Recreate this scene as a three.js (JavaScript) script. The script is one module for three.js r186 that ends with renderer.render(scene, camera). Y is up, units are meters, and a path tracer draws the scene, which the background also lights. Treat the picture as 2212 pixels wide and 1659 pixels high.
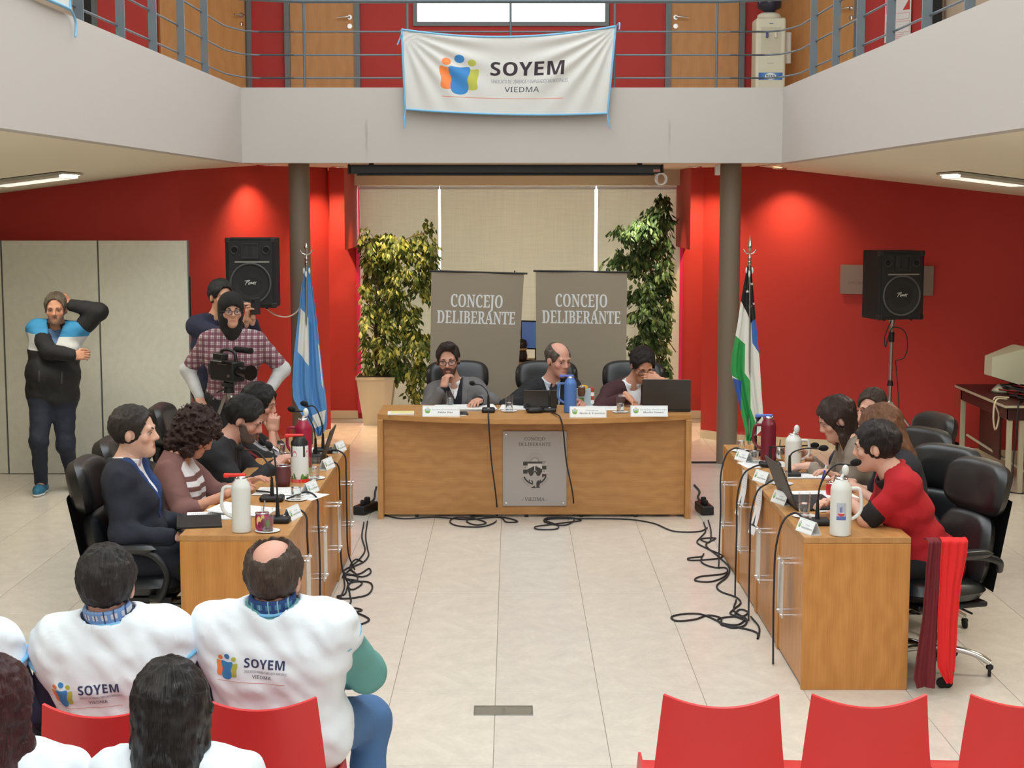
import * as THREE from 'three';
import { mergeGeometries } from 'three/addons/utils/BufferGeometryUtils.js';
import { RoundedBoxGeometry } from 'three/addons/geometries/RoundedBoxGeometry.js';
import { RectAreaLightUniformsLib } from 'three/addons/lights/RectAreaLightUniformsLib.js';
import { createNoise3D } from 'simplex-noise';

// ------------------------------------------------------------------ camera, sky, large lights, exposure
const IW = 2212, IH = 1659, FOCAL = 3450, PITCH = 6.5 * Math.PI / 180, EYE = 2.4;
const scene = new THREE.Scene();
const camera = new THREE.PerspectiveCamera(2 * Math.atan(IH / 2 / FOCAL) * 180 / Math.PI, IW / IH, 0.1, 100);
camera.position.set(0, EYE, 0);
camera.rotation.set(-PITCH, 0, 0);
scene.background = new THREE.Color(0.9, 0.96, 1.0);            // overcast sky
scene.backgroundIntensity = 7;
const renderer = new THREE.WebGLRenderer();
renderer.toneMapping = THREE.LinearToneMapping;
renderer.toneMappingExposure = 1.0;
renderer.shadowMap.enabled = true;
RectAreaLightUniformsLib.init();
function areaLight(w, h, color, intensity, pos, target) {
  const l = new THREE.RectAreaLight(color, intensity, w, h);
  l.position.set(...pos); l.lookAt(...target); scene.add(l); return l;
}
areaLight(4.2, 16.4, new THREE.Color(0.90, 0.96, 1.0), 1.75, [0, 6.28, -5.95], [0, 0, -5.95]);   // daylight through the roof light
areaLight(9, 2.6, new THREE.Color(0.93, 0.97, 1.0), 1.1, [0, 4.9, 3.3], [0, 3.0, -10]);      // tall gallery window behind the public seats
function downLight(x, y, z, tx, ty, tz, color, power, angle) {
  const s = new THREE.SpotLight(color, power, 0, angle, 0.8, 2);
  s.position.set(x, y, z); s.target.position.set(tx, ty, tz); s.castShadow = true; s.shadow.radius = 2;
  scene.add(s, s.target); return s;
}
const WARM = new THREE.Color(1.0, 0.70, 0.40);

// ------------------------------------------------------------------ helpers
const V = (x, y, z) => new THREE.Vector3(x, y, z);
const CP = Math.cos(PITCH), SP = Math.sin(PITCH);
function rayTo(px, py) { const a = (px - IW / 2) / FOCAL, b = -(py - IH / 2) / FOCAL; return [a, b * CP - SP, -(CP + b * SP)]; }
const onH = (px, py, h = 0) => { const [a, b, c] = rayTo(px, py), t = (h - EYE) / b; return V(a * t, h, c * t); };   // pixel met with a level surface
const atZ = (px, py, z) => { const [a, b, c] = rayTo(px, py), t = z / c; return V(a * t, EYE + b * t, z); };        // pixel met with an upright plane
const noise3 = createNoise3D((() => { let s = 12345; return () => { s = (s * 16807) % 2147483647; return s / 2147483647; }; })());
let seed = 77; const rnd = () => { seed = (seed * 16807) % 2147483647; return seed / 2147483647; };
const rr = (a, b) => a + (b - a) * rnd();
const C = (r, g, b) => new THREE.Color().setRGB(r / 255, g / 255, b / 255, THREE.SRGBColorSpace);
const taken = new Map();
function numbered(n) { const k = taken.get(n) || 0; taken.set(n, k + 1); return k ? n + '_' + String(k).padStart(3, '0') : n; }
function mat(color, roughness = 0.6, o = {}) { return new THREE.MeshPhysicalMaterial({ color, roughness, ...o }); }
function shade(o) { o.traverse((m) => { if (m.isMesh) { m.castShadow = true; m.receiveShadow = true; } }); return o; }
function merged(g) {
  if (!Array.isArray(g)) return g;
  if (g.length === 1) return g[0];
  const list = g.map((x) => { let y = x.index ? x.toNonIndexed() : x; for (const k of Object.keys(y.attributes)) if (!['position', 'normal', 'uv'].includes(k)) y.deleteAttribute(k); if (!y.attributes.uv) y.setAttribute('uv', new THREE.BufferAttribute(new Float32Array(y.attributes.position.count * 2), 2)); return y; });
  return mergeGeometries(list);
}
function part(name, geo, material, parent, label) {
  const m = new THREE.Mesh(merged(geo), material); m.name = name; m.castShadow = m.receiveShadow = true; parent.add(m);
  if (label) m.userData.label = label;
  return m;
}
function tag(o, label, category, group) { o.userData.label = label; o.userData.category = category; if (group) o.userData.group = group; return o; }
function thing(name, label, category, pos = [0, 0, 0], turn = 0, group) {
  const o = new THREE.Group(); o.name = numbered(name); scene.add(o);
  if (pos.isVector3) o.position.copy(pos); else o.position.set(...pos);
  o.rotation.y = turn; return tag(o, label, category, group);
}
function solo(name, geo, material, label, category, group) { const m = part(numbered(name), geo, material, scene); return tag(m, label, category, group); }
function struct(name, geo, material, label, category = 'structure', parent = scene) {
  const m = part(parent === scene ? numbered(name) : name, geo, material, parent);
  if (parent === scene) { m.userData.kind = 'structure'; m.userData.label = label; m.userData.category = category; }
  return m;
}
function dup(root, pos, turn, label, group) {
  const r = root.clone(); r.name = numbered(root.name.replace(/_\d{3}$/, '')); r.userData = { ...root.userData }; scene.add(r);
  if (pos) { if (pos.isVector3) r.position.copy(pos); else r.position.set(...pos); }
  if (turn !== undefined) r.rotation.y = turn;
  if (label) r.userData.label = label; if (group) r.userData.group = group; return r;
}
function boxUV(g, turn = false) {
  const p = g.attributes.position, n = g.attributes.normal, uv = new Float32Array(p.count * 2);
  for (let i = 0; i < p.count; i++) {
    const x = Math.abs(n.getX(i)), y = Math.abs(n.getY(i)), z = Math.abs(n.getZ(i)); let a, b;
    if (x >= y && x >= z) { a = p.getZ(i); b = p.getY(i); } else if (y >= z) { a = p.getX(i); b = p.getZ(i); } else { a = p.getX(i); b = p.getY(i); }
    uv[2 * i] = turn ? b : a; uv[2 * i + 1] = turn ? a : b;
  }
  g.setAttribute('uv', new THREE.BufferAttribute(uv, 2)); return g;
}
const bx = (w, h, d, x = 0, y = 0, z = 0, turn) => boxUV(new THREE.BoxGeometry(w, h, d).translate(x, y, z), turn);
const bb = (x0, x1, y0, y1, z0, z1, turn) => bx(x1 - x0, y1 - y0, z1 - z0, (x0 + x1) / 2, (y0 + y1) / 2, (z0 + z1) / 2, turn);
const rb = (w, h, d, r, x = 0, y = 0, z = 0, turn, seg = 2) => boxUV(new RoundedBoxGeometry(w, h, d, seg, Math.min(r, w / 2.01, h / 2.01, d / 2.01)).translate(x, y, z), turn);
const cyl = (r0, r1, h, x = 0, y = 0, z = 0, seg = 20) => new THREE.CylinderGeometry(r1, r0, h, seg).translate(x, y + h / 2, z);
const ball = (r, x, y, z, sx = 1, sy = 1, sz = 1, seg = 16) => new THREE.SphereGeometry(r, seg, Math.ceil(seg * 0.7)).scale(sx, sy, sz).translate(x, y, z);
const lathe = (pts, seg = 28) => new THREE.LatheGeometry(pts.map(([r, y]) => new THREE.Vector2(r, y)), seg);
function tube(pts, r, seg = 0, rad = 8, straight = false) {
  const v = pts.map((p) => (p.isVector3 ? p : V(...p)));
  const c = straight ? new THREE.CurvePath() : new THREE.CatmullRomCurve3(v, false, 'centripetal');
  if (straight) for (let i = 0; i + 1 < v.length; i++) c.add(new THREE.LineCurve3(v[i], v[i + 1]));
  return new THREE.TubeGeometry(c, seg || (v.length - 1) * 6, r, rad, false);
}
function rod(a, b, r, seg = 8) {
  a = a.isVector3 ? a : V(...a); b = b.isVector3 ? b : V(...b); const d = b.clone().sub(a), g = new THREE.CylinderGeometry(r, r, d.length(), seg);
  g.applyQuaternion(new THREE.Quaternion().setFromUnitVectors(V(0, 1, 0), d.clone().normalize())); return g.translate((a.x + b.x) / 2, (a.y + b.y) / 2, (a.z + b.z) / 2);
}
function bar(a, b, w, d) {                                        // upright flat bar between two points
  a = a.isVector3 ? a : V(...a); b = b.isVector3 ? b : V(...b); const q = b.clone().sub(a), g = new THREE.BoxGeometry(w, q.length(), d);
  g.applyQuaternion(new THREE.Quaternion().setFromUnitVectors(V(0, 1, 0), q.clone().normalize())); return boxUV(g.translate((a.x + b.x) / 2, (a.y + b.y) / 2, (a.z + b.z) / 2));
}
function extrude(pts, depth, bevel = 0) {
  const s = new THREE.Shape(pts.map(([x, y]) => new THREE.Vector2(x, y)));
  return new THREE.ExtrudeGeometry(s, { depth, bevelEnabled: bevel > 0, bevelSize: bevel, bevelThickness: bevel, bevelSegments: 2, steps: 1, curveSegments: 8 });
}
function surf(nu, nv, f) {                                        // f(u,v) -> [x,y,z]; uv 0..1
  const pos = [], uv = [], idx = [];
  for (let j = 0; j <= nv; j++) for (let i = 0; i <= nu; i++) { const u = i / nu, v = j / nv; pos.push(...f(u, v)); uv.push(u, v); }
  for (let j = 0; j < nv; j++) for (let i = 0; i < nu; i++) { const a = j * (nu + 1) + i; idx.push(a, a + 1, a + nu + 2, a, a + nu + 2, a + nu + 1); }
  const g = new THREE.BufferGeometry(); g.setAttribute('position', new THREE.Float32BufferAttribute(pos, 3)); g.setAttribute('uv', new THREE.Float32BufferAttribute(uv, 2)); g.setIndex(idx); g.computeVertexNormals(); return g;
}
function slabOf(nu, nv, f, t) {                                   // a sheet with thickness t
  const g = surf(nu, nv, f), n = g.attributes.normal, p = g.attributes.position, back = g.clone(), bp = back.attributes.position;
  for (let i = 0; i < p.count; i++) bp.setXYZ(i, p.getX(i) - n.getX(i) * t, p.getY(i) - n.getY(i) * t, p.getZ(i) - n.getZ(i) * t);
  const bi = back.index.array; for (let i = 0; i < bi.length; i += 3) { const k = bi[i]; bi[i] = bi[i + 1]; bi[i + 1] = k; } back.computeVertexNormals();
  const rim = [], ring = []; for (let i = 0; i <= nu; i++) ring.push(i); for (let j = 1; j <= nv; j++) ring.push(j * (nu + 1) + nu); for (let i = nu - 1; i >= 0; i--) ring.push(nv * (nu + 1) + i); for (let j = nv - 1; j >= 1; j--) ring.push(j * (nu + 1)); ring.push(0);
  for (let k = 0; k + 1 < ring.length; k++) { const a = ring[k], b = ring[k + 1], P = (q, i) => [q.getX(i), q.getY(i), q.getZ(i)]; rim.push(...P(p, a), ...P(bp, a), ...P(bp, b), ...P(p, a), ...P(bp, b), ...P(p, b)); }
  const e = new THREE.BufferGeometry(); e.setAttribute('position', new THREE.Float32BufferAttribute(rim, 3)); e.computeVertexNormals();
  return merged([g, back, e]);
}
function canvasTex(w, h, draw, repeat) {
  const c = document.createElement('canvas'); c.width = w; c.height = h; const x = c.getContext('2d'); draw(x, w, h);
  const t = new THREE.CanvasTexture(c); t.colorSpace = THREE.SRGBColorSpace; t.magFilter = THREE.LinearFilter;
  if (repeat) { t.wrapS = t.wrapT = THREE.RepeatWrapping; t.repeat.set(...repeat); } return t;
}
function noiseTex(n, f, srgb = true, repeat = [1, 1]) {           // f(u,v) -> [r,g,b] 0..255, tiling is up to f
  const d = new Uint8Array(n * n * 4);
  for (let j = 0; j < n; j++) for (let i = 0; i < n; i++) { const c = f(i / n, j / n), k = 4 * (j * n + i); d[k] = c[0]; d[k + 1] = c[1]; d[k + 2] = c[2]; d[k + 3] = 255; }
  const t = new THREE.DataTexture(d, n, n); t.magFilter = THREE.LinearFilter; t.minFilter = THREE.LinearFilter; t.wrapS = t.wrapT = THREE.RepeatWrapping; t.repeat.set(...repeat);
  if (srgb) t.colorSpace = THREE.SRGBColorSpace; t.needsUpdate = true; return t;
}
const tn = (u, v, f, k = 0) => {                                   // noise that tiles over the unit square
  const a = 2 * Math.PI * u, b = 2 * Math.PI * v; return noise3(Math.cos(a) * f + k, Math.sin(a) * f + Math.cos(b) * f * 0.7, Math.sin(b) * f);
};
function woodTex(c0, c1, repeat) {                                 // grain runs along u
  return noiseTex(512, (u, v) => {
    const w = tn(u, v, 0.5, 3) * 0.22, s = 0.5 + 0.5 * Math.sin((v + w * 0.18) * 2 * Math.PI * 9 + 1.2 * tn(u, v, 0.8, 9));
    const fine = 0.5 + 0.5 * noise3(Math.cos(2 * Math.PI * u) * 0.6, v * 210, Math.sin(2 * Math.PI * u) * 0.6), big = 0.5 + 0.5 * tn(u, v, 1.1, 20);
    const k = Math.min(1, Math.max(0, 0.3 * s + 0.5 * fine + 0.2 * big)); return [0, 1, 2].map((i) => c0[i] + (c1[i] - c0[i]) * k);
  }, true, repeat);
}
const M = {
  grout: mat(C(150, 140, 126), 0.9),
  plaster: mat(C(196, 190, 184), 0.85), soffit: mat(C(238, 230, 206), 0.85), white: mat(C(232, 232, 228), 0.7), red: mat(C(188, 52, 45), 0.7), upperRed: mat(C(186, 58, 54), 0.75),
  column: mat(C(128, 114, 98), 0.55), steel: mat(C(104, 114, 122), 0.45, { metalness: 0.3 }), frame: mat(C(112, 116, 120), 0.5, { metalness: 0.2 }), chrome: mat(C(215, 215, 215), 0.16, { metalness: 1 }), brushed: mat(C(185, 185, 182), 0.3, { metalness: 1 }),
  black: mat(C(22, 22, 24), 0.5), blackGloss: mat(C(18, 18, 20), 0.2), leather: mat(C(24, 25, 27), 0.36, { clearcoat: 0.15, clearcoatRoughness: 0.4 }), rubber: mat(C(26, 26, 28), 0.8), foam: mat(C(18, 18, 19), 0.95), cable: mat(C(34, 34, 40), 0.6),
  paper: mat(C(238, 238, 236), 0.85), glass: mat(C(255, 255, 255), 0.03, { transmission: 1, thickness: 0, ior: 1.45 }), coaster: mat(C(226, 226, 222), 0.7), cream: mat(C(222, 208, 176), 0.8),
};
const woodA = woodTex([172, 120, 68], [202, 152, 94], [1.2, 1.2]), woodB = woodTex([182, 119, 56], [212, 150, 80], [1.1, 1.1]), woodC = woodTex([164, 118, 76], [196, 152, 108], [1.1, 1.1]);
M.desk = mat(C(255, 255, 255), 0.42, { map: woodA }); M.deskEnd = mat(C(255, 255, 255), 0.4, { map: woodB }); M.deskFront = mat(C(255, 255, 255), 0.34, { map: woodB });
M.doorWood = mat(C(255, 255, 255), 0.5, { map: woodTex([186, 130, 76], [206, 150, 94], [0.8, 0.8]) });

// ------------------------------------------------------------------ the room
const SOF = 2.745, FTOP = 3.39, FX = 2.36, FZ = -14.1, UPZ = -17.7;
const soffitAt = (x) => SOF - 0.125 * Math.max(0, Math.abs(x) - FX);
{
  // floor: grout bed with separate tiles
  const fl = struct('floor', bb(-7.2, 7.2, -0.2, -0.0025, -19, 3.6), M.grout, 'pale cream polished tile floor of the council hall', 'floor');
  const T = 0.508, L = 1.016, x0 = -0.081, z0 = -7.635;
  const tt = [0, 1, 2].map((k) => noiseTex(256, (u, v) => { const a = 6 * tn(u, v, 1.2, 5 * k) + 4 * tn(u, v, 4, 8 + k) + 3 * tn(u, v, 14, 2 + k); return [217 + a + k * 2, 209 + a + k * 2, 198 + a * 0.9 + k]; }));
  const tm = tt.map((t) => mat(C(255, 255, 255), 0.3, { map: t, clearcoat: 0.25, clearcoatRoughness: 0.18 }));
  const tg = new RoundedBoxGeometry(T - 0.003, 0.02, L - 0.003, 1, 0.0012).translate(0, -0.01, 0); boxUV(tg);
  const rest = []; let k = 0;
  for (let i = -14; i <= 14; i++) for (let j = -12; j <= 11; j++) {
    const x = x0 + (i + 0.5) * T, z = z0 + (j + 0.5) * L + (i >= 3 ? L / 2 : i <= -3 ? L / 2 : 0); if (Math.abs(x) > 7 || z < -17.6 || z > 3) continue;
    const seen = Math.abs(x) < 0.335 * -z + 0.4 && z > -17.7 && z < -6.2 && !(Math.abs(x) > 2.3 && z < -15.6);
    if (seen && k < 300) { const t = part('tile', tg, tm[(i * 7 + j * 3 + 600) % 3], fl); t.position.set(x, 0, z); k++; } else rest.push(tg.clone().translate(x, 0, z));
  }
  const st = part('tile_field', rest, tm[0], fl); st.userData.kind = 'stuff';
}
{
  const outer = mat(C(210, 206, 198), 0.85), upRed = M.upperRed;
  // outer shell
  struct('wall_left', bb(-7.3, -7.0, -0.2, 6.6, -19, 3.7), outer, 'pale outer wall on the camera side of the white panels', 'wall');
  struct('wall_right', bb(7.0, 7.3, -0.2, 6.6, -19, 3.7), outer, 'pale outer wall behind the cable table', 'wall');
  struct('wall_front', [bb(-7, 7, -0.2, 3.5, 3.4, 3.7), bb(-7, 7, 6.3, 6.6, 3.4, 3.7), bb(-7, -4.6, 3.5, 6.3, 3.4, 3.7), bb(4.6, 7, 3.5, 6.3, 3.4, 3.7)], outer, 'wall behind the public seats with a tall gallery window', 'wall');
  const gw = struct('window_1', bb(-4.6, 4.6, 3.5, 6.3, 3.5, 3.52), mat(C(235, 242, 248), 0.6, { emissive: new THREE.Color(0.9, 0.96, 1), emissiveIntensity: 1.2 }), 'bright gallery window behind the public seats', 'window');
  struct('ceiling', [bb(-7.3, -2.2, 6.4, 6.7, -19, 3.7), bb(2.2, 7.3, 6.4, 6.7, -19, 3.7), bb(-2.2, 2.2, 6.4, 6.7, -19, -14.3), bb(-2.2, 2.2, 6.4, 6.7, 2.4, 3.7)], mat(C(230, 228, 222), 0.9), 'white upper ceiling around the roof light', 'ceiling');
  struct('window_2', bb(-2.2, 2.2, 6.45, 6.47, -14.3, 2.4), mat(C(235, 242, 248), 0.6, { emissive: new THREE.Color(0.9, 0.96, 1), emissiveIntensity: 1.2 }), 'long roof light over the middle of the hall', 'skylight');

  // mezzanine slabs: flat above, soffit sloping down to the outside
  const sideSlab = (s) => {
    const pts = [[s * (FX + 0.06), FTOP - 0.06], [s * 7, FTOP - 0.06], [s * 7, soffitAt(7)], [s * (FX + 0.06), SOF]]; const g = extrude(s > 0 ? pts.reverse() : pts, 22.4); return boxUV(g.translate(0, 0, -19));
  };
  struct('ceiling', sideSlab(-1), M.soffit, 'cream sloping ceiling under the left gallery above the white panels', 'ceiling');
  struct('ceiling', sideSlab(1), M.soffit, 'cream sloping ceiling under the right gallery above the red wall', 'ceiling');
  struct('ceiling', bb(-FX, FX, SOF, FTOP - 0.06, -19, FZ - 0.1), M.soffit, 'cream flat ceiling behind the projector screen', 'ceiling');
  struct('trim_1', bb(-FX, FX, SOF - 0.005, FTOP, FZ - 0.12, FZ), M.plaster, 'pale grey gallery front below the centre railing', 'gallery front');
  struct('trim_2', bb(-FX - 0.12, -FX, SOF - 0.005, FTOP, FZ - 0.12, 3.4), M.plaster, 'pale grey gallery front below the left railing', 'gallery front');
  struct('trim_3', bb(FX, FX + 0.12, SOF - 0.005, FTOP, FZ - 0.12, 3.4), M.plaster, 'pale grey gallery front below the right railing', 'gallery front');
  // drop beam above the window
  struct('trim_4', bb(-1.72, 1.86, 2.578, SOF + 0.02, -17.45, -17.25), M.soffit, 'cream drop beam above the window blinds', 'beam');

  // lower red walls
  const seg = (x0, z0, x1, z1, y0, y1, t) => { const a = V(x0, 0, z0), b = V(x1, 0, z1), d = b.clone().sub(a), g = new THREE.BoxGeometry(d.length(), y1 - y0, t).translate(0, (y0 + y1) / 2, -t / 2); g.rotateY(-Math.atan2(d.z, d.x)); return boxUV(g.translate((x0 + x1) / 2, 0, (z0 + z1) / 2)); };
  const LW = [[-7, -14.25], [-2.95, -14.25], [-2.55, -15.05], [-1.86, -16.25]], RW = [[1.93, -16.2], [2.25, -15.85], [4.41, -14.93], [7, -13.85]];
  const wallOf = (P, t) => P.slice(1).map((q, i) => seg(...P[i], ...q, 0, 3.0, t));
  struct('wall_left', wallOf(LW, 0.14), M.red, 'red wall behind the white sliding panels and left speaker', 'wall');
  struct('wall_right', wallOf(RW, 0.14), M.red, 'red wall behind the right speaker and cable table', 'wall');
  struct('wall_left', bb(-1.84, -1.69, 1.918, 3.0, UPZ, -16.2), M.red, 'red lintel over the passage beside the left column', 'wall');
  struct('wall_right', bb(1.80, 1.93, 1.918, 3.0, UPZ, -16.2), M.red, 'red lintel over the passage beside the right column', 'wall');
  struct('wall_back', [bb(-7, -1.72, -0.2, 3.0, UPZ - 0.2, UPZ), bb(1.89, 7, -0.2, 3.0, UPZ - 0.2, UPZ), bb(-1.72, 1.89, 2.62, 3.0, UPZ - 0.2, UPZ), bb(-1.72, 1.89, -0.2, 0.06, UPZ - 0.2, UPZ)], M.red, 'red back wall around the tall blinded window', 'wall');
  const skirt = (P, t) => P.slice(1).map((q, i) => seg(P[i][0], P[i][1] + 0.012, q[0], q[1] + 0.012, 0, 0.085, 0.012));
  struct('baseboard_left', skirt(LW), M.cream, 'cream tile skirting below the left red wall', 'baseboard');
  struct('baseboard_right', skirt(RW), M.cream, 'cream tile skirting below the right red wall', 'baseboard');
  struct('baseboard_back', [bb(-3, -1.72, 0, 0.085, UPZ, UPZ + 0.012), bb(1.89, 3.2, 0, 0.085, UPZ, UPZ + 0.012)], M.cream, 'cream tile skirting along the back wall', 'baseboard');

  // tall window with frame and panes
  const pink = mat(C(196, 40, 84), 0.3, { metalness: 0.1 });
  const wf = struct('window_3', [bb(-1.72, -1.675, 0.06, 2.62, UPZ - 0.12, UPZ + 0.03), bb(1.85, 1.89, 0.06, 2.62, UPZ - 0.12, UPZ + 0.03), bb(-1.675, 1.85, 2.575, 2.62, UPZ - 0.12, UPZ - 0.02), bb(-1.675, 1.85, 0.06, 0.1, UPZ - 0.12, UPZ - 0.02)], pink, 'tall window with a crimson frame behind the roller blinds', 'window');
  const pane = new THREE.BoxGeometry(1.17, 2.47, 0.006);
  for (const x of [-1.09, 0.085, 1.26]) part('pane', pane, M.glass, wf).position.set(x, 1.337, UPZ - 0.08);
  for (const x of [-0.5025, 0.6725]) part('mullion', bx(0.02, 2.47, 0.04), mat(C(200, 205, 205), 0.5), wf).position.set(x, 1.337, UPZ - 0.1);

  // upper gallery walls
  const FL = FTOP - 0.06, K = [-2.72, 2.72];
  const wl = (x0, x1, y0, y1) => bb(x0, x1, y0, y1, UPZ - 0.2, UPZ);
  struct('wall_back', [wl(-2.9, -1.06, FL, 6.5), wl(1.06, 2.9, FL, 6.5), wl(-1.06, 1.06, FL, 4.30), wl(-1.06, 1.06, 5.5, 6.5)], upRed, 'red upper wall with doors behind the union banner', 'wall');
  const ang = (s) => seg(...(s < 0 ? [-4.15, -16.27, -2.72, UPZ] : [2.72, UPZ, 4.15, -16.27]), FL, 6.5, 0.15);
  struct('wall_left', ang(-1), upRed, 'red angled upper wall at the left end of the gallery', 'wall');
  struct('wall_right', ang(1), upRed, 'red angled upper wall behind the water dispenser', 'wall');
  struct('wall_left', bb(-4.3, -4.15, FL, 6.5, -16.4, 3.4), mat(C(188, 170, 150), 0.85), 'beige upper wall along the left gallery', 'wall');
  struct('wall_right', bb(4.15, 4.3, FL, 6.5, -16.4, 3.4), mat(C(188, 170, 150), 0.85), 'beige upper wall along the right gallery', 'wall');

  // upper window
  const uw = struct('window_4', [bb(-1.075, 1.055, 4.30, 4.345, UPZ - 0.16, UPZ + 0.03), bb(-1.075, -1.03, 4.345, 5.46, UPZ - 0.16, UPZ + 0.03), bb(1.01, 1.055, 4.345, 5.46, UPZ - 0.16, UPZ + 0.03), bb(-1.075, 1.055, 5.46, 5.5, UPZ - 0.16, UPZ + 0.03)], M.frame, 'bright office window with a grey frame above the union banner', 'window');
  part('pane', bb(-1.03, 1.01, 4.345, 5.46, UPZ - 0.1, UPZ - 0.094), M.glass, uw);

  // doors of the upper gallery: leaf, jambs, handle, lock rose
  function door(n, label, W, x, z, turn, handleRight, jambs = [1, 1]) {
    const g = new THREE.Group(); g.name = numbered('door_' + n); scene.add(g); g.position.set(x, FL, z); g.rotation.y = turn; g.userData = { kind: 'structure', label, category: 'door' };
    part('leaf', rb(W, 2.05, 0.04, 0.004, 0, 1.025, 0.02, true), M.doorWood, g);
    if (jambs[0]) part('jamb', bb(-W / 2 - 0.06, -W / 2, 0, 2.11, -0.01, 0.07), M.frame, g);
    if (jambs[1]) part('jamb', bb(W / 2, W / 2 + 0.06, 0, 2.11, -0.01, 0.07), M.frame, g);
    part('head_jamb', bb(-W / 2 - 0.06, W / 2 + 0.06, 2.05, 2.11, -0.01, 0.071), M.frame, g);
    const s = handleRight ? 1 : -1, hx = s * (W / 2 - 0.05);
    const h = part('handle', [new THREE.CylinderGeometry(0.026, 0.026, 0.012, 18).rotateX(Math.PI / 2).translate(hx, 1.06, 0.047), tube([[hx, 1.06, 0.05], [hx, 1.06, 0.09], [hx - s * 0.02, 1.06, 0.1], [hx - s * 0.13, 1.052, 0.1]], 0.009, 18)], M.chrome, g);
    part('lock', [new THREE.CylinderGeometry(0.026, 0.026, 0.01, 18).rotateX(Math.PI / 2).translate(hx, 0.965, 0.046), bx(0.012, 0.03, 0.012, hx, 0.96, 0.05)], M.chrome, h);
    return g;
  }
  door(1, 'light brown gallery door left of the union banner', 0.70, -2.06, UPZ, 0, true);
  door(2, 'light brown gallery door between banner and water dispenser', 0.74, 2.095, UPZ, 0, false);
  const A = Math.PI / 4;
  door(3, 'light brown gallery door on the left angled wall', 1.06, -3.27, -17.13, A, true, [0, 1]);
  door(4, 'light brown gallery door beside the water dispenser', 1.0, 3.22, -17.18, -A, true, [0, 1]);

  // round columns
  const colL = struct('trim_5', cyl(0.095, 0.095, SOF, atZ(645.5, 352, -14.6).x, 0, -14.6, 40), M.column, 'round taupe column behind the sky blue flag', 'column');
  struct('trim_6', cyl(0.095, 0.095, SOF, atZ(1579, 352, -14.6).x, 0, -14.6, 40), M.column, 'round taupe column behind the green and white flag', 'column');
  solo('junction_box', rb(0.045, 0.09, 0.05, 0.006, 1.855, SOF - 0.06, -14.55), M.white, 'small white junction box at the top of the right column', 'junction box');

  // weather stains on the gallery front (grey drips)
  const stain = (w, h, x, y, n) => { const t = canvasTex(64, 256, (c) => { c.clearRect(0, 0, 64, 256); for (let i = 0; i < 260; i++) { const q = rnd(); c.fillStyle = `rgba(120,112,108,${0.006 + 0.014 * rnd()})`; c.fillRect(18 + 24 * rnd() + 6 * Math.sin(i), 256 * q * (0.3 + 0.7 * rnd()), 3 + 6 * rnd(), 12 + 40 * rnd()); } }); return part('stain', new THREE.PlaneGeometry(w, h).translate(x, y, FZ + 0.0015), mat(C(255, 255, 255), 0.9, { map: t, transparent: true }), scene.getObjectByName('trim_1')); };
  stain(0.06, 0.36, atZ(791, 300, FZ).x, atZ(791, 302, FZ).y); stain(0.04, 0.36, atZ(1446, 300, FZ).x, atZ(1446, 302, FZ).y);
}
// recessed downlights (the warm pools on the red walls)
function recessed(x, z, label) {
  const y = soffitAt(x), g = thing('recessed_downlight', label, 'ceiling light', [x, y, z], 0, 'recessed downlights under the gallery');
  part('ring', new THREE.TorusGeometry(0.062, 0.009, 8, 28).rotateX(Math.PI / 2).translate(0, -0.004, 0), M.chrome, g);
  part('bulb', new THREE.CylinderGeometry(0.05, 0.05, 0.006, 24).translate(0, -0.006, 0), mat(C(255, 220, 170), 0.5, { emissive: WARM, emissiveIntensity: 6 }), g);
  return g;
}
recessed(-2.28, -15.0, 'recessed downlight by the left column'); downLight(-2.28, SOF - 0.02, -15.0, -2.42, 0.9, -15.2, WARM, 5.5, 0.95);
recessed(2.55, -15.35, 'recessed downlight by the right column'); downLight(2.55, soffitAt(2.55) - 0.02, -15.35, 2.75, 0.9, -15.6, WARM, 5.5, 0.95);
recessed(-1.7, -15.75, 'recessed downlight in front of the left passage'); downLight(-1.7, SOF - 0.02, -15.75, -1.85, 0.9, -16.4, WARM, 8, 0.8);
recessed(-2.2, -17.0, 'recessed downlight inside the left passage'); downLight(-2.2, SOF - 0.02, -17.0, -2.1, 0, -17.1, WARM, 14, 1.2);
recessed(-1.15, -16.55, 'recessed downlight over the yellow green ficus'); downLight(-1.15, SOF - 0.02, -16.55, -1.35, 0.9, -17.1, WARM, 13, 0.7);
recessed(1.25, -16.55, 'recessed downlight over the tall dark ficus'); downLight(1.25, SOF - 0.02, -16.55, 1.45, 0.9, -17.1, new THREE.Color(1, 0.85, 0.65), 9, 0.7);
recessed(1.78, -15.7, 'recessed downlight in front of the right passage'); downLight(1.78, SOF - 0.02, -15.7, 1.93, 0.9, -16.4, WARM, 8, 0.8);
recessed(2.25, -17.0, 'recessed downlight inside the right passage'); downLight(2.25, SOF - 0.02, -17.0, 2.15, 0, -17.1, WARM, 14, 1.2);

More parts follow.
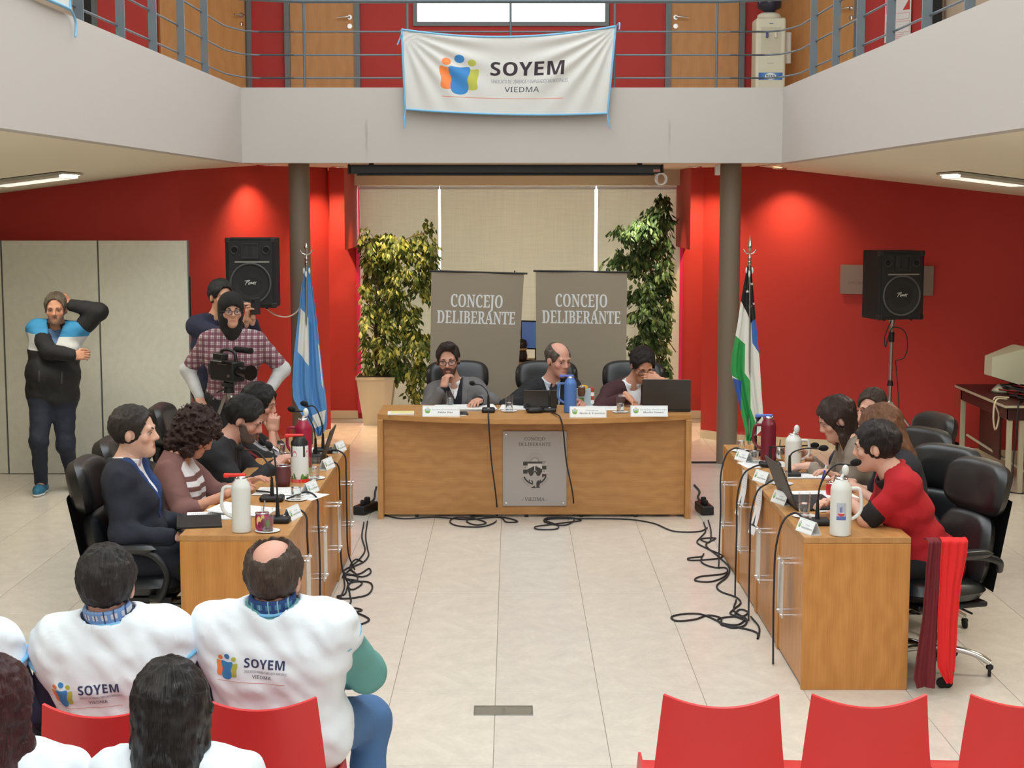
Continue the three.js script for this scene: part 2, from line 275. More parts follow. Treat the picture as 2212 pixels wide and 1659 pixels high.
// fluorescent louvre fixtures in the sloping soffits
function louvre(x, z, label) {
  const s = Math.sign(x), g = thing('louvre_ceiling_light', label, 'ceiling light', [x, soffitAt(x) - 0.012, z], 0); g.rotation.z = -s * Math.atan(0.125);
  part('frame', [bb(-0.32, 0.32, 0, 0.012, -0.32, -0.3), bb(-0.32, 0.32, -0.008, 0.012, 0.3, 0.32), bb(-0.32, -0.3, 0, 0.012, -0.3, 0.3), bb(0.3, 0.32, 0, 0.012, -0.3, 0.3)], M.brushed, g);
  part('reflector', bb(-0.3, 0.3, 0.006, 0.012, -0.3, 0.3), M.chrome, g);
  for (let i = 0; i < 9; i++) part('louvre_blade', bb(-0.002, 0.002, -0.026, 0.006, -0.3, 0.3), M.chrome, g).position.x = -0.24 + i * 0.06;
  for (let i = 0; i < 8; i++) part('louvre_rib', bb(-0.3, 0.3, -0.026, 0.006, -0.002, 0.002), M.chrome, g).position.z = -0.22 + i * 0.075;
}
const louvreGlow = (x, z) => areaLight(0.58, 0.58, new THREE.Color(1.0, 0.93, 0.76), 36, [x, soffitAt(x) - 0.009, z], [x - Math.sign(x) * 0.3125, soffitAt(x) - 2.509, z]);
louvreGlow(-3.66, -12.25); louvreGlow(3.64, -12.3);
louvre(-3.66, -12.25, 'chrome louvre light fixture in the ceiling over the man in jacket');
louvre(3.64, -12.3, 'chrome louvre light fixture in the ceiling over the right speaker');
for (const [x, z, n] of [[-3.66, -8.3, 'beside the left desk row'], [3.64, -8.3, 'beside the right desk row'], [-3.66, -4.3, 'beside the public on the left'], [3.64, -4.3, 'beside the public on the right']]) { louvre(x, z, 'chrome louvre light fixture ' + n); louvreGlow(x, z); }

// sliding white panels on the left
{
  const pm = mat(C(222, 222, 208), 0.6, { map: noiseTex(256, (u, v) => { const a = 248 + 4 * tn(u, v, 2, 3) + 3 * tn(u, v, 9, 4); return [a, a, a]; }) });
  const spots = [[-3.615, -2.838, 'white sliding wall panel nearest the left speaker'], [-4.46, -3.625, 'white sliding wall panel behind the man with hand on head'], [-5.3, -4.47, 'white sliding wall panel at the far end of the red wall']];
  spots.forEach(([a, b, l], i) => { const g = thing('sliding_panel', l, 'wall panel', [(a + b) / 2, 0, -14.02], 0, 'white sliding panels'); part('leaf', rb(b - a, 2.06, 0.045, 0.004, 0, 1.035, 0), pm, g); part('edge_trim', bb((b - a) / 2 - 0.002, (b - a) / 2 + 0.006, 0.005, 2.065, -0.024, 0.024), M.frame, g); if (i === 0) part('pull', bb((b - a) / 2 + 0.006, (b - a) / 2 + 0.014, 1.25, 1.75, -0.03, 0), M.black, g); });
}
// roller blinds
{
  const bt = noiseTex(256, (u, v) => { const a = 236 + 5 * noise3(u * 3, v * 200, 1) + 5 * noise3(u * 200, v * 3, 2); return [a, a * 0.985, a * 0.95]; }, true, [1.5, 1.5]);
  const bm = mat(C(226, 224, 214), 0.95, { map: bt, transmission: 0.42, thickness: 0 });
  const tubeM = mat(C(225, 232, 238), 0.5);
  [[-1.668, -0.806, 'left roller blind beside the yellow green ficus'], [-0.782, 0.905, 'wide middle roller blind behind the two banners'], [0.938, 1.845, 'right roller blind behind the tall ficus']].forEach(([a, b, l]) => {
    const g = thing('roller_blind', 'taupe fabric ' + l, 'blind', [(a + b) / 2, 0.14, -17.6], 0); const w = b - a;
    part('fabric', slabOf(1, 8, (u, v) => [(u - 0.5) * w, v * 2.43, 0], 0.0015), bm, g);
    part('roller', new THREE.CylinderGeometry(0.028, 0.028, w + 0.02, 20).rotateZ(Math.PI / 2).translate(0, 2.425, 0), tubeM, g);
    part('bottom_bar', rb(w, 0.03, 0.014, 0.005, 0, 0.0, 0), tubeM, g);
  });
}
// railing of the gallery
{
  const g = thing('gallery_railing', 'grey steel railing with thin rods around the upper gallery', 'railing', [0, FTOP, 0]);
  const z = -14.15, X = 2.42;
  [-1.81, -0.911, -0.012, 0.895, 1.782].forEach((x) => part('post', cyl(0.011, 0.011, 0.74, x, 0, z, 10), M.steel, g));
  for (const y of [0.085, 0.282, 0.482]) { part('rail', tube([[-X, y, -12], [-X, y, -13.7], [-X + 0.12, y, z], [-1.9, y, z]], 0.008, 16, 8, true), M.steel, g); part('rail', rod([-2.2, y, z], [2.2, y, z], 0.008), M.steel, g); part('rail', tube([[X, y, -12], [X, y, -13.7], [X - 0.12, y, z], [1.9, y, z]], 0.008, 16, 8, true), M.steel, g); part('rail', rod([-X, y, -12], [-X, y, 2], 0.008), M.steel, g); part('rail', rod([X, y, -12], [X, y, 2], 0.008), M.steel, g); }
  part('handrail', tube([[-X, 0.745, 2], [-X, 0.745, -13.8], [-X + 0.2, 0.745, z], [X - 0.2, 0.745, z], [X, 0.745, -13.8], [X, 0.745, 2]], 0.022, 60, 12, true), M.steel, g);
  const sp = (x, px) => { const d = Math.abs(x) * FOCAL / Math.abs(px - IW / 2); return -(d - 0.1) * 1.0; };
  for (const px of [463, 415, 358, 293, 210, 90]) part('post', bb(-0.028, 0.028, -0.05, 0.74, -0.006, 0.006), M.steel, g).position.set(-X + 0.02, 0, sp(X, px) + 0.2);
  for (const px of [1737, 1783, 1832, 1893, 1965, 2050, 2180]) part('post', bb(-0.028, 0.028, -0.05, 0.74, -0.006, 0.006), M.steel, g).position.set(X - 0.02, 0, sp(X, px) + 0.2);
}
// floor outlet cover
{
  const g = thing('floor_vent', 'grey metal floor grille set into the pale tiles', 'floor grille', [-0.041, 0.0005, -7.355]);
  part('frame', [bb(-0.14, 0.14, 0, 0.004, -0.07, -0.06), bb(-0.14, 0.14, 0, 0.004, 0.06, 0.07), bb(-0.14, -0.133, 0, 0.004, -0.06, 0.06), bb(0.133, 0.14, 0, 0.004, -0.06, 0.06), bb(-0.006, 0.006, 0, 0.004, -0.06, 0.06)], M.brushed, g);
  for (const x of [-0.0695, 0.0695]) part('grille', bb(-0.0635, 0.0635, 0, 0.003, -0.06, 0.06), mat(C(120, 114, 100), 0.6), g).position.x = x;
}

// ------------------------------------------------------------------ desks
const MT = 0.80, DT = 0.768;                                       // worktop heights
const curveZ = (x) => -11.75 - 0.27 * Math.pow(Math.abs((x - 0.17) / 1.19), 2);   // bowed front edge of the main desk
{
  const g = thing('council_desk', 'long light wood presiding desk with a bowed top and crest plate', 'desk', [0.17, 0, -12.1]);
  const x0 = -1.02 - 0.17, x1 = 1.36 - 0.17;
  const pts = []; for (let i = 0; i <= 24; i++) { const x = x0 + (x1 - x0) * i / 24; pts.push([x, -(curveZ(x + 0.17) + 12.1)]); } pts.push([x1, 0.48], [x0, 0.48]);
  const top = extrude(pts, 0.036, 0.002).rotateX(-Math.PI / 2).translate(0, MT - 0.038, 0); part('top', boxUV(top), M.desk, g);
  for (const s of [0, 1]) part('side_panel', rb(0.042, MT - 0.04, 0.56, 0.003, s ? x1 - 0.021 : x0 + 0.021, (MT - 0.04) / 2, -0.15, true), M.desk, g);
  part('front_panel', rb(x1 - x0 - 0.084, MT - 0.062, 0.02, 0.002, 0, (MT - 0.062) / 2 + 0.02, 0.04), M.desk, g);
  for (let i = 0; i < 5; i++) part('foot', cyl(0.014, 0.014, 0.02, -0.9 + i * 0.42, 0, 0.04, 12), M.black, g);
}
// crest plate on the main desk
function crest(x, w, h, mono) {                                   // simplified municipal shield: sun, shield, waves, laurel
  const k = mono ? '#3c3936' : '#3c3936'; x.save(); x.translate(w / 2, h / 2);
  x.strokeStyle = '#8d8884'; x.lineWidth = 1.4; for (let i = 0; i <= 22; i++) { const a = Math.PI * i / 22; x.beginPath(); x.moveTo(-Math.cos(a) * 34, -92 - Math.sin(a) * 34); x.lineTo(-Math.cos(a) * 76, -92 - Math.sin(a) * 76); x.stroke(); }
  x.fillStyle = '#b5b0ac'; x.beginPath(); x.arc(0, -92, 30, Math.PI, 0); x.fill(); x.strokeStyle = '#6c6764'; x.lineWidth = 4; x.stroke();
  x.fillStyle = k; x.fillRect(-92, -92, 184, 16); x.fillRect(-94, -92, 36, 32); x.fillRect(-94, -26, 36, 32); x.fillRect(60, -58, 34, 30); x.fillStyle = '#4a3230'; x.beginPath(); x.moveTo(60, 10); x.lineTo(94, 10); x.lineTo(94, 38); x.lineTo(77, 26); x.lineTo(60, 38); x.fill();
  x.fillStyle = '#bcb7b2'; for (const [a, b] of [[-94, -58], [60, -90], [60, -26]]) x.fillRect(a + 2, b + 2, 32, 28);
  x.fillStyle = '#8d8884'; for (const [a, b] of [[-78, -44], [76, -76], [76, -12]]) { x.beginPath(); x.arc(a, b, 8, 0, 7); x.fill(); }
  x.fillStyle = '#cfcac5'; x.fillRect(-56, -74, 114, 60);
  x.fillStyle = k; x.beginPath(); x.moveTo(-58, -30); x.lineTo(0, -58); x.lineTo(0, -20); x.lineTo(-14, -16); x.lineTo(-18, 8); x.lineTo(-58, -16); x.fill(); x.beginPath(); x.moveTo(60, -30); x.lineTo(4, -58); x.lineTo(4, -20); x.lineTo(16, -16); x.lineTo(22, 8); x.lineTo(60, -16); x.fill();
  x.strokeStyle = '#cfcac5'; x.lineWidth = 7; x.beginPath(); x.moveTo(0, -62); x.lineTo(0, -6); x.stroke();
  x.strokeStyle = k; x.lineWidth = 11; x.beginPath(); x.moveTo(-54, -18); x.bezierCurveTo(-40, 8, -38, 20, -30, 20); x.bezierCurveTo(-14, 20, -18, -12, 0, -12); x.bezierCurveTo(18, -12, 14, 20, 30, 20); x.bezierCurveTo(40, 20, 42, 6, 58, -18); x.stroke();
  x.fillStyle = k; x.beginPath(); x.moveTo(-46, -8); x.quadraticCurveTo(-38, 22, -26, 12); x.lineTo(-16, -4); x.fill(); x.beginPath(); x.moveTo(48, -8); x.quadraticCurveTo(38, 22, 26, 12); x.lineTo(18, -4); x.fill();
  x.strokeStyle = '#8f8a86'; x.lineWidth = 2; for (const yy of [34, 42, 50]) { x.setLineDash([6, 4]); x.beginPath(); x.moveTo(-38, yy); x.lineTo(40, yy); x.stroke(); } x.setLineDash([]);
  x.strokeStyle = k; x.lineWidth = 12; x.beginPath(); x.arc(4, -6, 98, 1.75, 2.75); x.stroke(); x.beginPath(); x.arc(-2, -6, 98, 0.38, 1.32); x.stroke();
  x.lineWidth = 8; x.beginPath(); x.moveTo(-44, 82); x.lineTo(-44, 54); x.moveTo(46, 82); x.lineTo(46, 54); x.moveTo(-20, 90); x.quadraticCurveTo(-12, 64, -30, 64); x.stroke();
  x.fillStyle = k; x.beginPath(); x.ellipse(28, 86, 15, 26, 0.2, 0, 7); x.fill(); x.beginPath(); x.moveTo(-32, 122); x.lineTo(0, 102); x.lineTo(8, 124); x.fill(); x.beginPath(); x.moveTo(8, 122); x.lineTo(20, 98); x.lineTo(48, 120); x.fill();
  x.strokeStyle = '#8a8581'; x.lineWidth = 2; for (const r of [106, 112, 118]) { x.beginPath(); x.arc(0, 0, r, 0.35, 1.25); x.stroke(); x.beginPath(); x.arc(0, 0, r, 1.9, 2.8); x.stroke(); }
  x.restore();
}
{
  const a = atZ(1086, 932, -12.02), b = atZ(1224, 1094, -12.02), w = b.x - a.x, h = a.y - b.y;
  const tex = canvasTex(512, 600, (x, W, H) => {
    x.fillStyle = '#b0aaa6'; x.fillRect(0, 0, W, H); x.fillStyle = '#45413f'; x.textAlign = 'center';
    x.font = '38px serif'; x.fillText('CONCEJO', W / 2, 72); x.fillText('DELIBERANTE', W / 2, 116); x.font = '40px serif'; x.fillText('- VIEDMA -', W / 2, 562);
    x.save(); x.translate(0, 34); x.scale(1, 1); crest(x, W, H, true); x.restore();
  });
  const g = thing('crest_plate', 'grey metal plate with shield reading CONCEJO DELIBERANTE VIEDMA on the desk front', 'sign', [(a.x + b.x) / 2, (a.y + b.y) / 2, -12.04]);
  part('plate', rb(w, h, 0.006, 0.002, 0, 0, 0), mat(C(172, 166, 162), 0.4, { metalness: 0.25 }), g);
  part('print', new THREE.PlaneGeometry(w - 0.006, h - 0.006).translate(0, 0, 0.0036), mat(C(255, 255, 255), 0.45, { map: tex, metalness: 0.15 }), g);
  for (const sx of [-1, 1]) for (const sy of [-1, 1]) part('screw', new THREE.CylinderGeometry(0.006, 0.006, 0.006, 12).rotateX(Math.PI / 2).translate(sx * (w / 2 - 0.025), sy * (h / 2 - 0.025), 0.006), M.chrome, g);
}
// side rows of four desk units each; front face to the aisle with an acrylic plate on stand-offs
function deskUnit(z, len, s, xin, dep, label, group) {            // s: +1 right row (aisle face towards -x)
  const g = thing('desk_unit', label, 'desk', [xin + s * dep / 2, 0, z], s > 0 ? 0 : Math.PI, group);
  // local: aisle face at -x
  part('top', rb(dep, 0.03, len - 0.004, 0.003, 0, DT - 0.015, 0, true), M.desk, g);
  part('front_panel', rb(0.022, DT - 0.045, len - 0.05, 0.002, -dep / 2 + 0.018, (DT - 0.03) / 2 + 0.005, 0, true), M.deskFront, g);
  for (const q of [-1, 1]) part('side_panel', rb(dep, DT - 0.031, 0.025, 0.003, 0, (DT - 0.031) / 2, q * (len / 2 - 0.0145), true), M.deskEnd, g);
  const pl = part('acrylic_plate', rb(0.008, 0.30, 0.14, 0.002, -dep / 2 - 0.045, 0.43, 0), mat(C(215, 215, 212), 0.22, { metalness: 0.55 }), g, 'brushed plate on four stand-off pins');
  for (const dz of [-0.055, 0.055]) for (const dy of [-0.135, 0.135]) part('stand_off', rod([-dep / 2 + 0.01, 0.43 + dy, dz], [-dep / 2 - 0.056, 0.43 + dy, dz], 0.007, 10), M.chrome, pl);
  return g;
}
const LZ = [-8.11, -8.855, -9.60, -10.345], RZ = [-8.06, -8.815, -9.57, -10.325];
const who = ['man in navy blazer', 'curly haired woman', 'bearded man', 'woman in floral blouse'], whoR = ['woman in red dress', 'auburn haired woman', 'woman in grey blazer', 'man resting his cheek'];
LZ.forEach((z, i) => deskUnit(z, 0.745, -1, -1.10, 0.54, 'light wood desk unit in front of the ' + who[i], 'left row of desk units'));
RZ.forEach((z, i) => deskUnit(z, 0.755, 1, 1.43, 0.525, 'light wood desk unit in front of the ' + whoR[i], 'right row of desk units'));

// ------------------------------------------------------------------ chairs
function cushion(w, h, d, bend, puff = 0.5, nu = 20, nv = 20) {    // padded slab, front towards +z, bowed around the sitter
  const f = (u, v, side) => {
    const a = 2 * u - 1, b = 2 * v - 1, e = 3.2, r = Math.pow(Math.pow(Math.abs(a), e) + Math.pow(Math.abs(b), e), 1 / e) || 1e-6, m = Math.max(Math.abs(a), Math.abs(b)), k = m / r;
    const x = a * k * w / 2, y = b * k * h / 2, t = Math.pow(Math.max(0, 1 - Math.pow(m, 4)), puff);
    return [x, y, side * t * d / 2 + bend * (x * x) / (w * w / 4) ];
  };
  const A = surf(nu, nv, (u, v) => f(u, v, 1)), B = surf(nu, nv, (u, v) => f(1 - u, v, -1)); return merged([A, B]);
}
function makeOfficeChair(name, label) {
  const g = thing(name, label, 'chair', [0, 0, 0], 0);
  const lm = M.leather;
  part('headrest', cushion(0.52, 0.29, 0.13, 0.05).rotateX(-0.22).translate(0, 0.945, -0.285), lm, g);
  part('backrest', cushion(0.46, 0.40, 0.12, 0.035).rotateX(-0.2).translate(0, 0.635, -0.205), lm, g);
  part('back_shell', surf(8, 12, (u, v) => [(u - 0.5) * 0.4, 0.44 + v * 0.46, -0.262 - v * 0.095 + 0.03 * (2 * u - 1) ** 2]), M.black, g);
  part('seat', cushion(0.52, 0.5, 0.13, 0).rotateX(-Math.PI / 2).translate(0, 0.455, 0.02), lm, g);
  part('seat_pan', rb(0.42, 0.03, 0.4, 0.012, 0, 0.385, 0), M.black, g);
  for (const s of [-1, 1]) {
    const a = part('arm', tube([[s * 0.23, 0.40, 0.1], [s * 0.30, 0.42, 0.16], [s * 0.315, 0.55, 0.2], [s * 0.31, 0.645, 0.12], [s * 0.30, 0.655, -0.08], [s * 0.285, 0.62, -0.2], [s * 0.22, 0.56, -0.25]], 0.019, 40, 10), M.black, g);
    part('arm_pad', cushion(0.075, 0.30, 0.045, 0, 0.5, 10, 12).rotateX(-Math.PI / 2).translate(s * 0.305, 0.672, 0.0), lm, a);
  }
  const col = part('gas_lift', [cyl(0.035, 0.035, 0.14, 0, 0.24, 0), cyl(0.022, 0.022, 0.3, 0, 0.09, 0)], M.black, g);
  part('lever', tube([[0.03, 0.37, 0], [0.18, 0.365, -0.06], [0.25, 0.355, -0.08]], 0.006), M.chrome, g);
  for (let i = 0; i < 5; i++) {
    const t = i * Math.PI * 2 / 5 + 0.3, c = Math.cos(t), q = Math.sin(t);
    const lg = part('base_arm', tube([[0, 0.12, 0], [c * 0.12, 0.125, q * 0.12], [c * 0.24, 0.10, q * 0.24], [c * 0.3, 0.065, q * 0.3]], 0.017, 14, 8), M.chrome, g);
    part('caster', [new THREE.CylinderGeometry(0.026, 0.026, 0.016, 16).rotateZ(Math.PI / 2).rotateY(-t).translate(c * 0.3 - q * 0.014, 0.026, q * 0.3 + c * 0.014), new THREE.CylinderGeometry(0.026, 0.026, 0.016, 16).rotateZ(Math.PI / 2).rotateY(-t).translate(c * 0.3 + q * 0.014, 0.026, q * 0.3 - c * 0.014), ball(0.02, c * 0.3, 0.044, q * 0.3, 1, 0.8, 1, 10)], M.rubber, lg);
  }
  return g;
}
const oc = makeOfficeChair('office_chair', 'black leather swivel chair holding the man in navy blazer');
oc.position.set(-1.93, 0, -8.17); oc.rotation.y = Math.PI / 2;
dup(oc, [-1.98, 0, -8.87], Math.PI / 2 + 0.02, 'black leather swivel chair holding the curly haired woman');
dup(oc, [-2.0, 0, -9.62], Math.PI / 2 + 0.1, 'black leather swivel chair holding the bearded man');
dup(oc, [-2.02, 0, -10.38], Math.PI / 2, 'black leather swivel chair holding the woman in floral blouse');
const cz = (px) => atZ(px, 840, -13.1).x;
dup(oc, [-0.43, 0, -12.98], 0.1, 'black leather swivel chair behind the man in grey blazer');
dup(oc, [0.30, 0, -12.98], 0.05, 'black leather swivel chair behind the balding man in black suit');
dup(oc, [1.00, 0, -12.98], -0.05, 'black leather swivel chair behind the man in maroon cardigan');
dup(oc, [2.55, 0, -10.42], -Math.PI / 2 + 0.25, 'black leather swivel chair holding the man resting his cheek').scale.y = 0.93;
dup(oc, [2.32, 0, -9.66], -Math.PI / 2 + 0.45, 'black leather swivel chair holding the woman in grey blazer').scale.y = 0.93;
dup(oc, [2.27, 0, -8.86], -Math.PI / 2 + 0.6, 'black leather swivel chair holding the auburn haired woman').scale.y = 0.94;
dup(oc, [2.15, 0, -8.02], -Math.PI / 2 + 0.3, 'black leather swivel chair draped with the red scarf');

// moulded red audience chairs
{
  const rm = mat(C(214, 47, 47), 0.4), g = thing('audience_chair', 'empty red moulded chair, first of three beside the right desks', 'chair', [0, 0, 0], 0, 'red audience chairs');
  const W = (v) => 0.225 - 0.035 * v;                             // half width of the back, narrower at the top
  part('backrest', slabOf(24, 18, (u, v) => { const a = 2 * u - 1; const top = 0.315 + 0.032 * a * a * v; return [a * W(v), 0.45 + v * top, 0.195 - 0.05 * (1 - v) ** 2 * -1 + 0.07 * v - 0.045 * a * a]; }, 0.012), rm, g);
  part('seat', slabOf(18, 14, (u, v) => { const a = 2 * u - 1; return [a * (0.235 - 0.02 * (v > 0.7 ? (v - 0.7) : 0)), 0.445 - 0.02 * (1 - a * a) * Math.sin(v * Math.PI) - 0.03 * Math.max(0, (v - 0.75) * 4) ** 2, 0.235 - v * 0.46]; }, 0.012), rm, g);
  for (const s of [-1, 1]) part('seat_side', slabOf(2, 10, (u, v) => [s * (0.236 + 0.006 * u), 0.455 - u * 0.07, s > 0 ? 0.22 - v * 0.42 : -0.2 + v * 0.42], 0.01), rm, g);
  for (const [x, z] of [[-1, 1], [1, 1], [-1, -1], [1, -1]]) part('leg', rod([x * 0.19, 0.43, z * 0.17], [x * 0.23, 0, z * 0.22], 0.012, 10), M.brushed, g);
  g.position.set(0.685, 0, -5.3); const lab = ['empty red moulded chair in the middle of the right side three', 'empty red moulded chair at the wall end of the right side three'];
  dup(g, [1.17, 0, -5.3], 0, lab[0]); dup(g, [1.69, 0, -5.3], 0, lab[1]);
  dup(g, [-0.825, 0, -5.27], 0, 'red moulded chair under the balding man in white vest'); dup(g, [-1.32, 0, -5.2], 0, 'red moulded chair under the dark haired man in white vest');
  dup(g, [-1.87, 0, -5.2], 0, 'red moulded chair under the person at the end of the row');
  dup(g, [-0.88, 0, -4.1], 0, 'red moulded chair under the woman with long black hair'); dup(g, [-1.40, 0, -4.1], 0, 'red moulded chair under the woman with dark red hair');
}
// ------------------------------------------------------------------ loudspeakers on stands
function speakerLogo(x, w, h) {
  x.clearRect(0, 0, w, h); x.strokeStyle = '#e8e8e4'; x.fillStyle = '#e8e8e4'; x.lineJoin = 'bevel'; x.lineWidth = 9;
  x.beginPath(); x.moveTo(14, 30); x.lineTo(120, 12); x.lineTo(92, 44); x.lineTo(52, 54); x.stroke(); x.beginPath(); x.moveTo(70, 22); x.lineTo(28, 108); x.stroke();
  x.lineWidth = 7; x.beginPath(); x.moveTo(86, 96); x.lineTo(104, 56); x.lineTo(130, 56); x.moveTo(98, 76); x.lineTo(120, 74); x.moveTo(86, 96); x.lineTo(114, 92); x.stroke();
  x.beginPath(); x.moveTo(118, 96); x.lineTo(150, 48); x.lineTo(156, 92); x.moveTo(132, 80); x.lineTo(154, 78); x.stroke();
  x.beginPath(); x.moveTo(164, 48); x.lineTo(172, 88); x.lineTo(200, 46); x.stroke(); x.beginPath(); x.moveTo(190, 90); x.lineTo(206, 48); x.lineTo(226, 48); x.moveTo(200, 70); x.lineTo(218, 68); x.moveTo(190, 90); x.lineTo(212, 86); x.stroke();
  x.beginPath(); x.moveTo(226, 46); x.lineTo(230, 70); x.lineTo(250, 44); x.moveTo(230, 70); x.lineTo(220, 108); x.stroke();
}
function speaker(pos, turn, label, standLabel, cableSide) {
  const g = thing('loudspeaker', label, 'loudspeaker', pos, turn), w = 0.435, h = 0.61, d = 0.34, front = d / 2;
  part('cabinet', [rb(w, h, d, 0.012, 0, h / 2, 0)], mat(C(26, 26, 28), 0.85), g);
  part('baffle', rb(w - 0.05, h - 0.05, 0.012, 0.004, 0, h / 2, front), mat(C(20, 20, 21), 0.6), g);
  const wo = part('woofer', lathe([[0.182, 0], [0.176, 0.008], [0.165, 0.004], [0.155, -0.006], [0.15, 0.004], [0.05, -0.02], [0.0001, -0.016]].map(([r, y]) => [r, y]), 40).rotateX(Math.PI / 2).translate(0, 0.215, front + 0.012), mat(C(30, 30, 31), 0.7), g);
  part('woofer_ring', new THREE.TorusGeometry(0.174, 0.009, 8, 48).translate(0, 0.215, front + 0.013), mat(C(78, 78, 80), 0.6), wo);
  part('logo', new THREE.PlaneGeometry(0.115, 0.055).translate(0, 0.222, front + 0.019), mat(C(255, 255, 255), 0.5, { map: canvasTex(264, 124, speakerLogo), transparent: true }), wo, 'silver angular brand lettering');
  part('horn', [bb(-0.075, 0.075, 0.43, 0.445, front, front + 0.022), bb(-0.075, 0.075, 0.555, 0.57, front, front + 0.022), bb(-0.075, -0.06, 0.445, 0.555, front, front + 0.022), bb(0.06, 0.075, 0.445, 0.555, front, front + 0.022), bx(0.12, 0.11, 0.01, 0, 0.5, front + 0.003)], mat(C(34, 34, 36), 0.45), g);
  part('horn_throat', bx(0.03, 0.08, 0.012, 0, 0.5, front + 0.01), M.black, g);
  for (const s of [-1, 1]) { const p = part('bass_port', new THREE.TorusGeometry(0.032, 0.008, 8, 28).translate(s * 0.137, 0.505, front + 0.008), mat(C(40, 40, 42), 0.5), g); part('port_hole', new THREE.CylinderGeometry(0.028, 0.028, 0.008, 24).rotateX(Math.PI / 2).translate(s * 0.137, 0.505, front + 0.004), M.foam, p); }
  part('label_strip', bx(0.30, 0.012, 0.004, 0.015, 0.402, front + 0.008), M.brushed, g);
  for (const sx of [-1, 1]) for (const sy of [0, 1]) part('corner_cap', rb(0.05, 0.05, 0.05, 0.012, sx * (w / 2 - 0.022), sy ? h - 0.022 : 0.022, front - 0.018), M.black, g);
  for (const sx of [-1, 1]) part('foot', cyl(0.012, 0.014, 0.012, sx * 0.13, -0.012, front - 0.06, 12), M.rubber, g);
  const st = thing('speaker_stand', standLabel, 'speaker stand', [pos[0], 0, pos[2]], turn);
  const H = pos[1] - 0.013;
  part('pole', cyl(0.017, 0.017, H - 0.02, 0, 0.02, 0, 16), M.brushed, st); part('collar', [cyl(0.026, 0.026, 0.09, 0, H - 0.2, 0, 16), cyl(0.03, 0.02, 0.05, 0, 0.75, 0, 16)], M.black, st);
  part('top_cup', cyl(0.024, 0.03, 0.05, 0, H - 0.05, 0, 16), M.brushed, st);
  for (let i = 0; i < 3; i++) { const t = i * 2.094 + 0.5, l = part('leg', rod([0, 0.62, 0], [Math.cos(t) * 0.46, 0.015, Math.sin(t) * 0.46], 0.011), M.brushed, st); part('brace', rod([0, 0.25, 0], [Math.cos(t) * 0.28, 0.245, Math.sin(t) * 0.28], 0.008), M.brushed, l); part('rubber_foot', ball(0.018, Math.cos(t) * 0.46, 0.018, Math.sin(t) * 0.46, 1, 1, 1, 10), M.rubber, l); }
  return g;
}
speaker([-2.29, 1.478, -14.15], 0.03, 'black loudspeaker on a stand above the cameraman', 'grey speaker stand behind the plaid shirt cameraman');
speaker([3.42, 1.36, -14.35], 0.22, 'black loudspeaker on a stand in front of the grey wall plaque', 'tall grey speaker stand behind the man resting his cheek');
solo('speaker_cable', tube([[-2.19, 1.46, -14.2], [-2.12, 1.40, -14.25], [-2.03, 1.375, -14.3], [-1.96, 1.40, -14.4], [-1.92, 1.46, -14.52]], 0.006, 30), mat(C(205, 196, 182), 0.6), 'pale cable hanging from the left loudspeaker to the column', 'cable');
solo('speaker_cable', [tube([[3.40, 1.34, -14.3], [3.35, 1.2, -14.3], [3.36, 1.1, -14.32], [3.42, 1.28, -14.3], [3.52, 1.25, -14.3], [3.56, 1.1, -14.32], [3.53, 1.0, -14.34], [3.46, 0.98, -14.34]], 0.005, 60), tube([[3.46, 0.98, -14.34], [3.49, 0.6, -14.3], [3.52, 0.2, -14.35], [3.6, 0.006, -14.4]], 0.005, 24)], M.cable, 'black looped cable hanging from the right loudspeaker', 'cable');
// plaque behind the right speaker
{
  const a = V(3.15, 0, -15.465), b = V(4.0, 0, -15.105), c = a.clone().add(b).multiplyScalar(0.5), t = -Math.atan2(b.z - a.z, b.x - a.x);
  const g = thing('wall_plaque', 'brushed grey wall plaque half hidden by the right loudspeaker', 'plaque', [c.x - 0.0, 1.52, c.z + 0.022], t);
  part('plate', rb(0.88, 0.28, 0.012, 0.002, 0, 0.14, 0), mat(C(150, 132, 126), 0.4, { metalness: 0.4 }), g);
  part('lettering', new THREE.PlaneGeometry(0.2, 0.04).translate(-0.27, 0.11, 0.0065), mat(C(255, 255, 255), 0.6, { transparent: true, map: canvasTex(256, 52, (x, w, h) => { x.clearRect(0, 0, w, h); x.fillStyle = 'rgba(120,80,76,0.6)'; x.font = '40px serif'; x.fillText('CONCEJO', 10, 42); }) }), g);
}
// projector screen housing
{
  const a = atZ(752, 352, -14.42), b = atZ(1432, 376, -14.42), y = b.y, h = SOF - b.y - 0.012;
  const g = thing('projector_screen', 'black rolled projector screen housing under the gallery front', 'projector screen', [(a.x + b.x) / 2, y, -14.42]), w = b.x - a.x;
  part('housing', rb(w - 0.03, h, 0.10, 0.02, 0, h / 2, 0), mat(C(52, 56, 60), 0.5), g);
  for (const s of [-1, 1]) part('end_cap', rb(0.02, h + 0.006, 0.11, 0.008, s * (w / 2 - 0.01), h / 2, 0), M.black, g);
  part('screen_bar', rb(w - 0.16, 0.016, 0.03, 0.006, 0, -0.006, 0.03), M.black, g);
  for (const s of [-1, 1]) part('bracket', bb(s * 1.2 - 0.02, s * 1.2 + 0.02, h, h + 0.012, -0.03, 0.03), M.black, g);
  part('label', bx(0.06, 0.022, 0.002, w / 2 - 0.06, 0.03, 0.051), mat(C(214, 140, 124), 0.6), g);
  solo('screen_cable', [0, 1, 2].map((k) => { const p = []; for (let i = 0; i <= 14; i++) { const t = i / 14 * Math.PI * 2.2 + k; p.push([b.x - 0.03 + 0.045 * Math.sin(t) + 0.008 * k, y - 0.045 - 0.05 * Math.cos(t), -14.37 + 0.008 * k]); } return tube(p, 0.0045, 60, 6); }), M.white, 'coil of white cable hanging from the screen housing end', 'cable');
}

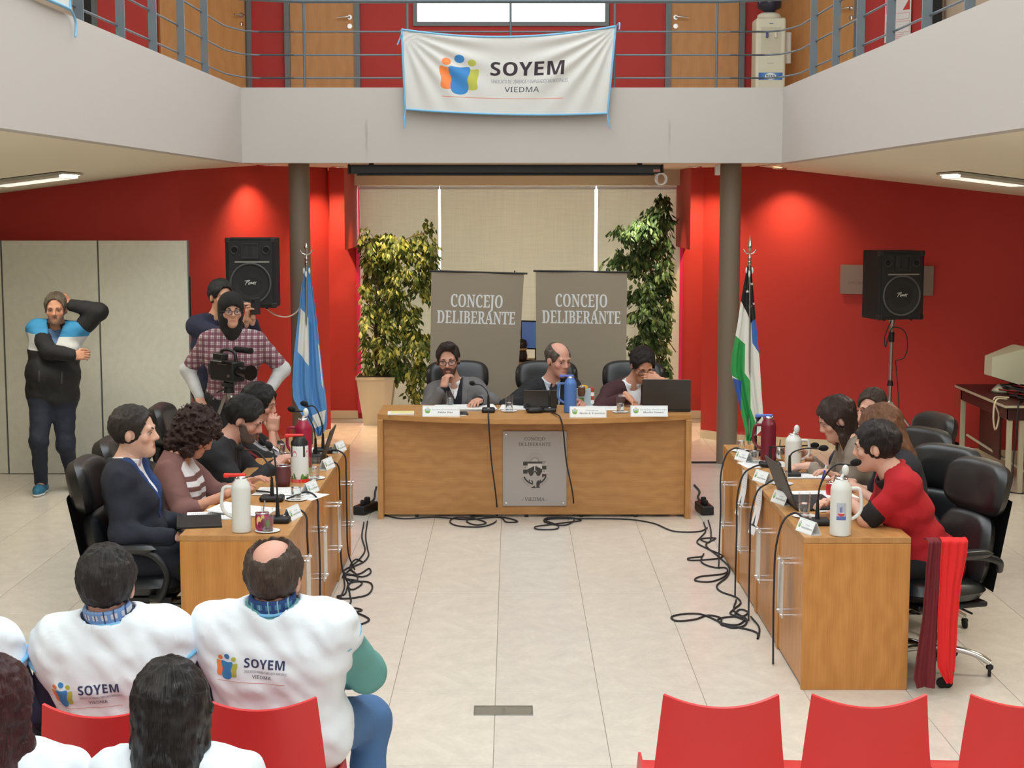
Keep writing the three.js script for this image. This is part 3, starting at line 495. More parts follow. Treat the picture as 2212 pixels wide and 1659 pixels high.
// ------------------------------------------------------------------ ficus trees in pots
function leafGeo(len, wid, fold) {
  const P = [[0, 0, 0], [-wid * 0.75, -fold, len * 0.3], [-wid, -fold * 1.2, len * 0.5], [0, 0.004, len * 0.45], [wid * 0.75, -fold, len * 0.3], [wid, -fold * 1.2, len * 0.5], [0, -len * 0.08, len]];
  const I = [0, 3, 1, 1, 3, 2, 2, 3, 6, 0, 4, 3, 4, 5, 3, 5, 6, 3]; const g = new THREE.BufferGeometry();
  g.setAttribute('position', new THREE.Float32BufferAttribute(P.flat(), 3)); g.setAttribute('uv', new THREE.Float32BufferAttribute(P.flatMap((p) => [p[0] / wid / 2 + 0.5, p[2] / len]), 2)); g.setIndex(I); return g.toNonIndexed();
}
function ficus(label, base, blobs, cols, nLeaf, potH, potLabel) {
  const pot = thing('planter_pot', potLabel, 'planter', base), g = thing('ficus_tree', label, 'potted tree', [base[0], potH - 0.06, base[2]]);
  const pm = mat(C(206, 196, 170), 0.75); const q = (r0, r1, y0, y1) => new THREE.CylinderGeometry(r1, r0, y1 - y0, 4, 1).rotateY(Math.PI / 4).translate(0, (y0 + y1) / 2, 0);
  part('body', q(0.19, 0.29, 0, potH).toNonIndexed(), pm, pot).geometry.computeVertexNormals();
  part('rim', [bb(-0.21, 0.21, potH - 0.03, potH, 0.19, 0.21), bb(-0.21, 0.21, potH - 0.03, potH, -0.21, -0.19), bb(-0.21, -0.19, potH - 0.03, potH, -0.19, 0.19), bb(0.19, 0.21, potH - 0.03, potH, -0.19, 0.19)], pm, pot);
  part('soil', bx(0.39, 0.01, 0.39, 0, potH - 0.003, 0), mat(C(48, 36, 26), 0.95), pot);
  const bark = mat(C(104, 86, 66), 0.85), o = g.position, rel = (p) => p.clone().sub(o);
  const cen = blobs.map(([px, py, rx, ry]) => { const c = atZ(px, py, base[2] + rr(-0.12, 0.25)), s = -c.z / FOCAL; return { c, rx: rx * s, ry: ry * s, rz: Math.min(0.32, rx * s) }; });
  const fork = V(0.02, 0.85, 0); part('trunk', [tube([[0, -0.02, 0], [0.02, 0.3, 0.01], [-0.01, 0.6, 0], fork, [0.03, 1.2, 0.01]], 0.022, 30), tube([[0.03, 0, 0.02], [-0.02, 0.3, -0.02], [0.03, 0.6, 0.02], fork], 0.016, 30)], bark, g);
  const mats = cols.map((c) => mat(c, 0.5, { transmission: 0.25, thickness: 0, side: THREE.DoubleSide })), gs = [leafGeo(0.08, 0.021, 0.006), leafGeo(0.07, 0.019, 0.008), leafGeo(0.09, 0.023, 0.004)];
  const rest = mats.map(() => []); let k = 0; const total = cen.reduce((a, b) => a + b.rx * b.ry, 0);
  for (const b of cen) {
    const t = rel(b.c), from = V(0.02, Math.min(Math.max(0.5, t.y - 0.35), 1.25), 0); part('branch', tube([from, from.clone().lerp(t, 0.5).add(V(0, 0.08, 0)), t], 0.006, 14, 6), bark, g);
    const n = Math.round(nLeaf * b.rx * b.ry / total), twigs = Math.max(3, Math.round(n / 22));
    for (let w = 0; w < twigs; w++) {
      const th = rr(0, 6.283), ph = Math.acos(rr(-1, 1)), R = Math.cbrt(rr(0.12, 1)); const tip = V(b.rx * R * Math.sin(ph) * Math.cos(th), b.ry * R * Math.cos(ph), b.rz * R * Math.sin(ph) * Math.sin(th)), dir = tip.clone().setY(tip.y * 0.3 - 0.06).normalize();
      for (let i = 0; i < n / twigs; i++) {
        const p = t.clone().add(tip).addScaledVector(dir, rr(-0.1, 0.06)).add(V(rr(-0.05, 0.05), rr(-0.06, 0.04), rr(-0.05, 0.05))); if (Math.abs(p.x + o.x) > 1.70 - (p.x + o.x < 0 ? 0.08 : 0)) continue;
        const e = new THREE.Euler(rr(0.5, 1.35), Math.atan2(dir.x, dir.z) + rr(-1.3, 1.3), rr(-0.7, 0.7), 'YXZ'), s = rr(0.75, 1.15), mi = Math.min(cols.length - 1, Math.floor(Math.pow(rnd(), 1.3) * cols.length)), gi = Math.floor(rnd() * 3);
        if (k < 300 && p.z > 0.02 && rnd() < 0.5) { const l = part('leaf', gs[gi], mats[mi], g); l.position.copy(p); l.rotation.copy(e); l.scale.setScalar(s); k++; } else rest[mi].push(gs[gi].clone().applyMatrix4(new THREE.Matrix4().compose(p, new THREE.Quaternion().setFromEuler(e), V(s, s, s))));
      }
    }
  }
  for (const gsn of gs) gsn.computeVertexNormals();
  rest.forEach((r, i) => { const m = merged(r); m.computeVertexNormals(); const f = part('foliage', m, mats[i], g); f.userData.kind = 'stuff'; });
}
ficus('bushy yellow green ficus tree beside the left banner', [-1.47, 0, -17.25],
  [[800, 520, 36, 30], [850, 545, 56, 46], [905, 540, 36, 36], [925, 575, 26, 30], [800, 585, 40, 46], [870, 610, 52, 40], [920, 625, 30, 26], [790, 650, 36, 40], [845, 665, 44, 40], [780, 715, 30, 40], [830, 730, 40, 42], [890, 700, 34, 40], [905, 745, 40, 44], [790, 785, 40, 34], [850, 790, 44, 34], [900, 810, 34, 34], [890, 850, 18, 22], [765, 800, 14, 20], [925, 500, 12, 14]],
  [C(96, 118, 52), C(74, 100, 46), C(140, 152, 66), C(168, 174, 88)], 5200, 0.53, 'square cream planter pot under the yellow green ficus');
ficus('tall dark green ficus tree beside the right banner', [1.47, 0, -17.2],
  [[1425, 440, 24, 16], [1430, 470, 40, 26], [1385, 490, 36, 26], [1345, 510, 28, 18], [1420, 520, 46, 34], [1340, 560, 26, 18], [1380, 565, 44, 30], [1430, 585, 44, 36], [1470, 470, 14, 24], [1385, 620, 44, 36], [1450, 635, 34, 40], [1395, 680, 44, 40], [1455, 695, 30, 36], [1400, 740, 46, 36], [1460, 760, 28, 34], [1375, 790, 24, 34], [1425, 800, 44, 30], [1440, 840, 16, 26], [1400, 850, 24, 20]],
  [C(70, 104, 54), C(54, 84, 46), C(100, 132, 70), C(126, 154, 92)], 5000, 0.53, 'square cream planter pot under the tall dark ficus');

// ------------------------------------------------------------------ roll-up banners
function rollUp(pts, z, label, poleX) {
  const [a, b, c, d] = pts.map(([x, y]) => atZ(x, y, z)), base = V((c.x + d.x) / 2, 0, z); const g = thing('roll_up_banner', label, 'banner', base);
  const tex = canvasTex(800, 2048, (x, w, h) => { x.fillStyle = '#988c7a'; x.fillRect(0, 0, w, h); for (let i = 0; i < 5000; i++) { x.fillStyle = `rgba(${rnd() < 0.5 ? '255,250,235' : '60,50,40'},0.035)`; x.fillRect(rnd() * w, rnd() * h, 2 + rnd() * 30, 1.5); } x.fillStyle = '#dfe1e2'; x.textAlign = 'center'; x.font = 'bold 182px serif'; for (const [t, y, k] of [['CONCEJO', 363, 0.58], ['DELIBERANTE', 534, 0.87]]) { x.save(); x.translate(w / 2, y); x.scale(k * w / x.measureText(t).width, 1); x.fillText(t, 0, 0); x.restore(); } });
  const top = a.clone().sub(base), tr = b.clone().sub(base), bl = V(c.x - base.x, 0.08, 0), br = V(d.x - base.x, 0.08, 0);
  part('fabric', slabOf(10, 24, (u, v) => { const l = bl.clone().lerp(top, v), r = br.clone().lerp(tr, v), p = l.lerp(r, u); return [p.x, p.y, 0.006 * Math.sin(u * 9 + v * 3)]; }, 0.002), mat(C(255, 255, 255), 0.8, { map: tex }), g);
  part('top_rail', rod([top.x - 0.02, top.y, 0], [tr.x + 0.03, tr.y, 0], 0.008), M.black, g);
  part('base', rb(br.x - bl.x + 0.02, 0.08, 0.12, 0.02, 0, 0.04, 0), M.brushed, g);
  part('support_pole', rod([poleX, 0.06, -0.05], [poleX, top.y, -0.02], 0.006), M.black, g);
}
rollUp([[932, 585], [1132, 591], [926, 1000], [1108, 1000]], -13.85, 'taupe roll up banner reading CONCEJO DELIBERANTE behind the man in grey blazer', 0.385);
rollUp([[1157, 585], [1355, 588], [1160, 1000], [1350, 1000]], -13.8, 'taupe roll up banner reading CONCEJO DELIBERANTE behind the balding man in black suit', -0.36);

// ------------------------------------------------------------------ flags on poles
function flag(spec) {
  const { sil, z, label, draw, pole, base, folds, name } = spec, g = thing('flag', label, 'flag', [base[0], 0, base[1]]);
  const x0 = Math.min(...sil.map((s) => s[1])), x1 = Math.max(...sil.map((s) => s[2])), y0 = sil[0][0], y1 = sil[sil.length - 1][0];
  const tex = canvasTex(512, 1024, (x, w, h) => { x.save(); x.scale(w / (x1 - x0), h / (y1 - y0)); x.translate(-x0, -y0); draw(x); x.restore(); });
  const at = (y) => { let i = 0; while (i < sil.length - 2 && y > sil[i + 1][0]) i++; const a = sil[i], b = sil[i + 1], t = (y - a[0]) / (b[0] - a[0]); return [a[1] + (b[1] - a[1]) * t, a[2] + (b[2] - a[2]) * t]; };
  const A = atZ(x0, y0, z), B = atZ(x1, y1, z);
  const geo = slabOf(48, 60, (u, v) => { const y = y0 + (1 - v) * (y1 - y0), [l, r] = at(y), p = atZ(l + (r - l) * u, y, z), k = 0.3 + 0.7 * (1 - v); return [p.x - base[0], p.y, z - base[1] + folds * k * Math.sin(u * 15 + 0.8 * Math.sin(v * 5)) + 0.5 * folds * k * Math.sin(u * 31 + 2)]; }, 0.002);
  const P = geo.attributes.position, uv = geo.attributes.uv; for (let i = 0; i < P.count; i++) uv.setXY(i, (P.getX(i) + base[0] - A.x) / (B.x - A.x), (P.getY(i) - B.y) / (A.y - B.y));
  part('cloth', geo, mat(C(255, 255, 255), 0.7, { map: tex, sheen: 0.3 }), g);
  const tp = atZ(...pole[0], z).sub(V(base[0], 0, base[1])), bt = V(0, 0.05, 0);
  part('pole', rod(bt, tp, 0.013, 12), M.brushed, g); part('base', lathe([[0.001, 0], [0.16, 0], [0.16, 0.018], [0.05, 0.035], [0.025, 0.09], [0.001, 0.09]]), M.brushed, g);
  const f = part('finial', [lathe([[0.001, 0], [0.016, 0], [0.016, 0.03], [0.01, 0.04], [0.02, 0.055], [0.01, 0.07], [0.008, 0.11], [0.014, 0.14], [0.018, 0.17], [0.001, spec.tip]], 14), tube([[-0.055, 0.135, 0], [-0.035, 0.105, 0], [0, 0.095, 0], [0.035, 0.105, 0], [0.055, 0.135, 0]], 0.006, 20)], M.chrome, g); f.position.copy(tp);
  part('bow', [0, 1, 2, 3].map((i) => ball(0.03, tp.x + 0.0 + Math.cos(i * 1.7) * 0.025, tp.y - 0.05 - 0.03 * (i % 2), tp.z + 0.02 * Math.sin(i * 1.7), 0.35, 1, 0.35, 10)), M.white, g);
}
flag({ z: -14.25, base: [-1.86, -14.28], tip: 0.20, pole: [[662, 573]], label: 'sky blue and white flag on a pole beside the left column', folds: 0.022,
  sil: [[575, 660, 667], [620, 651, 675], [700, 642, 686], [760, 636, 692], [830, 632, 700], [860, 634, 705], [900, 655, 707], [925, 678, 706], [942, 686, 692]],
  draw: (x) => { x.fillStyle = '#5b94cf'; x.fillRect(0, 0, 2212, 1659); const poly = (...p) => { x.beginPath(); p.forEach(([a, b], i) => (i ? x.lineTo(a, b) : x.moveTo(a, b))); x.fill(); }; x.fillStyle = '#e6e6e0'; poly([649, 664], [667, 686], [667, 790], [641, 758]); poly([664, 900], [705, 884], [700, 916], [676, 926]); x.fillStyle = '#4d86c3'; poly([668, 690], [674, 700], [672, 940], [664, 940]); x.fillStyle = '#e6e6e0'; poly([688, 740], [691, 745], [700, 840], [696, 830]); } });
flag({ z: -14.05, base: [2.115, -14.08], tip: 0.26, pole: [[1619, 572]], label: 'green white blue and black provincial flag beside the right column', folds: 0.02,
  sil: [[575, 1614, 1622], [640, 1602, 1628], [700, 1593, 1633], [770, 1580, 1640], [800, 1578, 1642], [850, 1590, 1645], [890, 1600, 1648], [925, 1608, 1648], [952, 1612, 1622]],
  draw: (x) => {
    const poly = (c, ...p) => { x.fillStyle = c; x.beginPath(); p.forEach(([a, b], i) => (i ? x.lineTo(a, b) : x.moveTo(a, b))); x.fill(); };
    x.fillStyle = '#e4e3dc'; x.fillRect(0, 0, 2212, 1659); poly('#1d1b1b', [1600, 560], [1640, 560], [1640, 680], [1620, 697], [1612, 675], [1600, 650], [1590, 640]);
    poly('#3a63b0', [1621, 695], [1632, 684], [1650, 740], [1640, 770], [1636, 760], [1624, 740]); poly('#2f9a50', [1588, 722], [1609, 742], [1609, 820], [1604, 824], [1570, 800], [1570, 780]); poly('#2f9a50', [1606, 800], [1621, 822], [1622, 880], [1634, 918], [1625, 960], [1600, 960], [1598, 880]); poly('#33549f', [1586, 815], [1604, 822], [1602, 900], [1586, 900]);
    x.fillStyle = '#f2f2ee'; for (const [a, b] of [[1618, 612], [1622, 613], [1612, 629], [1618, 661], [1626, 655]]) { x.beginPath(); for (let i = 0; i < 10; i++) { const t = i * Math.PI / 5 - 1.57, r = i % 2 ? 1.6 : 4; x.lineTo(a + r * Math.cos(t), b + r * Math.sin(t)); } x.fill(); } } });

// ------------------------------------------------------------------ union banners on the railing
function unionLogo(x, s, txt, ox, oy, line = true) {               // s: scale, drawn around (ox, oy) on a 1000 x 420 field
  x.save(); x.translate(ox, oy); x.scale(s, s);
  const fig = (c, cx, head, top, bot, w) => { x.fillStyle = c; x.beginPath(); x.arc(cx, head[0], head[1], 0, 7); x.fill(); x.beginPath(); x.moveTo(cx - w, top + 8); x.quadraticCurveTo(cx - w * 0.9, top - 6, cx - w * 0.5, top); x.quadraticCurveTo(cx, top + 8, cx + w * 0.5, top); x.quadraticCurveTo(cx + w * 0.95, top - 6, cx + w, top + 8); x.bezierCurveTo(cx + w * 1.05, top + 60, cx + w * 0.55, top + 70, cx + w * 0.82, top + 120); x.quadraticCurveTo(cx + w, bot, cx, bot); x.quadraticCurveTo(cx - w, bot, cx - w * 0.82, top + 120); x.bezierCurveTo(cx - w * 0.55, top + 70, cx - w * 1.05, top + 60, cx - w, top + 8); x.fill(); };
  fig('#f28a4c', 72, [66, 26], 100, 262, 42); fig('#b9bb52', 218, [66, 24], 110, 262, 40); fig('#3e86c6', 146, [42, 29], 98, 296, 62);
  const fit = (t, px, py, width) => { x.save(); x.translate(px, py); x.scale(width / x.measureText(t).width, 1); x.fillText(t, 0, 0); x.restore(); }; x.fillStyle = txt; x.font = 'bold 134px sans-serif'; fit('SOYEM', 318, 152, 440);
  x.font = '27px sans-serif'; x.fillStyle = '#777a88'; x.font = '34px sans-serif'; fit('SINDICATO DE OBREROS Y EMPLEADOS MUNICIPALES', 328, 204, 445); x.font = '50px sans-serif'; x.fillStyle = '#44464e'; x.font = '52px sans-serif'; fit('VIEDMA', 408, 268, 200);
  if (line) { x.fillStyle = '#dc8264'; x.fillRect(44, 312, 706, 4); } x.restore();
}
function unionBanner(P, label, ties, name = 'union_banner') {     // P(u,v) world position, v=1 at the top
  const o = P(0.5, 0), g = thing(name, label, 'banner', o), rel = (u, v) => P(u, v).sub(o).toArray();
  const tex = canvasTex(1400, 560, (x, w, h) => { x.fillStyle = '#d6d5d0'; x.fillRect(0, 0, w, h); x.save(); x.translate(205, 126); x.scale(1.17, 1.02); unionLogo(x, 1, '#3a3038', 0, 0); x.restore(); });
  part('cloth', slabOf(90, 40, (u, v) => rel(u, v), 0.002), mat(C(255, 255, 255), 0.8, { map: tex }), g);
  const blue = mat(C(126, 186, 222), 0.7), edge = (f) => { const p = []; for (let i = 0; i <= 30; i++) p.push(f(i / 30)); return tube(p, 0.010, 90, 6); };
  part('hem', edge((t) => rel(t, 1)), blue, g); part('hem', edge((t) => rel(t, 0)), blue, g); part('hem', edge((t) => rel(0, t)), blue, g); part('hem', edge((t) => rel(1, t)), blue, g);
  ties.forEach((t) => part('tie', tube(t.map((q) => q.clone().sub(o)), 0.007, 20, 6), blue, g));
}
{
  const z = -14.03, Q = (px, py) => atZ(px, py, z);
  const P = (u, v) => {
    const top = 64 + 26 * (1 - (2 * u - 1) ** 2) * 0.75 - 7 * u, bot = 236 + 9 * u + 7 * (1 - (2 * u - 1) ** 2), xl = 868 + 8 * (1 - v), xr = 1330 - 18 * (1 - v); const p = Q(xl + (xr - xl) * u, bot + (top - bot) * v);
    const rip = (uu, vv) => { const a = Math.atan2(1 - vv, uu * 2.4 + 0.02), r = Math.hypot(1 - vv, uu * 2.4); return 0.012 * Math.sin(a * 22) * Math.exp(-Math.pow((r - 0.55) / 0.5, 2)); };
    p.z += 0.02 + rip(u, v) + rip(1 - u, v) + 0.006 * Math.sin(u * 7 + v * 3); return p;
  };
  unionBanner(P, 'white union banner reading SOYEM VIEDMA tied to the centre railing', [[P(0, 1), V(-0.911, P(0, 1).y, -14.135), V(-0.925, P(0, 1).y, -14.16), V(-0.94, P(0, 1).y - 0.01, -14.06), V(-0.99, P(0, 1).y - 0.13, -14.03)], [P(1, 1), V(0.895, P(1, 1).y + 0.01, -14.135), V(0.912, P(1, 1).y + 0.02, -14.16), V(0.93, P(1, 1).y + 0.03, -14.06), V(0.925, P(1, 1).y - 0.03, -14.03)], [P(0, 0), Q(874, 258), Q(874, 278)].map((p, i) => (i ? p.setZ(z + 0.03) : p)), [P(1, 0), Q(1314, 262), Q(1317, 278)].map((p, i) => (i ? p.setZ(z + 0.03) : p))]);
  const X = -2.335, onX = (px, py) => { const [a, b, c] = rayTo(px, py), t = X / a; return V(X, EYE + b * t, c * t); };
  const c0 = onX(150, 20), P2 = (u, v) => V(X + 0.006 * Math.sin(u * 9 + v * 4), c0.y + 0.05 * (1 - u) * 0 + 0.7 * v + 0.0 * u, c0.z + 1.9 * (1 - u));
  unionBanner(P2, 'second white union banner tied to the left railing', [[P2(1, 0), onX(158, 30), onX(164, 50), onX(163, 80)]]);
}
// ------------------------------------------------------------------ upper gallery things
{
  const x = 2.70, z = -17.1, y = FTOP - 0.06, g = thing('water_dispenser', 'cream bottled water dispenser in the upper gallery', 'water dispenser', [x, y, z]);
  const cm = mat(C(222, 218, 198), 0.5);
  part('body', rb(0.315, 0.98, 0.32, 0.03, 0, 0.49, 0), cm, g); part('shoulder', lathe([[0.11, 0.97], [0.13, 0.98], [0.12, 1.02], [0.09, 1.04], [0.001, 1.04]]), cm, g);
  part('bottle', lathe([[0.05, 1.02], [0.06, 1.06], [0.125, 1.09], [0.13, 1.15], [0.122, 1.17], [0.13, 1.19], [0.13, 1.36], [0.1, 1.4], [0.001, 1.4]]), mat(C(40, 42, 62), 0.2), g);
  const rc = part('tap_recess', [bb(-0.105, 0.105, 0.60, 0.88, 0.158, 0.162)], mat(C(206, 200, 180), 0.6), g);
  for (const s of [-1, 1]) part('tap', [rb(0.024, 0.05, 0.03, 0.006, s * 0.045, 0.795, 0.175), rb(0.018, 0.02, 0.014, 0.004, s * 0.045, 0.825, 0.178)], s < 0 ? mat(C(70, 90, 160), 0.5) : cm, rc);
  part('label', new THREE.PlaneGeometry(0.25, 0.075).translate(0, 0.375, 0.1625), mat(C(255, 255, 255), 0.5, { map: canvasTex(256, 76, (c, w, h) => { const gr = c.createLinearGradient(0, 0, w, 0); gr.addColorStop(0, '#2c63b4'); gr.addColorStop(0.5, '#7fb2df'); gr.addColorStop(1, '#2c63b4'); c.fillStyle = gr; c.fillRect(0, 0, w, h); c.fillStyle = '#eef4fa'; c.beginPath(); c.ellipse(128, 38, 60, 34, 0, 0, 7); c.fill(); c.fillStyle = '#25406f'; c.font = 'bold 46px sans-serif'; c.textAlign = 'center'; c.fillText('YESS', 128, 56); }) }), g);
  part('badge', bx(0.04, 0.01, 0.002, 0, 0.915, 0.161), mat(C(90, 130, 160), 0.5), g);
  part('drip_line', bx(0.07, 0.006, 0.002, 0, 0.51, 0.161), mat(C(170, 164, 146), 0.5), g);
  const c = thing('cup_dispenser', 'white paper cup tube beside the water dispenser', 'cup dispenser', [x + 0.2, y + 0.52, z]); part('tube', cyl(0.038, 0.038, 0.30, 0, 0, 0), M.white, c); part('bracket', bx(0.05, 0.04, 0.03, -0.03, 0.12, 0), cm, c); part('cap', cyl(0.04, 0.036, 0.02, 0, 0.3, 0), M.white, c);
}
{
  const p = V(3.79, 0, -16.62), n = thing('safety_sign', 'white and red extinguisher sign on the upper right wall', 'sign', [3.905, FTOP + 0.62, -16.475], -Math.PI / 4);
  part('plate', rb(0.3, 0.62, 0.006, 0.002, 0, 0.31, 0), M.white, n);
  part('print', new THREE.PlaneGeometry(0.29, 0.61).translate(0, 0.31, 0.0035), mat(C(255, 255, 255), 0.6, { map: canvasTex(290, 610, (x, w, h) => { x.fillStyle = '#e6e2e2'; x.fillRect(0, 0, w, h); x.fillStyle = '#cc3a38'; x.beginPath(); x.moveTo(8, 8); x.lineTo(280, 8); x.lineTo(8, 330); x.fill(); x.fillStyle = '#e6e2e2'; x.beginPath(); x.moveTo(60, 8); x.lineTo(130, 8); x.lineTo(8, 150); x.lineTo(8, 70); x.fill(); x.fillStyle = '#cc3a38'; x.beginPath(); x.moveTo(280, 180); x.lineTo(280, 300); x.lineTo(200, 300); x.fill(); x.strokeStyle = '#d08a8c'; x.lineWidth = 4; x.strokeRect(100, 330, 176, 60); x.strokeRect(10, 410, 270, 110); x.fillStyle = '#d9a3a4'; for (let i = 0; i < 3; i++) x.fillRect(20, 540 + i * 18, 200 - i * 30, 8); }) }), n);
  const s2 = thing('notice_sheet', 'framed notice on the upper left beige wall', 'notice', [-4.14, FTOP + 0.62, -13.2], Math.PI / 2); part('sheet', rb(0.5, 0.7, 0.006, 0.002, 0, 0.35, 0), M.paper, s2); part('border', [bx(0.42, 0.006, 0.002, 0, 0.05, 0.004), bx(0.42, 0.006, 0.002, 0, 0.16, 0.004)], mat(C(180, 90, 70), 0.7), s2);
  for (const s of [-1, 1]) { const c = thing('gallery_door_post', s < 0 ? 'dark post beside the beige wall on the left gallery' : 'dark post beside the beige wall on the right gallery', 'post', [s * 4.06, FTOP - 0.06, -15.6]); part('post', rb(0.1, 2.3, 0.1, 0.008, 0, 1.15, 0), M.black, c); part('face', bx(0.03, 2.3, 0.11, -s * 0.06, 1.15, 0), M.steel, c); }
}

// ------------------------------------------------------------------ things on the desks
function mic(base, h, headPos, turn, label, ringed) {
  const g = thing('gooseneck_microphone', label, 'microphone', [base.x, h, base.z]), hp = headPos.clone().sub(g.position);
  const q = new THREE.Quaternion().setFromAxisAngle(V(0, 1, 0), turn);
  part('base', rb(0.1, 0.032, 0.13, 0.014, 0, 0.016, 0, false, 3).applyQuaternion(q), M.black, g); part('switch', rb(0.02, 0.006, 0.014, 0.002, 0, 0.034, 0.035).applyQuaternion(q), M.brushed, g);
  part('stem', [cyl(0.012, 0.009, 0.06, 0, 0.03, 0, 12), cyl(0.009, 0.007, 0.04, 0, 0.09, 0, 12)], M.black, g);
  const s = V(0, 0.12, 0), d = hp.clone().sub(s), end = hp.clone().addScaledVector(d.clone().setY(d.y * 0.5).normalize(), -0.03);
  part('gooseneck', tube([s, V(d.x * 0.08, 0.12 + (hp.y - 0.12) * 0.45, d.z * 0.08), V(d.x * 0.45, 0.12 + (hp.y - 0.12) * 0.93, d.z * 0.45), end], 0.0045, 30), M.black, g);
  const dir = hp.clone().sub(V(d.x * 0.45, 0.12 + (hp.y - 0.12) * 0.93, d.z * 0.45)).normalize(), f = ball(0.019, 0, 0, 0, 1, 1.55, 1, 14); f.applyQuaternion(new THREE.Quaternion().setFromUnitVectors(V(0, 1, 0), dir));
  part('windscreen', f.translate(hp.x, hp.y, hp.z), M.foam, g, 'black foam windscreen'); part('capsule', rod(end, hp, 0.009), M.black, g);
  return g;
}
const onT = (px, py) => onH(px, py, DT), onM = (px, py) => onH(px, py, MT);
mic(onT(600, 1128), DT, atZ(581, 962, -8.15), Math.PI / 2, 'gooseneck microphone beside the white thermos with red stopper');
mic(onT(588, 1082), DT, atZ(517, 968, -8.75), Math.PI / 2, 'gooseneck microphone bent towards the bearded man');
mic(onT(682, 990), DT, atZ(630, 884, -10.2), Math.PI / 2, 'gooseneck microphone beside the maroon thermos leaning towards floral blouse');
mic(onT(698, 978), DT, atZ(657, 872, -10.42), Math.PI / 2, 'taller gooseneck microphone in front of the sky blue flag');
mic(onT(1765, 1133), DT, atZ(1849, 999, -8.0), -Math.PI / 2, 'gooseneck microphone in front of the woman in red dress');
mic(onT(1705, 1030), DT, atZ(1779, 968, -9.4), -Math.PI / 2, 'gooseneck microphone bent low before the grey blazer');
mic(onT(1663, 1008), DT, atZ(1760, 962, -9.85), -Math.PI / 2, 'gooseneck microphone behind the small white thermos');
mic(onT(1632, 984), DT, atZ(1638, 901, -10.3), -Math.PI / 2, 'gooseneck microphone against the provincial flag');
mic(onM(1055, 890), MT, atZ(1020, 828, -12.3), 0, 'gooseneck microphone in front of the man in grey blazer');
mic(onM(1187, 889), MT, atZ(1192, 842, -12.35), 0, 'gooseneck microphone in front of the balding man in black suit');

function glass(p, y, label, withWater = true, r = 0.03, h = 0.125) {
  const g = thing('drinking_glass', label, 'glass', [p.x, y, p.z]);
  part('wall', lathe([[r * 0.9, 0.001], [r, 0.006], [r * 1.03, h], [r * 0.97, h], [r * 0.93, 0.014], [0.0005, 0.014]], 24), M.glass, g); part('bottom', cyl(r * 0.9, r * 0.93, 0.012, 0, 0.001, 0), mat(C(236, 240, 240), 0.05, { transmission: 0.95, thickness: 0.01, ior: 1.45 }), g);
  if (withWater) part('water', cyl(r * 0.9, r * 0.93, h * 0.42, 0, 0.015, 0), mat(C(240, 246, 248), 0.02, { transmission: 0.96, thickness: 0.02, ior: 1.33 }), g); return g;
}
function coaster(p, y, label) { const g = thing('saucer', label, 'saucer', [p.x, y, p.z]); part('disc', lathe([[0.0005, 0.001], [0.045, 0.001], [0.062, 0.005], [0.062, 0.007], [0.044, 0.003], [0.0005, 0.003]], 28), M.coaster, g); return g; }
[[578, 1148, 'glass of water on a white saucer next to the pink mate cup'], [640, 1080, 'glass of water between the papers before the curly haired woman'], [680, 1034, 'glass with dark drink beside the leaf patterned thermos'], [608, 983, 'glass in front of the woman in floral blouse']].forEach(([x, y, l]) => { const p = onT(x, y); coaster(p, DT, 'white saucer under the ' + l.split(' ').slice(0, 2).join(' ') + ' ' + l.split(' ').slice(-4).join(' ')); glass(p, DT + 0.003, l); });
[[1737, 1116, 'glass of water beside the laptop on the right desks'], [1629, 998, 'empty glass by the maroon thermos with blue stopper'], [1600, 975, 'tall glass at the flag end of the right desks'], [1690, 1046, 'glass behind the open laptop on the right desks']].forEach(([x, y, l]) => { const p = onT(x, y); coaster(p, DT, 'white saucer under the ' + l); glass(p, DT + 0.003, l); });
[[972, 879, 'glass in front of the grey blazer with hand on chin'], [1100, 889, 'glass on a saucer between grey blazer and black suit'], [1340, 891, 'glass on a saucer beside the blue thermos name card']].forEach(([x, y, l]) => { const p = onM(x, y); coaster(p, MT, 'white saucer under the ' + l); glass(p, MT + 0.003, l); });

// thermos flasks
function thermos(p, y, h, r, bodyMat, label, o = {}) {
  const g = thing('thermos', label, 'thermos', [p.x, y, p.z], o.turn || 0), w = o.waist || 1;
  const body = part('body', lathe([[0.0005, 0], [r * 0.95, 0], [r, 0.008], [r, h * 0.18], [r * w, h * 0.22], [r * w, h * 0.5], [r, h * 0.54], [r, h * 0.7], [r * 0.96, h * 0.74], [r * 0.8, h * 0.80], [r * 0.62, h * 0.83], [r * 0.6, h * 0.86], [0.0005, h * 0.86]], 36), bodyMat, g);
  part('neck', lathe([[0.0005, h * 0.9], [r * 0.56, h * 0.9], [r * 0.58, h * 0.86], [r * 0.58, h * 0.85]], 24), M.chrome, g);
  if (o.handle !== 0) { const s = o.handle || -1; part('handle', tube([[s * r * 0.85, h * 0.72, 0], [s * (r + 0.035), h * 0.71, 0], [s * (r + 0.045), h * 0.6, 0], [s * (r + 0.045), h * 0.38, 0], [s * (r + 0.02), h * 0.28, 0], [s * r * 0.9, h * 0.24, 0]], 0.009, 30), bodyMat, g); }
  const cm = o.cap || M.white;
  if (o.open) part('stopper', [rod([0, h * 0.89, 0], [0.012, h * 0.95, 0], 0.008), ball(0.024, 0.018, h * 1.0, 0, 0.75, 1.1, 0.75, 14)], cm, g); else part('spout', [rb(0.09, 0.016, 0.03, 0.006, -0.02, h * 0.91, 0), rb(0.03, 0.022, 0.03, 0.008, -0.07, h * 0.905, 0)], cm, g);
  return { g, body };
}
const whiteP = mat(C(226, 228, 222), 0.4), maroon = mat(C(120, 26, 44), 0.35), pinkR = mat(C(160, 30, 64), 0.35), blueP = mat(C(86, 128, 198), 0.4), redP = mat(C(226, 52, 40), 0.5);
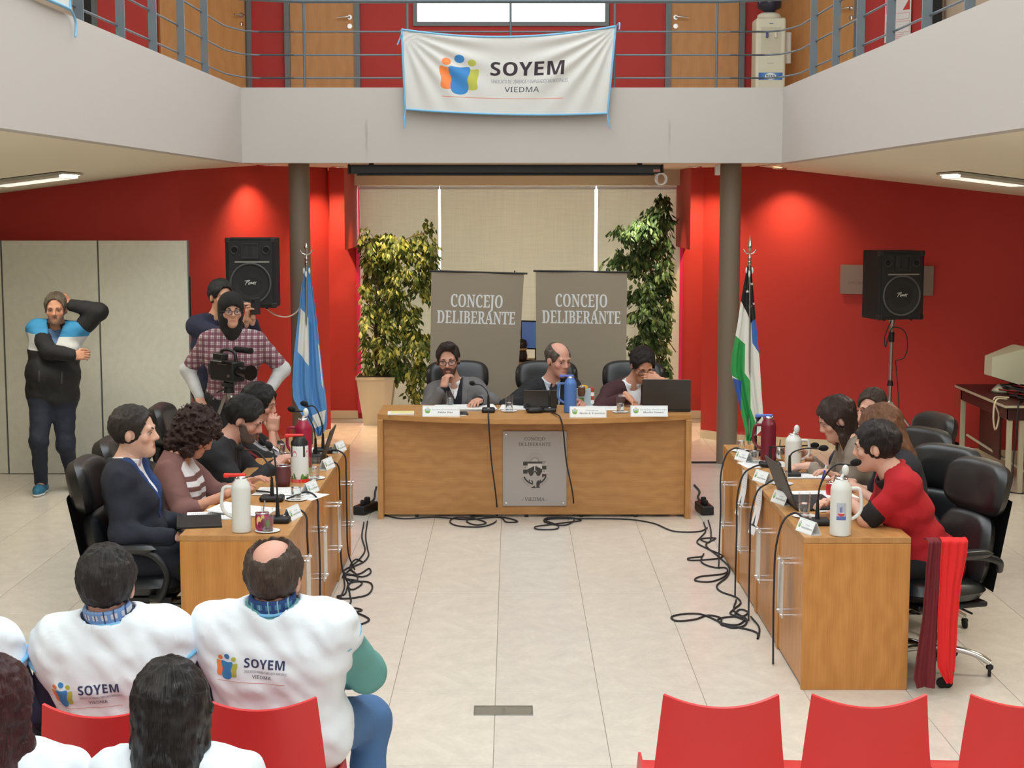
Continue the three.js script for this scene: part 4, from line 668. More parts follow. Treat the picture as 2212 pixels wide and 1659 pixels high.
thermos(onT(522, 1149), DT, 0.315, 0.048, whiteP, 'white thermos with red stopper at the end of the left desks', { cap: redP, handle: -1, waist: 0.96 });
{ // yerba printed thermos
  const tex = canvasTex(512, 256, (x, w, h) => { x.fillStyle = '#e8ecea'; x.fillRect(0, 0, w, h); for (const k of [0, 1, 2, 3]) { const c = 64 + k * 128; for (let i = 0; i < 34; i++) { x.fillStyle = ['#3f7a34', '#2c5c2a', '#78a548'][i % 3]; x.save(); x.translate(c + (rnd() - 0.5) * 86, 200 + rnd() * 34); x.rotate(rnd() * 6); x.beginPath(); x.ellipse(0, 0, 15, 6, 0, 0, 7); x.fill(); x.restore(); } x.strokeStyle = '#d6788a'; x.lineWidth = 4; x.beginPath(); x.ellipse(c + 26, 130, 22, 12, 0, 0, 7); x.stroke(); x.fillStyle = '#222'; x.fillRect(c - 20, 30, 20, 118); } x.fillStyle = '#c79a3a'; x.fillRect(0, 238, w, 8); });
  const t = thermos(onT(648, 1040), DT, 0.30, 0.052, mat(C(255, 255, 255), 0.4, { map: tex }), 'white thermos printed with green leaves and a black top', { cap: redP, handle: 0 });
  part('cap', lathe([[0.052, 0.2], [0.05, 0.235], [0.034, 0.255], [0.03, 0.27], [0.0005, 0.27]], 28), M.black, t.g); part('foot', cyl(0.054, 0.054, 0.02, 0, 0, 0), redP, t.g);
}
thermos(onT(656, 1008), DT, 0.34, 0.052, pinkR, 'maroon thermos with lettering in front of the floral blouse', { handle: -1, open: true, cap: whiteP });
thermos(onM(1232, 891), MT, 0.31, 0.048, blueP, 'light blue thermos on the presiding desk', { handle: -1, cap: mat(C(96, 116, 204), 0.4) });
{ const t = thermos(onT(1815, 1156), DT, 0.325, 0.052, whiteP, 'white thermos with printed badge in front of the red dress', { handle: 1, open: true, cap: whiteP });
  const pr = surf(10, 2, (u, v) => { const a = (u - 0.5) * 0.9 - 0.15; return [0.0525 * Math.sin(a), 0.085 + v * 0.085, 0.0525 * Math.cos(a)]; }); part('badge', pr, mat(C(255, 255, 255), 0.4, { map: canvasTex(128, 192, (x, w, h) => { x.fillStyle = '#b9bfc8'; x.fillRect(0, 0, w, h); x.fillStyle = '#5d6fae'; x.fillRect(0, 150, w, 42); x.fillStyle = '#d24a4a'; x.beginPath(); x.ellipse(64, 128, 44, 22, 0, 0, 7); x.fill(); x.fillStyle = '#3a4b9a'; x.fillRect(44, 50, 12, 60); x.fillRect(64, 40, 10, 70); x.fillStyle = '#e9edf2'; x.fillRect(30, 108, 70, 10); }) }), t.g, 'blue and red printed badge'); }
thermos(onT(1713, 1014), DT, 0.25, 0.05, whiteP, 'small white thermos in front of the grey blazer woman', { handle: 1, open: true, cap: whiteP });
thermos(onT(1659, 994), DT, 0.315, 0.048, maroon, 'maroon thermos with blue stopper on the right desks', { handle: -1, cap: mat(C(90, 120, 200), 0.45) });

// mate cups with metal straws
function mate(p, y, m, label, r = 0.038, h = 0.085, straw = V(-0.035, 0.14, 0)) {
  const g = thing('mate_cup', label, 'mate cup', [p.x, y, p.z]);
  part('cup', lathe([[0.0005, 0], [r * 0.8, 0], [r, h * 0.3], [r * 1.02, h * 0.65], [r * 0.9, h], [r * 0.8, h], [r * 0.85, h * 0.8], [0.0005, h * 0.8]], 28), m, g); part('rim', new THREE.TorusGeometry(r * 0.88, 0.004, 8, 28).rotateX(Math.PI / 2).translate(0, h, 0), M.chrome, g); part('straw', rod([0, h * 0.7, 0], straw, 0.004), M.chrome, g);
}
mate(onT(567, 1146), DT, mat(C(255, 255, 255), 0.5, { map: canvasTex(256, 128, (x, w, h) => { x.fillStyle = '#b83a66'; x.fillRect(0, 0, w, h); for (let i = 0; i < 40; i++) { x.fillStyle = ['#e58fb0', '#6f9a4a', '#e6d070', '#8c1f4a', '#f0c8d8'][i % 5]; x.beginPath(); x.arc(rnd() * w, rnd() * h, 6 + rnd() * 10, 0, 7); x.fill(); } }) }), 'pink floral mate cup beside the white thermos with red stopper', 0.036, 0.09, V(0.012, 0.15, -0.01));
mate(onT(612, 1050), DT, mat(C(96, 44, 48), 0.5), 'large maroon mate cup with metal straw before the bearded man', 0.046, 0.12, V(-0.06, 0.17, 0));
mate(onT(617, 1006), DT, mat(C(150, 92, 44), 0.5), 'brown gourd mate cup behind the printed thermos', 0.036, 0.075);
mate(onT(1683, 995), DT, M.chrome, 'silver mate cup between maroon and white thermos', 0.034, 0.085, V(0.006, 0.135, 0));
mate(onT(1797, 1072), DT, mat(C(206, 34, 40), 0.45), 'red mate cup on the papers before the auburn haired woman', 0.034, 0.075, V(0.02, 0.12, 0));
mate(atZ(1256, 862, -12.45).setY(0), 0.885, mat(C(96, 62, 40), 0.6), 'dark mate cup held by the balding man', 0.03, 0.075, V(0.0, 0.13, 0.01));

// name cards (folded tents) with small crest and text
function cardTex(a, b) { return canvasTex(512, 200, (x, w, h) => { x.fillStyle = '#f3f6f6'; x.fillRect(0, 0, w, h); x.strokeStyle = '#cfe2e4'; x.lineWidth = 6; x.strokeRect(6, 6, w - 12, h - 12); x.fillStyle = '#9fb55a'; x.beginPath(); x.moveTo(30, 56); x.lineTo(108, 56); x.lineTo(104, 120); x.quadraticCurveTo(69, 168, 34, 120); x.fill(); x.fillStyle = '#a9d4ea'; x.fillRect(42, 62, 54, 26); x.fillStyle = '#58a05a'; x.beginPath(); x.moveTo(40, 110); x.quadraticCurveTo(69, 160, 98, 110); x.fill(); x.fillStyle = '#e0a070'; x.beginPath(); x.arc(69, 50, 18, Math.PI, 0); x.fill(); x.textAlign = 'center'; x.fillStyle = '#8aa0a4'; x.font = '36px sans-serif'; x.fillText(a, 315, 84, 370); x.fillStyle = '#5c666a'; x.font = 'bold 42px sans-serif'; x.fillText(b, 315, 138, 360); }); }
const cardT = [cardTex('Secretario Parlamentario', 'Pablo Diaz'), cardTex('Presidente', 'Mario A. Francioni'), cardTex('Secretario Administrativo', 'Martin Danesi'), cardTex('Concejal', 'Concejo Deliberante')];
function card(p, y, turn, w, h, tex, label, group) {
  const g = thing('name_card', label, 'name card', [p.x, y, p.z], turn, group), t = Math.atan2(0.03, h);
  part('front_leaf', rb(w, h, 0.002, 0.0008, 0, h / 2, 0).rotateX(-t).translate(0, 0, 0.03), M.paper, g); part('rear_leaf', rb(w, h, 0.002, 0.0008, 0, h / 2, 0).rotateX(t).translate(0, 0, -0.03), M.paper, g);
  part('print', new THREE.PlaneGeometry(w - 0.004, h - 0.004).translate(0, h / 2, 0.0013).rotateX(-t).translate(0, 0, 0.03), mat(C(255, 255, 255), 0.6, { map: tex }), g); part('base_leaf', bx(w, 0.001, 0.06, 0, 0.0005, 0), M.paper, g);
}
card(onM(953, 899), MT, 0, 0.28, 0.085, cardT[0], 'white name card in front of the man in grey blazer');
card(onM(1270, 901), MT, 0, 0.275, 0.085, cardT[1], 'white name card beside the light blue thermos');
card(onM(1402, 899), MT, 0, 0.28, 0.085, cardT[2], 'white name card in front of the dark laptop');
[-8.16, -8.90, -9.72, -10.40].forEach((z, i) => card(V(-1.142, 0, z), DT, Math.PI / 2 - 0.25, 0.15, 0.07, cardT[3], 'small white name card in front of the ' + who[i], 'name cards on the left desks'));
[-7.80, -8.58, -9.25, -10.02].forEach((z, i) => card(V(1.472, 0, z), DT, -Math.PI / 2 + 0.35, 0.15, 0.07, cardT[3], 'small white name card in front of the ' + whoR[i], 'name cards on the right desks'));

// papers
const textPaper = mat(C(255, 255, 255), 0.85, { map: canvasTex(210, 297, (x, w, h) => { x.fillStyle = '#eeeeec'; x.fillRect(0, 0, w, h); x.fillStyle = '#b9b9bb'; for (let i = 0; i < 26; i++) { let q = 18; while (q < w - 24) { const l = 6 + rnd() * 22; if (rnd() < 0.86) x.fillRect(q, 24 + i * 9.6, l, 3); q += l + 4; } } }) });
function paper(p, y, turn, label, o = {}) {
  const g = thing('paper_sheet', label, 'paper', [p.x, y, p.z], turn, o.group), w = o.w || 0.21, l = o.l || 0.297, n = o.n || 1;
  for (let i = 0; i < n; i++) part('sheet', slabOf(4, 4, (u, v) => [(u - 0.5) * w, 0.002 + i * 0.003 + (o.curl || 0) * v * v * 0.04, (0.5 - v) * l], 0.0012), i === n - 1 ? (o.m || textPaper) : M.paper, g).rotation.y = (i % 2 ? 0.04 : -0.03) * (n > 1 ? 1 : 0);
}
paper(V(-1.42, 0, -8.33), DT, 1.35, 'open white document at the elbow of the curly haired woman', { n: 3, w: 0.24, l: 0.32, curl: 0.5 });
paper(V(-1.55, 0, -8.22), DT, 1.7, 'white document lying beside the black folder', { n: 2 });
paper(V(-1.30, 0, -8.92), DT, 1.5, 'white document with a pen in front of the curly haired woman', { n: 2, w: 0.24, l: 0.3 });
paper(V(-1.20, 0, -8.80), DT, 1.2, 'loose white sheet beside the water glass on the left desks');
paper(V(-1.25, 0, -8.20), DT, 1.6, 'pink note beside the saucer on the left desks', { w: 0.08, l: 0.12, m: mat(C(236, 120, 150), 0.8) });
paper(V(-1.30, 0, -10.45), DT, 1.5, 'white sheet at the flag end of the left desks');
paper(V(1.76, 0, -8.45), DT, -1.4, 'white document before the red dress woman', { n: 2 });
paper(V(1.74, 0, -8.78), DT, -1.5, 'white document before the auburn haired woman', { n: 4, w: 0.25, l: 0.33 });
paper(V(1.76, 0, -9.45), DT, -1.6, 'white document under the arm of the grey blazer woman', { n: 3 });
paper(V(1.58, 0, -9.86), DT, -1.4, 'white sheet beside the maroon thermos with blue stopper');
paper(V(-0.36, 0, -12.33), MT, 0.1, 'white document pile in front of the grey blazer man', { n: 6, w: 0.46, l: 0.3 });
paper(V(0.12, 0, -12.4), MT, -0.1, 'white document in front of the black suit man', { n: 2, w: 0.42 });
paper(V(0.68, 0, -12.38), MT, 0.1, 'white sheet under the blue thermos name card side', { w: 0.3 });
{ const p = onM(866, 894); const g = thing('note_pad', 'yellow note pad on white sheets at the desk end', 'note pad', [p.x, MT, p.z], 0.06); part('sheets', rb(0.2, 0.012, 0.15, 0.002, 0, 0.006, 0), M.paper, g); part('cover', rb(0.17, 0.004, 0.12, 0.001, 0.01, 0.014, 0), mat(C(230, 220, 150), 0.8), g); }
{ const g = thing('mobile_phone', 'black mobile phone beside the grey blazer name card', 'phone', [onM(1000, 894).x, MT, onM(1000, 894).z], 0.1); part('body', rb(0.075, 0.009, 0.145, 0.004, 0, 0.0045, 0), M.black, g); part('screen', bx(0.068, 0.0006, 0.135, 0, 0.0093, 0), M.blackGloss, g); part('paper_tab', bx(0.06, 0.002, 0.03, -0.01, 0.001, 0.085), M.paper, g); }
{ const g = thing('black_folder', 'black folder lying at the edge of the left desks', 'folder', [-1.60, DT, -8.05], 0.2); part('cover', rb(0.22, 0.012, 0.3, 0.003, 0, 0.006, 0), M.black, g); part('spine', rb(0.012, 0.016, 0.3, 0.004, -0.11, 0.008, 0), M.black, g); }
const pen = (p, y, a, m, label) => { const g = thing('pen', label, 'pen', [p.x, y, p.z], a); part('barrel', rod([0, 0.006, -0.065], [0, 0.006, 0.05], 0.0048), m, g); part('tip', rod([0, 0.006, 0.05], [0, 0.006, 0.066], 0.002), M.chrome, g); };
pen(onT(574, 1068), DT + 0.009, 1.1, M.black, 'black pen on the paper before the curly haired woman');

// laptops
function laptop(p, y, turn, label, w = 0.36, d = 0.25, open = 1.9) {
  const g = thing('laptop', label, 'laptop', [p.x, y, p.z], turn); part('keyboard_base', rb(w, 0.018, d, 0.006, 0, 0.01, 0), M.black, g); part('keys', bx(w * 0.86, 0.002, d * 0.45, 0, 0.0198, -0.03), M.rubber, g);
  const lid = part('lid', rb(w, d, 0.01, 0.005, 0, d / 2, 0).rotateX(-(open - Math.PI / 2)).translate(0, 0.018, -d / 2), mat(C(58, 54, 50), 0.5), g); part('screen', new THREE.PlaneGeometry(w * 0.92, d * 0.86).translate(0, d / 2, 0.0056).rotateX(-(open - Math.PI / 2)).translate(0, 0.018, -d / 2), M.blackGloss, lid);
}
laptop(V(1.20, 0, -12.28), MT, Math.PI - 0.12, 'dark laptop open in front of the maroon cardigan', 0.37, 0.24, 1.75);
laptop(V(0.22, 0, -12.42), MT, Math.PI, 'small black laptop in front of the balding man', 0.26, 0.14, 1.9);
laptop(V(1.62, 0, -8.55), DT, Math.PI / 2 + 0.06, 'dark laptop open in front of the auburn haired woman', 0.40, 0.24, 1.95);
laptop(V(-1.30, 0, -10.05), DT, -Math.PI / 2, 'slim laptop beside the maroon thermos on the left desks', 0.3, 0.2, 1.9);
{ const g = thing('eyeglass_case', 'black pouch beside the small black laptop', 'pouch', [0.175, MT, -12.1], 0.2); part('pouch', cushion(0.14, 0.09, 0.045, 0).rotateX(-Math.PI / 2).translate(0, 0.022, 0), M.black, g); part('strap', tube([[-0.06, 0.02, 0], [-0.08, 0.05, -0.02], [-0.05, 0.06, -0.04], [-0.02, 0.04, -0.04]], 0.004), M.black, g); }
{ // white caddy with red corner, behind the thermos
  const p = atZ(1262, 866, -12.62), g = thing('gift_box', 'grey and red patterned box beside the light blue thermos', 'box', [p.x, MT, -12.55], 0.1); const c = mat(C(170, 186, 194), 0.6);
  part('box', rb(0.14, 0.135, 0.06, 0.004, 0, 0.0675, 0), c, g); for (let i = 0; i < 4; i++) part('corner_square', bx(0.026, 0.03, 0.062, 0.058, 0.03 + i * 0.031, 0.001), i % 2 ? mat(C(190, 50, 44), 0.6) : M.white, g); part('yellow_top', ball(0.04, -0.01, 0.14, 0, 1, 0.6, 0.6, 14), mat(C(214, 170, 50), 0.6), g); part('yerba_panel', bx(0.04, 0.06, 0.002, -0.03, 0.035, 0.031), mat(C(90, 140, 70), 0.6), g); }

// leaflets taped on the right desk fronts
[[1617, 1040, 1075, 0], [1658, 1090, 1130, 1]].forEach(([px, ya, yb, k]) => {
  const z = k ? -9.05 : -9.62, g = thing('taped_leaflet', k ? 'white leaflet with a black print taped before the auburn haired woman' : 'white leaflet with a black print taped before the grey blazer woman', 'leaflet', [1.425, 0.50, z], -Math.PI / 2, 'leaflets taped to the right desks');
  const tex = canvasTex(200, 360, (x, w, h) => { x.fillStyle = '#efedee'; x.fillRect(0, 0, w, h); x.fillStyle = '#3a3a3e'; x.beginPath(); x.moveTo(40, 300); x.lineTo(80, 285); x.lineTo(96, 200); x.lineTo(112, 285); x.lineTo(160, 300); x.fill(); x.fillStyle = '#c9c6c8'; for (let i = 0; i < 5; i++) x.fillRect(30, 60 + i * 18, 140, 4); });
  part('sheet', slabOf(6, 10, (u, v) => [(u - 0.5) * 0.17, v * 0.27, 0.004 + 0.045 * (1 - v) ** 2 + 0.008 * Math.sin(u * 6)], 0.001), mat(C(255, 255, 255), 0.8, { map: tex }), g); part('tape', bx(0.05, 0.02, 0.001, 0, 0.265, 0.006), M.paper, g);
});

// ------------------------------------------------------------------ cables and power strips
const F = (px, py) => onH(px, py, 0.007);
function cableTo(pts, label, r = 0.0055, name = 'microphone_cable') { return solo(name, tube(pts, r, pts.length * 8, 7), M.cable, label, 'cable'); }
cableTo([onM(1055, 893).setY(MT + 0.006), V(-0.175, MT + 0.006, curveZ(-0.17) + 0.006), V(-0.172, MT - 0.05, curveZ(-0.17) + 0.012), atZ(1062, 1000, -11.86), atZ(1070, 1060, -11.9), F(1074, 1112), F(1066, 1130), F(1036, 1138), F(990, 1136), F(972, 1127), F(985, 1118), F(1022, 1120), F(1050, 1130), F(1030, 1134), F(1008, 1126), F(1030, 1116), F(1090, 1118), F(1118, 1127), F(1096, 1128), F(1078, 1117), F(1010, 1122), F(940, 1117), F(868, 1120), F(832, 1112), F(808, 1092)], 'black microphone cable hanging left of the crest plate and looping on the floor');
cableTo([onM(1190, 892).setY(MT + 0.006), V(0.36, MT + 0.006, curveZ(0.36) + 0.006), V(0.375, MT - 0.05, curveZ(0.36) + 0.012), atZ(1224, 1000, -11.86), atZ(1236, 1060, -11.9), F(1240, 1108), F(1236, 1128), F(1215, 1135), F(1178, 1128), F(1182, 1119), F(1230, 1118), F(1256, 1124), F(1236, 1127), F(1190, 1133), F(1156, 1138), F(1160, 1143), F(1200, 1143), F(1206, 1136), F(1180, 1122), F(1260, 1120), F(1360, 1122), F(1410, 1130), F(1460, 1148), F(1510, 1148), F(1528, 1140)], 'black microphone cable hanging right of the crest plate and looping on the floor');
function strip(p, turn, label, cord) { const g = thing('power_strip', label, 'power strip', [p.x, 0, p.z], turn); part('case', rb(0.1, 0.07, 0.26, 0.012, 0, 0.036, 0), M.black, g); part('plug', [rb(0.04, 0.05, 0.04, 0.01, 0, 0.092, -0.03), rb(0.035, 0.04, 0.035, 0.01, 0, 0.088, 0.05)], M.rubber, g); part('socket_face', bx(0.06, 0.002, 0.2, 0, 0.0715, 0), M.blackGloss, g); part('cord', tube(cord.map((q) => q.clone().sub(V(p.x, 0, p.z)).applyAxisAngle(V(0, 1, 0), -turn)), 0.009, 24), M.cable, g); }
strip(F(790, 1105), -0.35, 'black power strip with plugs between left desks and presiding desk', [F(798, 1088), F(808, 1078), F(810, 1064), F(813, 1052)]); strip(F(1521, 1105), 0.1, 'black power strip with plugs between right desks and presiding desk', [F(1519, 1088), F(1508, 1075), F(1511, 1062), F(1500, 1048)]);

cableTo([F(786, 1128), F(782, 1160), F(788, 1190), F(774, 1210), F(760, 1222), F(742, 1234), F(755, 1242), F(775, 1240), F(797, 1228), F(800, 1238), F(782, 1246), F(752, 1240), F(748, 1250), F(768, 1256), F(772, 1244), F(756, 1226), F(770, 1208), F(784, 1214)], 'coiled black cable below the left power strip', 0.0055, 'floor_cable');
cableTo([F(794, 1126), F(790, 1158), F(794, 1185), F(796, 1200), F(785, 1214), F(764, 1224), F(750, 1236), F(741, 1248), F(756, 1252), F(750, 1270), F(742, 1285), F(728, 1288), F(740, 1293), F(790, 1286), F(798, 1258), F(770, 1256), F(752, 1262), F(760, 1274), F(782, 1258), F(748, 1250)], 'black cable looping beside the left desk bottoms', 0.0055, 'floor_cable');
cableTo([F(752, 1262), F(756, 1285), F(758, 1300), F(748, 1318), F(762, 1322), F(782, 1318), F(770, 1314), F(740, 1313), F(706, 1320), F(704, 1330), F(742, 1334), F(756, 1326), F(752, 1318), F(790, 1332), F(797, 1340), F(770, 1350), F(730, 1342), F(704, 1344), F(722, 1330), F(736, 1290), F(744, 1268), F(742, 1240)], 'black cable trailing furthest along the left desk row', 0.0055, 'floor_cable');
cableTo([F(1520, 1128), F(1524, 1148), F(1514, 1160), F(1506, 1172), F(1530, 1186), F(1560, 1200), F(1552, 1206), F(1490, 1210), F(1486, 1206), F(1515, 1202), F(1520, 1196), F(1516, 1215), F(1545, 1226), F(1566, 1226), F(1565, 1245), F(1530, 1257), F(1502, 1254), F(1510, 1246), F(1560, 1240), F(1570, 1236)], 'coiled black cable below the right power strip', 0.0055, 'floor_cable');
cableTo([F(1530, 1124), F(1536, 1150), F(1530, 1172), F(1514, 1164), F(1545, 1162), F(1525, 1176), F(1552, 1202), F(1575, 1226), F(1570, 1246), F(1548, 1266), F(1558, 1278), F(1590, 1290), F(1600, 1302), F(1585, 1316), F(1578, 1326), F(1600, 1332), F(1616, 1322), F(1600, 1316), F(1588, 1330), F(1610, 1340), F(1612, 1346)], 'black cable looping beside the right desk bottoms', 0.0055, 'floor_cable');
cableTo([F(1590, 1296), F(1586, 1320), F(1608, 1336), F(1590, 1350), F(1556, 1345), F(1552, 1337), F(1580, 1332), F(1608, 1334), F(1606, 1352), F(1580, 1356), F(1552, 1342), F(1510, 1326), F(1470, 1327), F(1450, 1333), F(1462, 1341), F(1500, 1338), F(1530, 1329), F(1556, 1334), F(1560, 1350), F(1600, 1356), F(1634, 1366), F(1636, 1380), F(1640, 1356), F(1622, 1332)], 'black cable with a long loop reaching into the aisle', 0.0055, 'floor_cable');
// mic leads falling over the aisle edge of the side desks
const drop = (px, py, X, zz, path, label) => { const p = onT(px, py), s = Math.sign(X); cableTo([V(p.x, DT + 0.008, p.z), V(X - s * 0.04, DT + 0.012, zz), V(X + s * -0.0, DT + 0.006, zz), V(X - s * 0.012 - s * 0.0, DT - 0.03, zz), ...path], label); };
{
  const LX = -1.085, RX = 1.415, side = (X, s, list) => list.map(([y, z]) => V(X - s * 0.0, y, z));
  [[600, 1130, -8.27, who[0]], [600, 1085, -8.75, who[1]], [690, 992, -9.85, who[2]], [702, 980, -10.25, who[3]]].forEach(([px, py, z, w], i) => { const p = onT(px, py); cableTo([V(p.x + 0.05, DT + 0.02, p.z), V(-1.13, DT + 0.03, z), V(-1.085, DT + 0.0, z + 0.01), V(-1.075, DT - 0.12, z + 0.03), V(-1.07, 0.4, z + 0.02 * i), V(-1.065, 0.12, z + 0.03), V(-1.03, 0.008, z + 0.0)], 'black microphone lead falling over the desk edge of the ' + w); });
  [[1768, 1138, -8.15, whoR[0]], [1708, 1032, -9.02, whoR[1]], [1666, 1010, -9.58, whoR[2]], [1632, 988, -10.35, whoR[3]]].forEach(([px, py, z, w], i) => { const p = onT(px, py); cableTo([V(p.x - 0.05, DT + 0.02, p.z), V(1.46, DT + 0.03, z), V(1.412, DT + 0.0, z + 0.01), V(1.37, DT - 0.12, z + 0.03), V(1.365, 0.4, z + 0.02 * i), V(1.37, 0.12, z - 0.02), V(1.36, 0.008, z + 0.05)], 'black microphone lead falling over the desk edge of the ' + w); });
}
// ------------------------------------------------------------------ cable table with old monitor on the right
{
  const g = thing('side_table', 'dark table with pale legs covered in cables by the red wall', 'table', [4.55, 0, -13.75]), tm = mat(C(70, 30, 28), 0.5), lg = mat(C(190, 184, 160), 0.5);
  part('top', rb(1.0, 0.035, 1.5, 0.005, 0, 0.73, 0), tm, g); part('edge_band', [bx(1.004, 0.02, 0.004, 0, 0.73, 0.752), bx(0.004, 0.02, 1.5, -0.502, 0.73, 0)], lg, g); part('apron', rb(0.92, 0.1, 1.42, 0.004, 0, 0.66, 0), tm, g);
  for (const [x, z] of [[-0.44, 0.68], [-0.34, 0.68], [0.44, 0.68], [-0.44, -0.68], [0.44, -0.68]]) part('leg', rb(0.04, 0.71, 0.04, 0.004, x, 0.355, z), lg, g); part('modesty_panel', bx(0.02, 0.5, 0.6, -0.3, 0.42, -0.3), tm, g); part('foot_bar', rod([-0.42, 0.3, -0.6], [-0.1, 0.06, 0.5], 0.012), lg, g);
  const m = thing('crt_monitor', 'old cream tube monitor on the cable table', 'monitor', [4.30, 0.748, -13.85], Math.PI / 2 + 0.1), cm = mat(C(206, 208, 186), 0.55);
  part('bezel', rb(0.36, 0.33, 0.06, 0.015, 0, 0.24, 0.14), cm, m); part('rear_housing', (() => { const q = new THREE.CylinderGeometry(0.115, 0.235, 0.27, 4, 1).rotateY(Math.PI / 4).rotateX(-Math.PI / 2); return q.toNonIndexed().translate(0, 0.235, -0.02); })(), cm, m).geometry.computeVertexNormals(); part('stand', lathe([[0.0005, 0], [0.12, 0], [0.1, 0.03], [0.06, 0.07], [0.0005, 0.07]]), cm, m); part('screen', bx(0.29, 0.23, 0.004, 0, 0.25, 0.172), M.blackGloss, m); part('vent_slots', [0, 1, 2, 3].map((i) => bx(0.16, 0.006, 0.02, 0, 0.33 - i * 0.018, -0.03 - 0.02 * i)), mat(C(150, 152, 134), 0.6), m);
  for (let k = 0; k < 7; k++) { const p = []; for (let i = 0; i <= 16; i++) p.push([4.22 + 0.5 * rnd(), 0.757 + 0.07 * rnd(), -13.1 - 0.95 * rnd()]); solo('audio_cable', tube(p, 0.007, 110, 6), k === 3 ? mat(C(150, 40, 40), 0.6) : M.cable, k === 3 ? 'red audio cable in the tangle on the cable table' : 'black audio cable tangled among others on the cable table', 'cable', k === 3 ? undefined : 'tangled cables on the side table'); }
  solo('audio_cable', tube([[4.15, 0.755, -13.3], [4.05, 0.757, -13.25], [4.03, 0.6, -13.25], [4.06, 0.5, -13.28], [4.09, 0.62, -13.3], [4.06, 0.755, -13.35], [4.2, 0.757, -13.4]], 0.008, 60), M.cream, 'cream cable loop hanging over the cable table edge', 'cable');
  for (const [x, l] of [[4.15, 'left'], [4.3, 'right']]) solo('audio_cable', tube([[x + 0.1, 0.757, -13.2], [x, 0.757, -12.99], [x - 0.01, 0.7, -12.96], [x - 0.03, 0.35, -12.96], [x - 0.06, 0.02, -13.0], [x - 0.2, 0.008, -13.1]], 0.006, 50), M.cable, 'black cable hanging down the ' + (l === 'left' ? 'pale front leg' : 'dark front edge') + ' of the side table', 'cable');
}
// desk with screen and ornaments behind the banners
{
  const t = thing('rear_counter', 'low wooden counter by the window between the two banners', 'counter', [0.26, 0, -16.6]); part('top', rb(1.3, 0.04, 0.5, 0.005, 0, 0.74, 0), M.desk, t); for (const s of [-1, 1]) part('side_panel', rb(0.04, 0.72, 0.46, 0.004, s * 0.6, 0.36, 0), M.desk, t);
  const p = atZ(1148, 760, -16.5), m = thing('flat_monitor', 'tilted flat computer screen glimpsed between the two banners', 'monitor', [p.x + 0.05, 0.76, -16.5], -0.35); part('panel', rb(0.34, 0.30, 0.025, 0.006, 0, 0.27, 0), M.black, m); part('screen', new THREE.PlaneGeometry(0.31, 0.27).translate(0, 0.27, 0.0132), mat(C(90, 120, 180), 0.3, { emissive: C(90, 120, 180), emissiveIntensity: 0.25 }), m); part('stand', [cyl(0.02, 0.02, 0.14, 0, 0.01, -0.02), rb(0.18, 0.015, 0.14, 0.005, 0, 0.008, 0)], M.black, m);
  const o = thing('ornament_figure', 'dark little ornament beside the flat screen', 'ornament', [0.10, 0.76, -16.45]); part('body', lathe([[0.0005, 0], [0.05, 0], [0.06, 0.06], [0.045, 0.13], [0.06, 0.17], [0.05, 0.22], [0.0005, 0.24]]), mat(C(40, 28, 22), 0.4), o); part('collar', new THREE.TorusGeometry(0.05, 0.01, 8, 20).rotateX(Math.PI / 2).translate(0, 0.13, 0), mat(C(190, 150, 90), 0.4), o); const b = thing('small_vase', 'orange and white vase beside the dark ornament', 'vase', [0.02, 0.76, -16.45]); part('body', lathe([[0.0005, 0], [0.04, 0], [0.05, 0.05], [0.04, 0.1], [0.045, 0.18], [0.0005, 0.18]]), mat(C(196, 98, 44), 0.4), b); part('foot', cyl(0.045, 0.045, 0.03, 0, 0, 0), M.white, b);
}
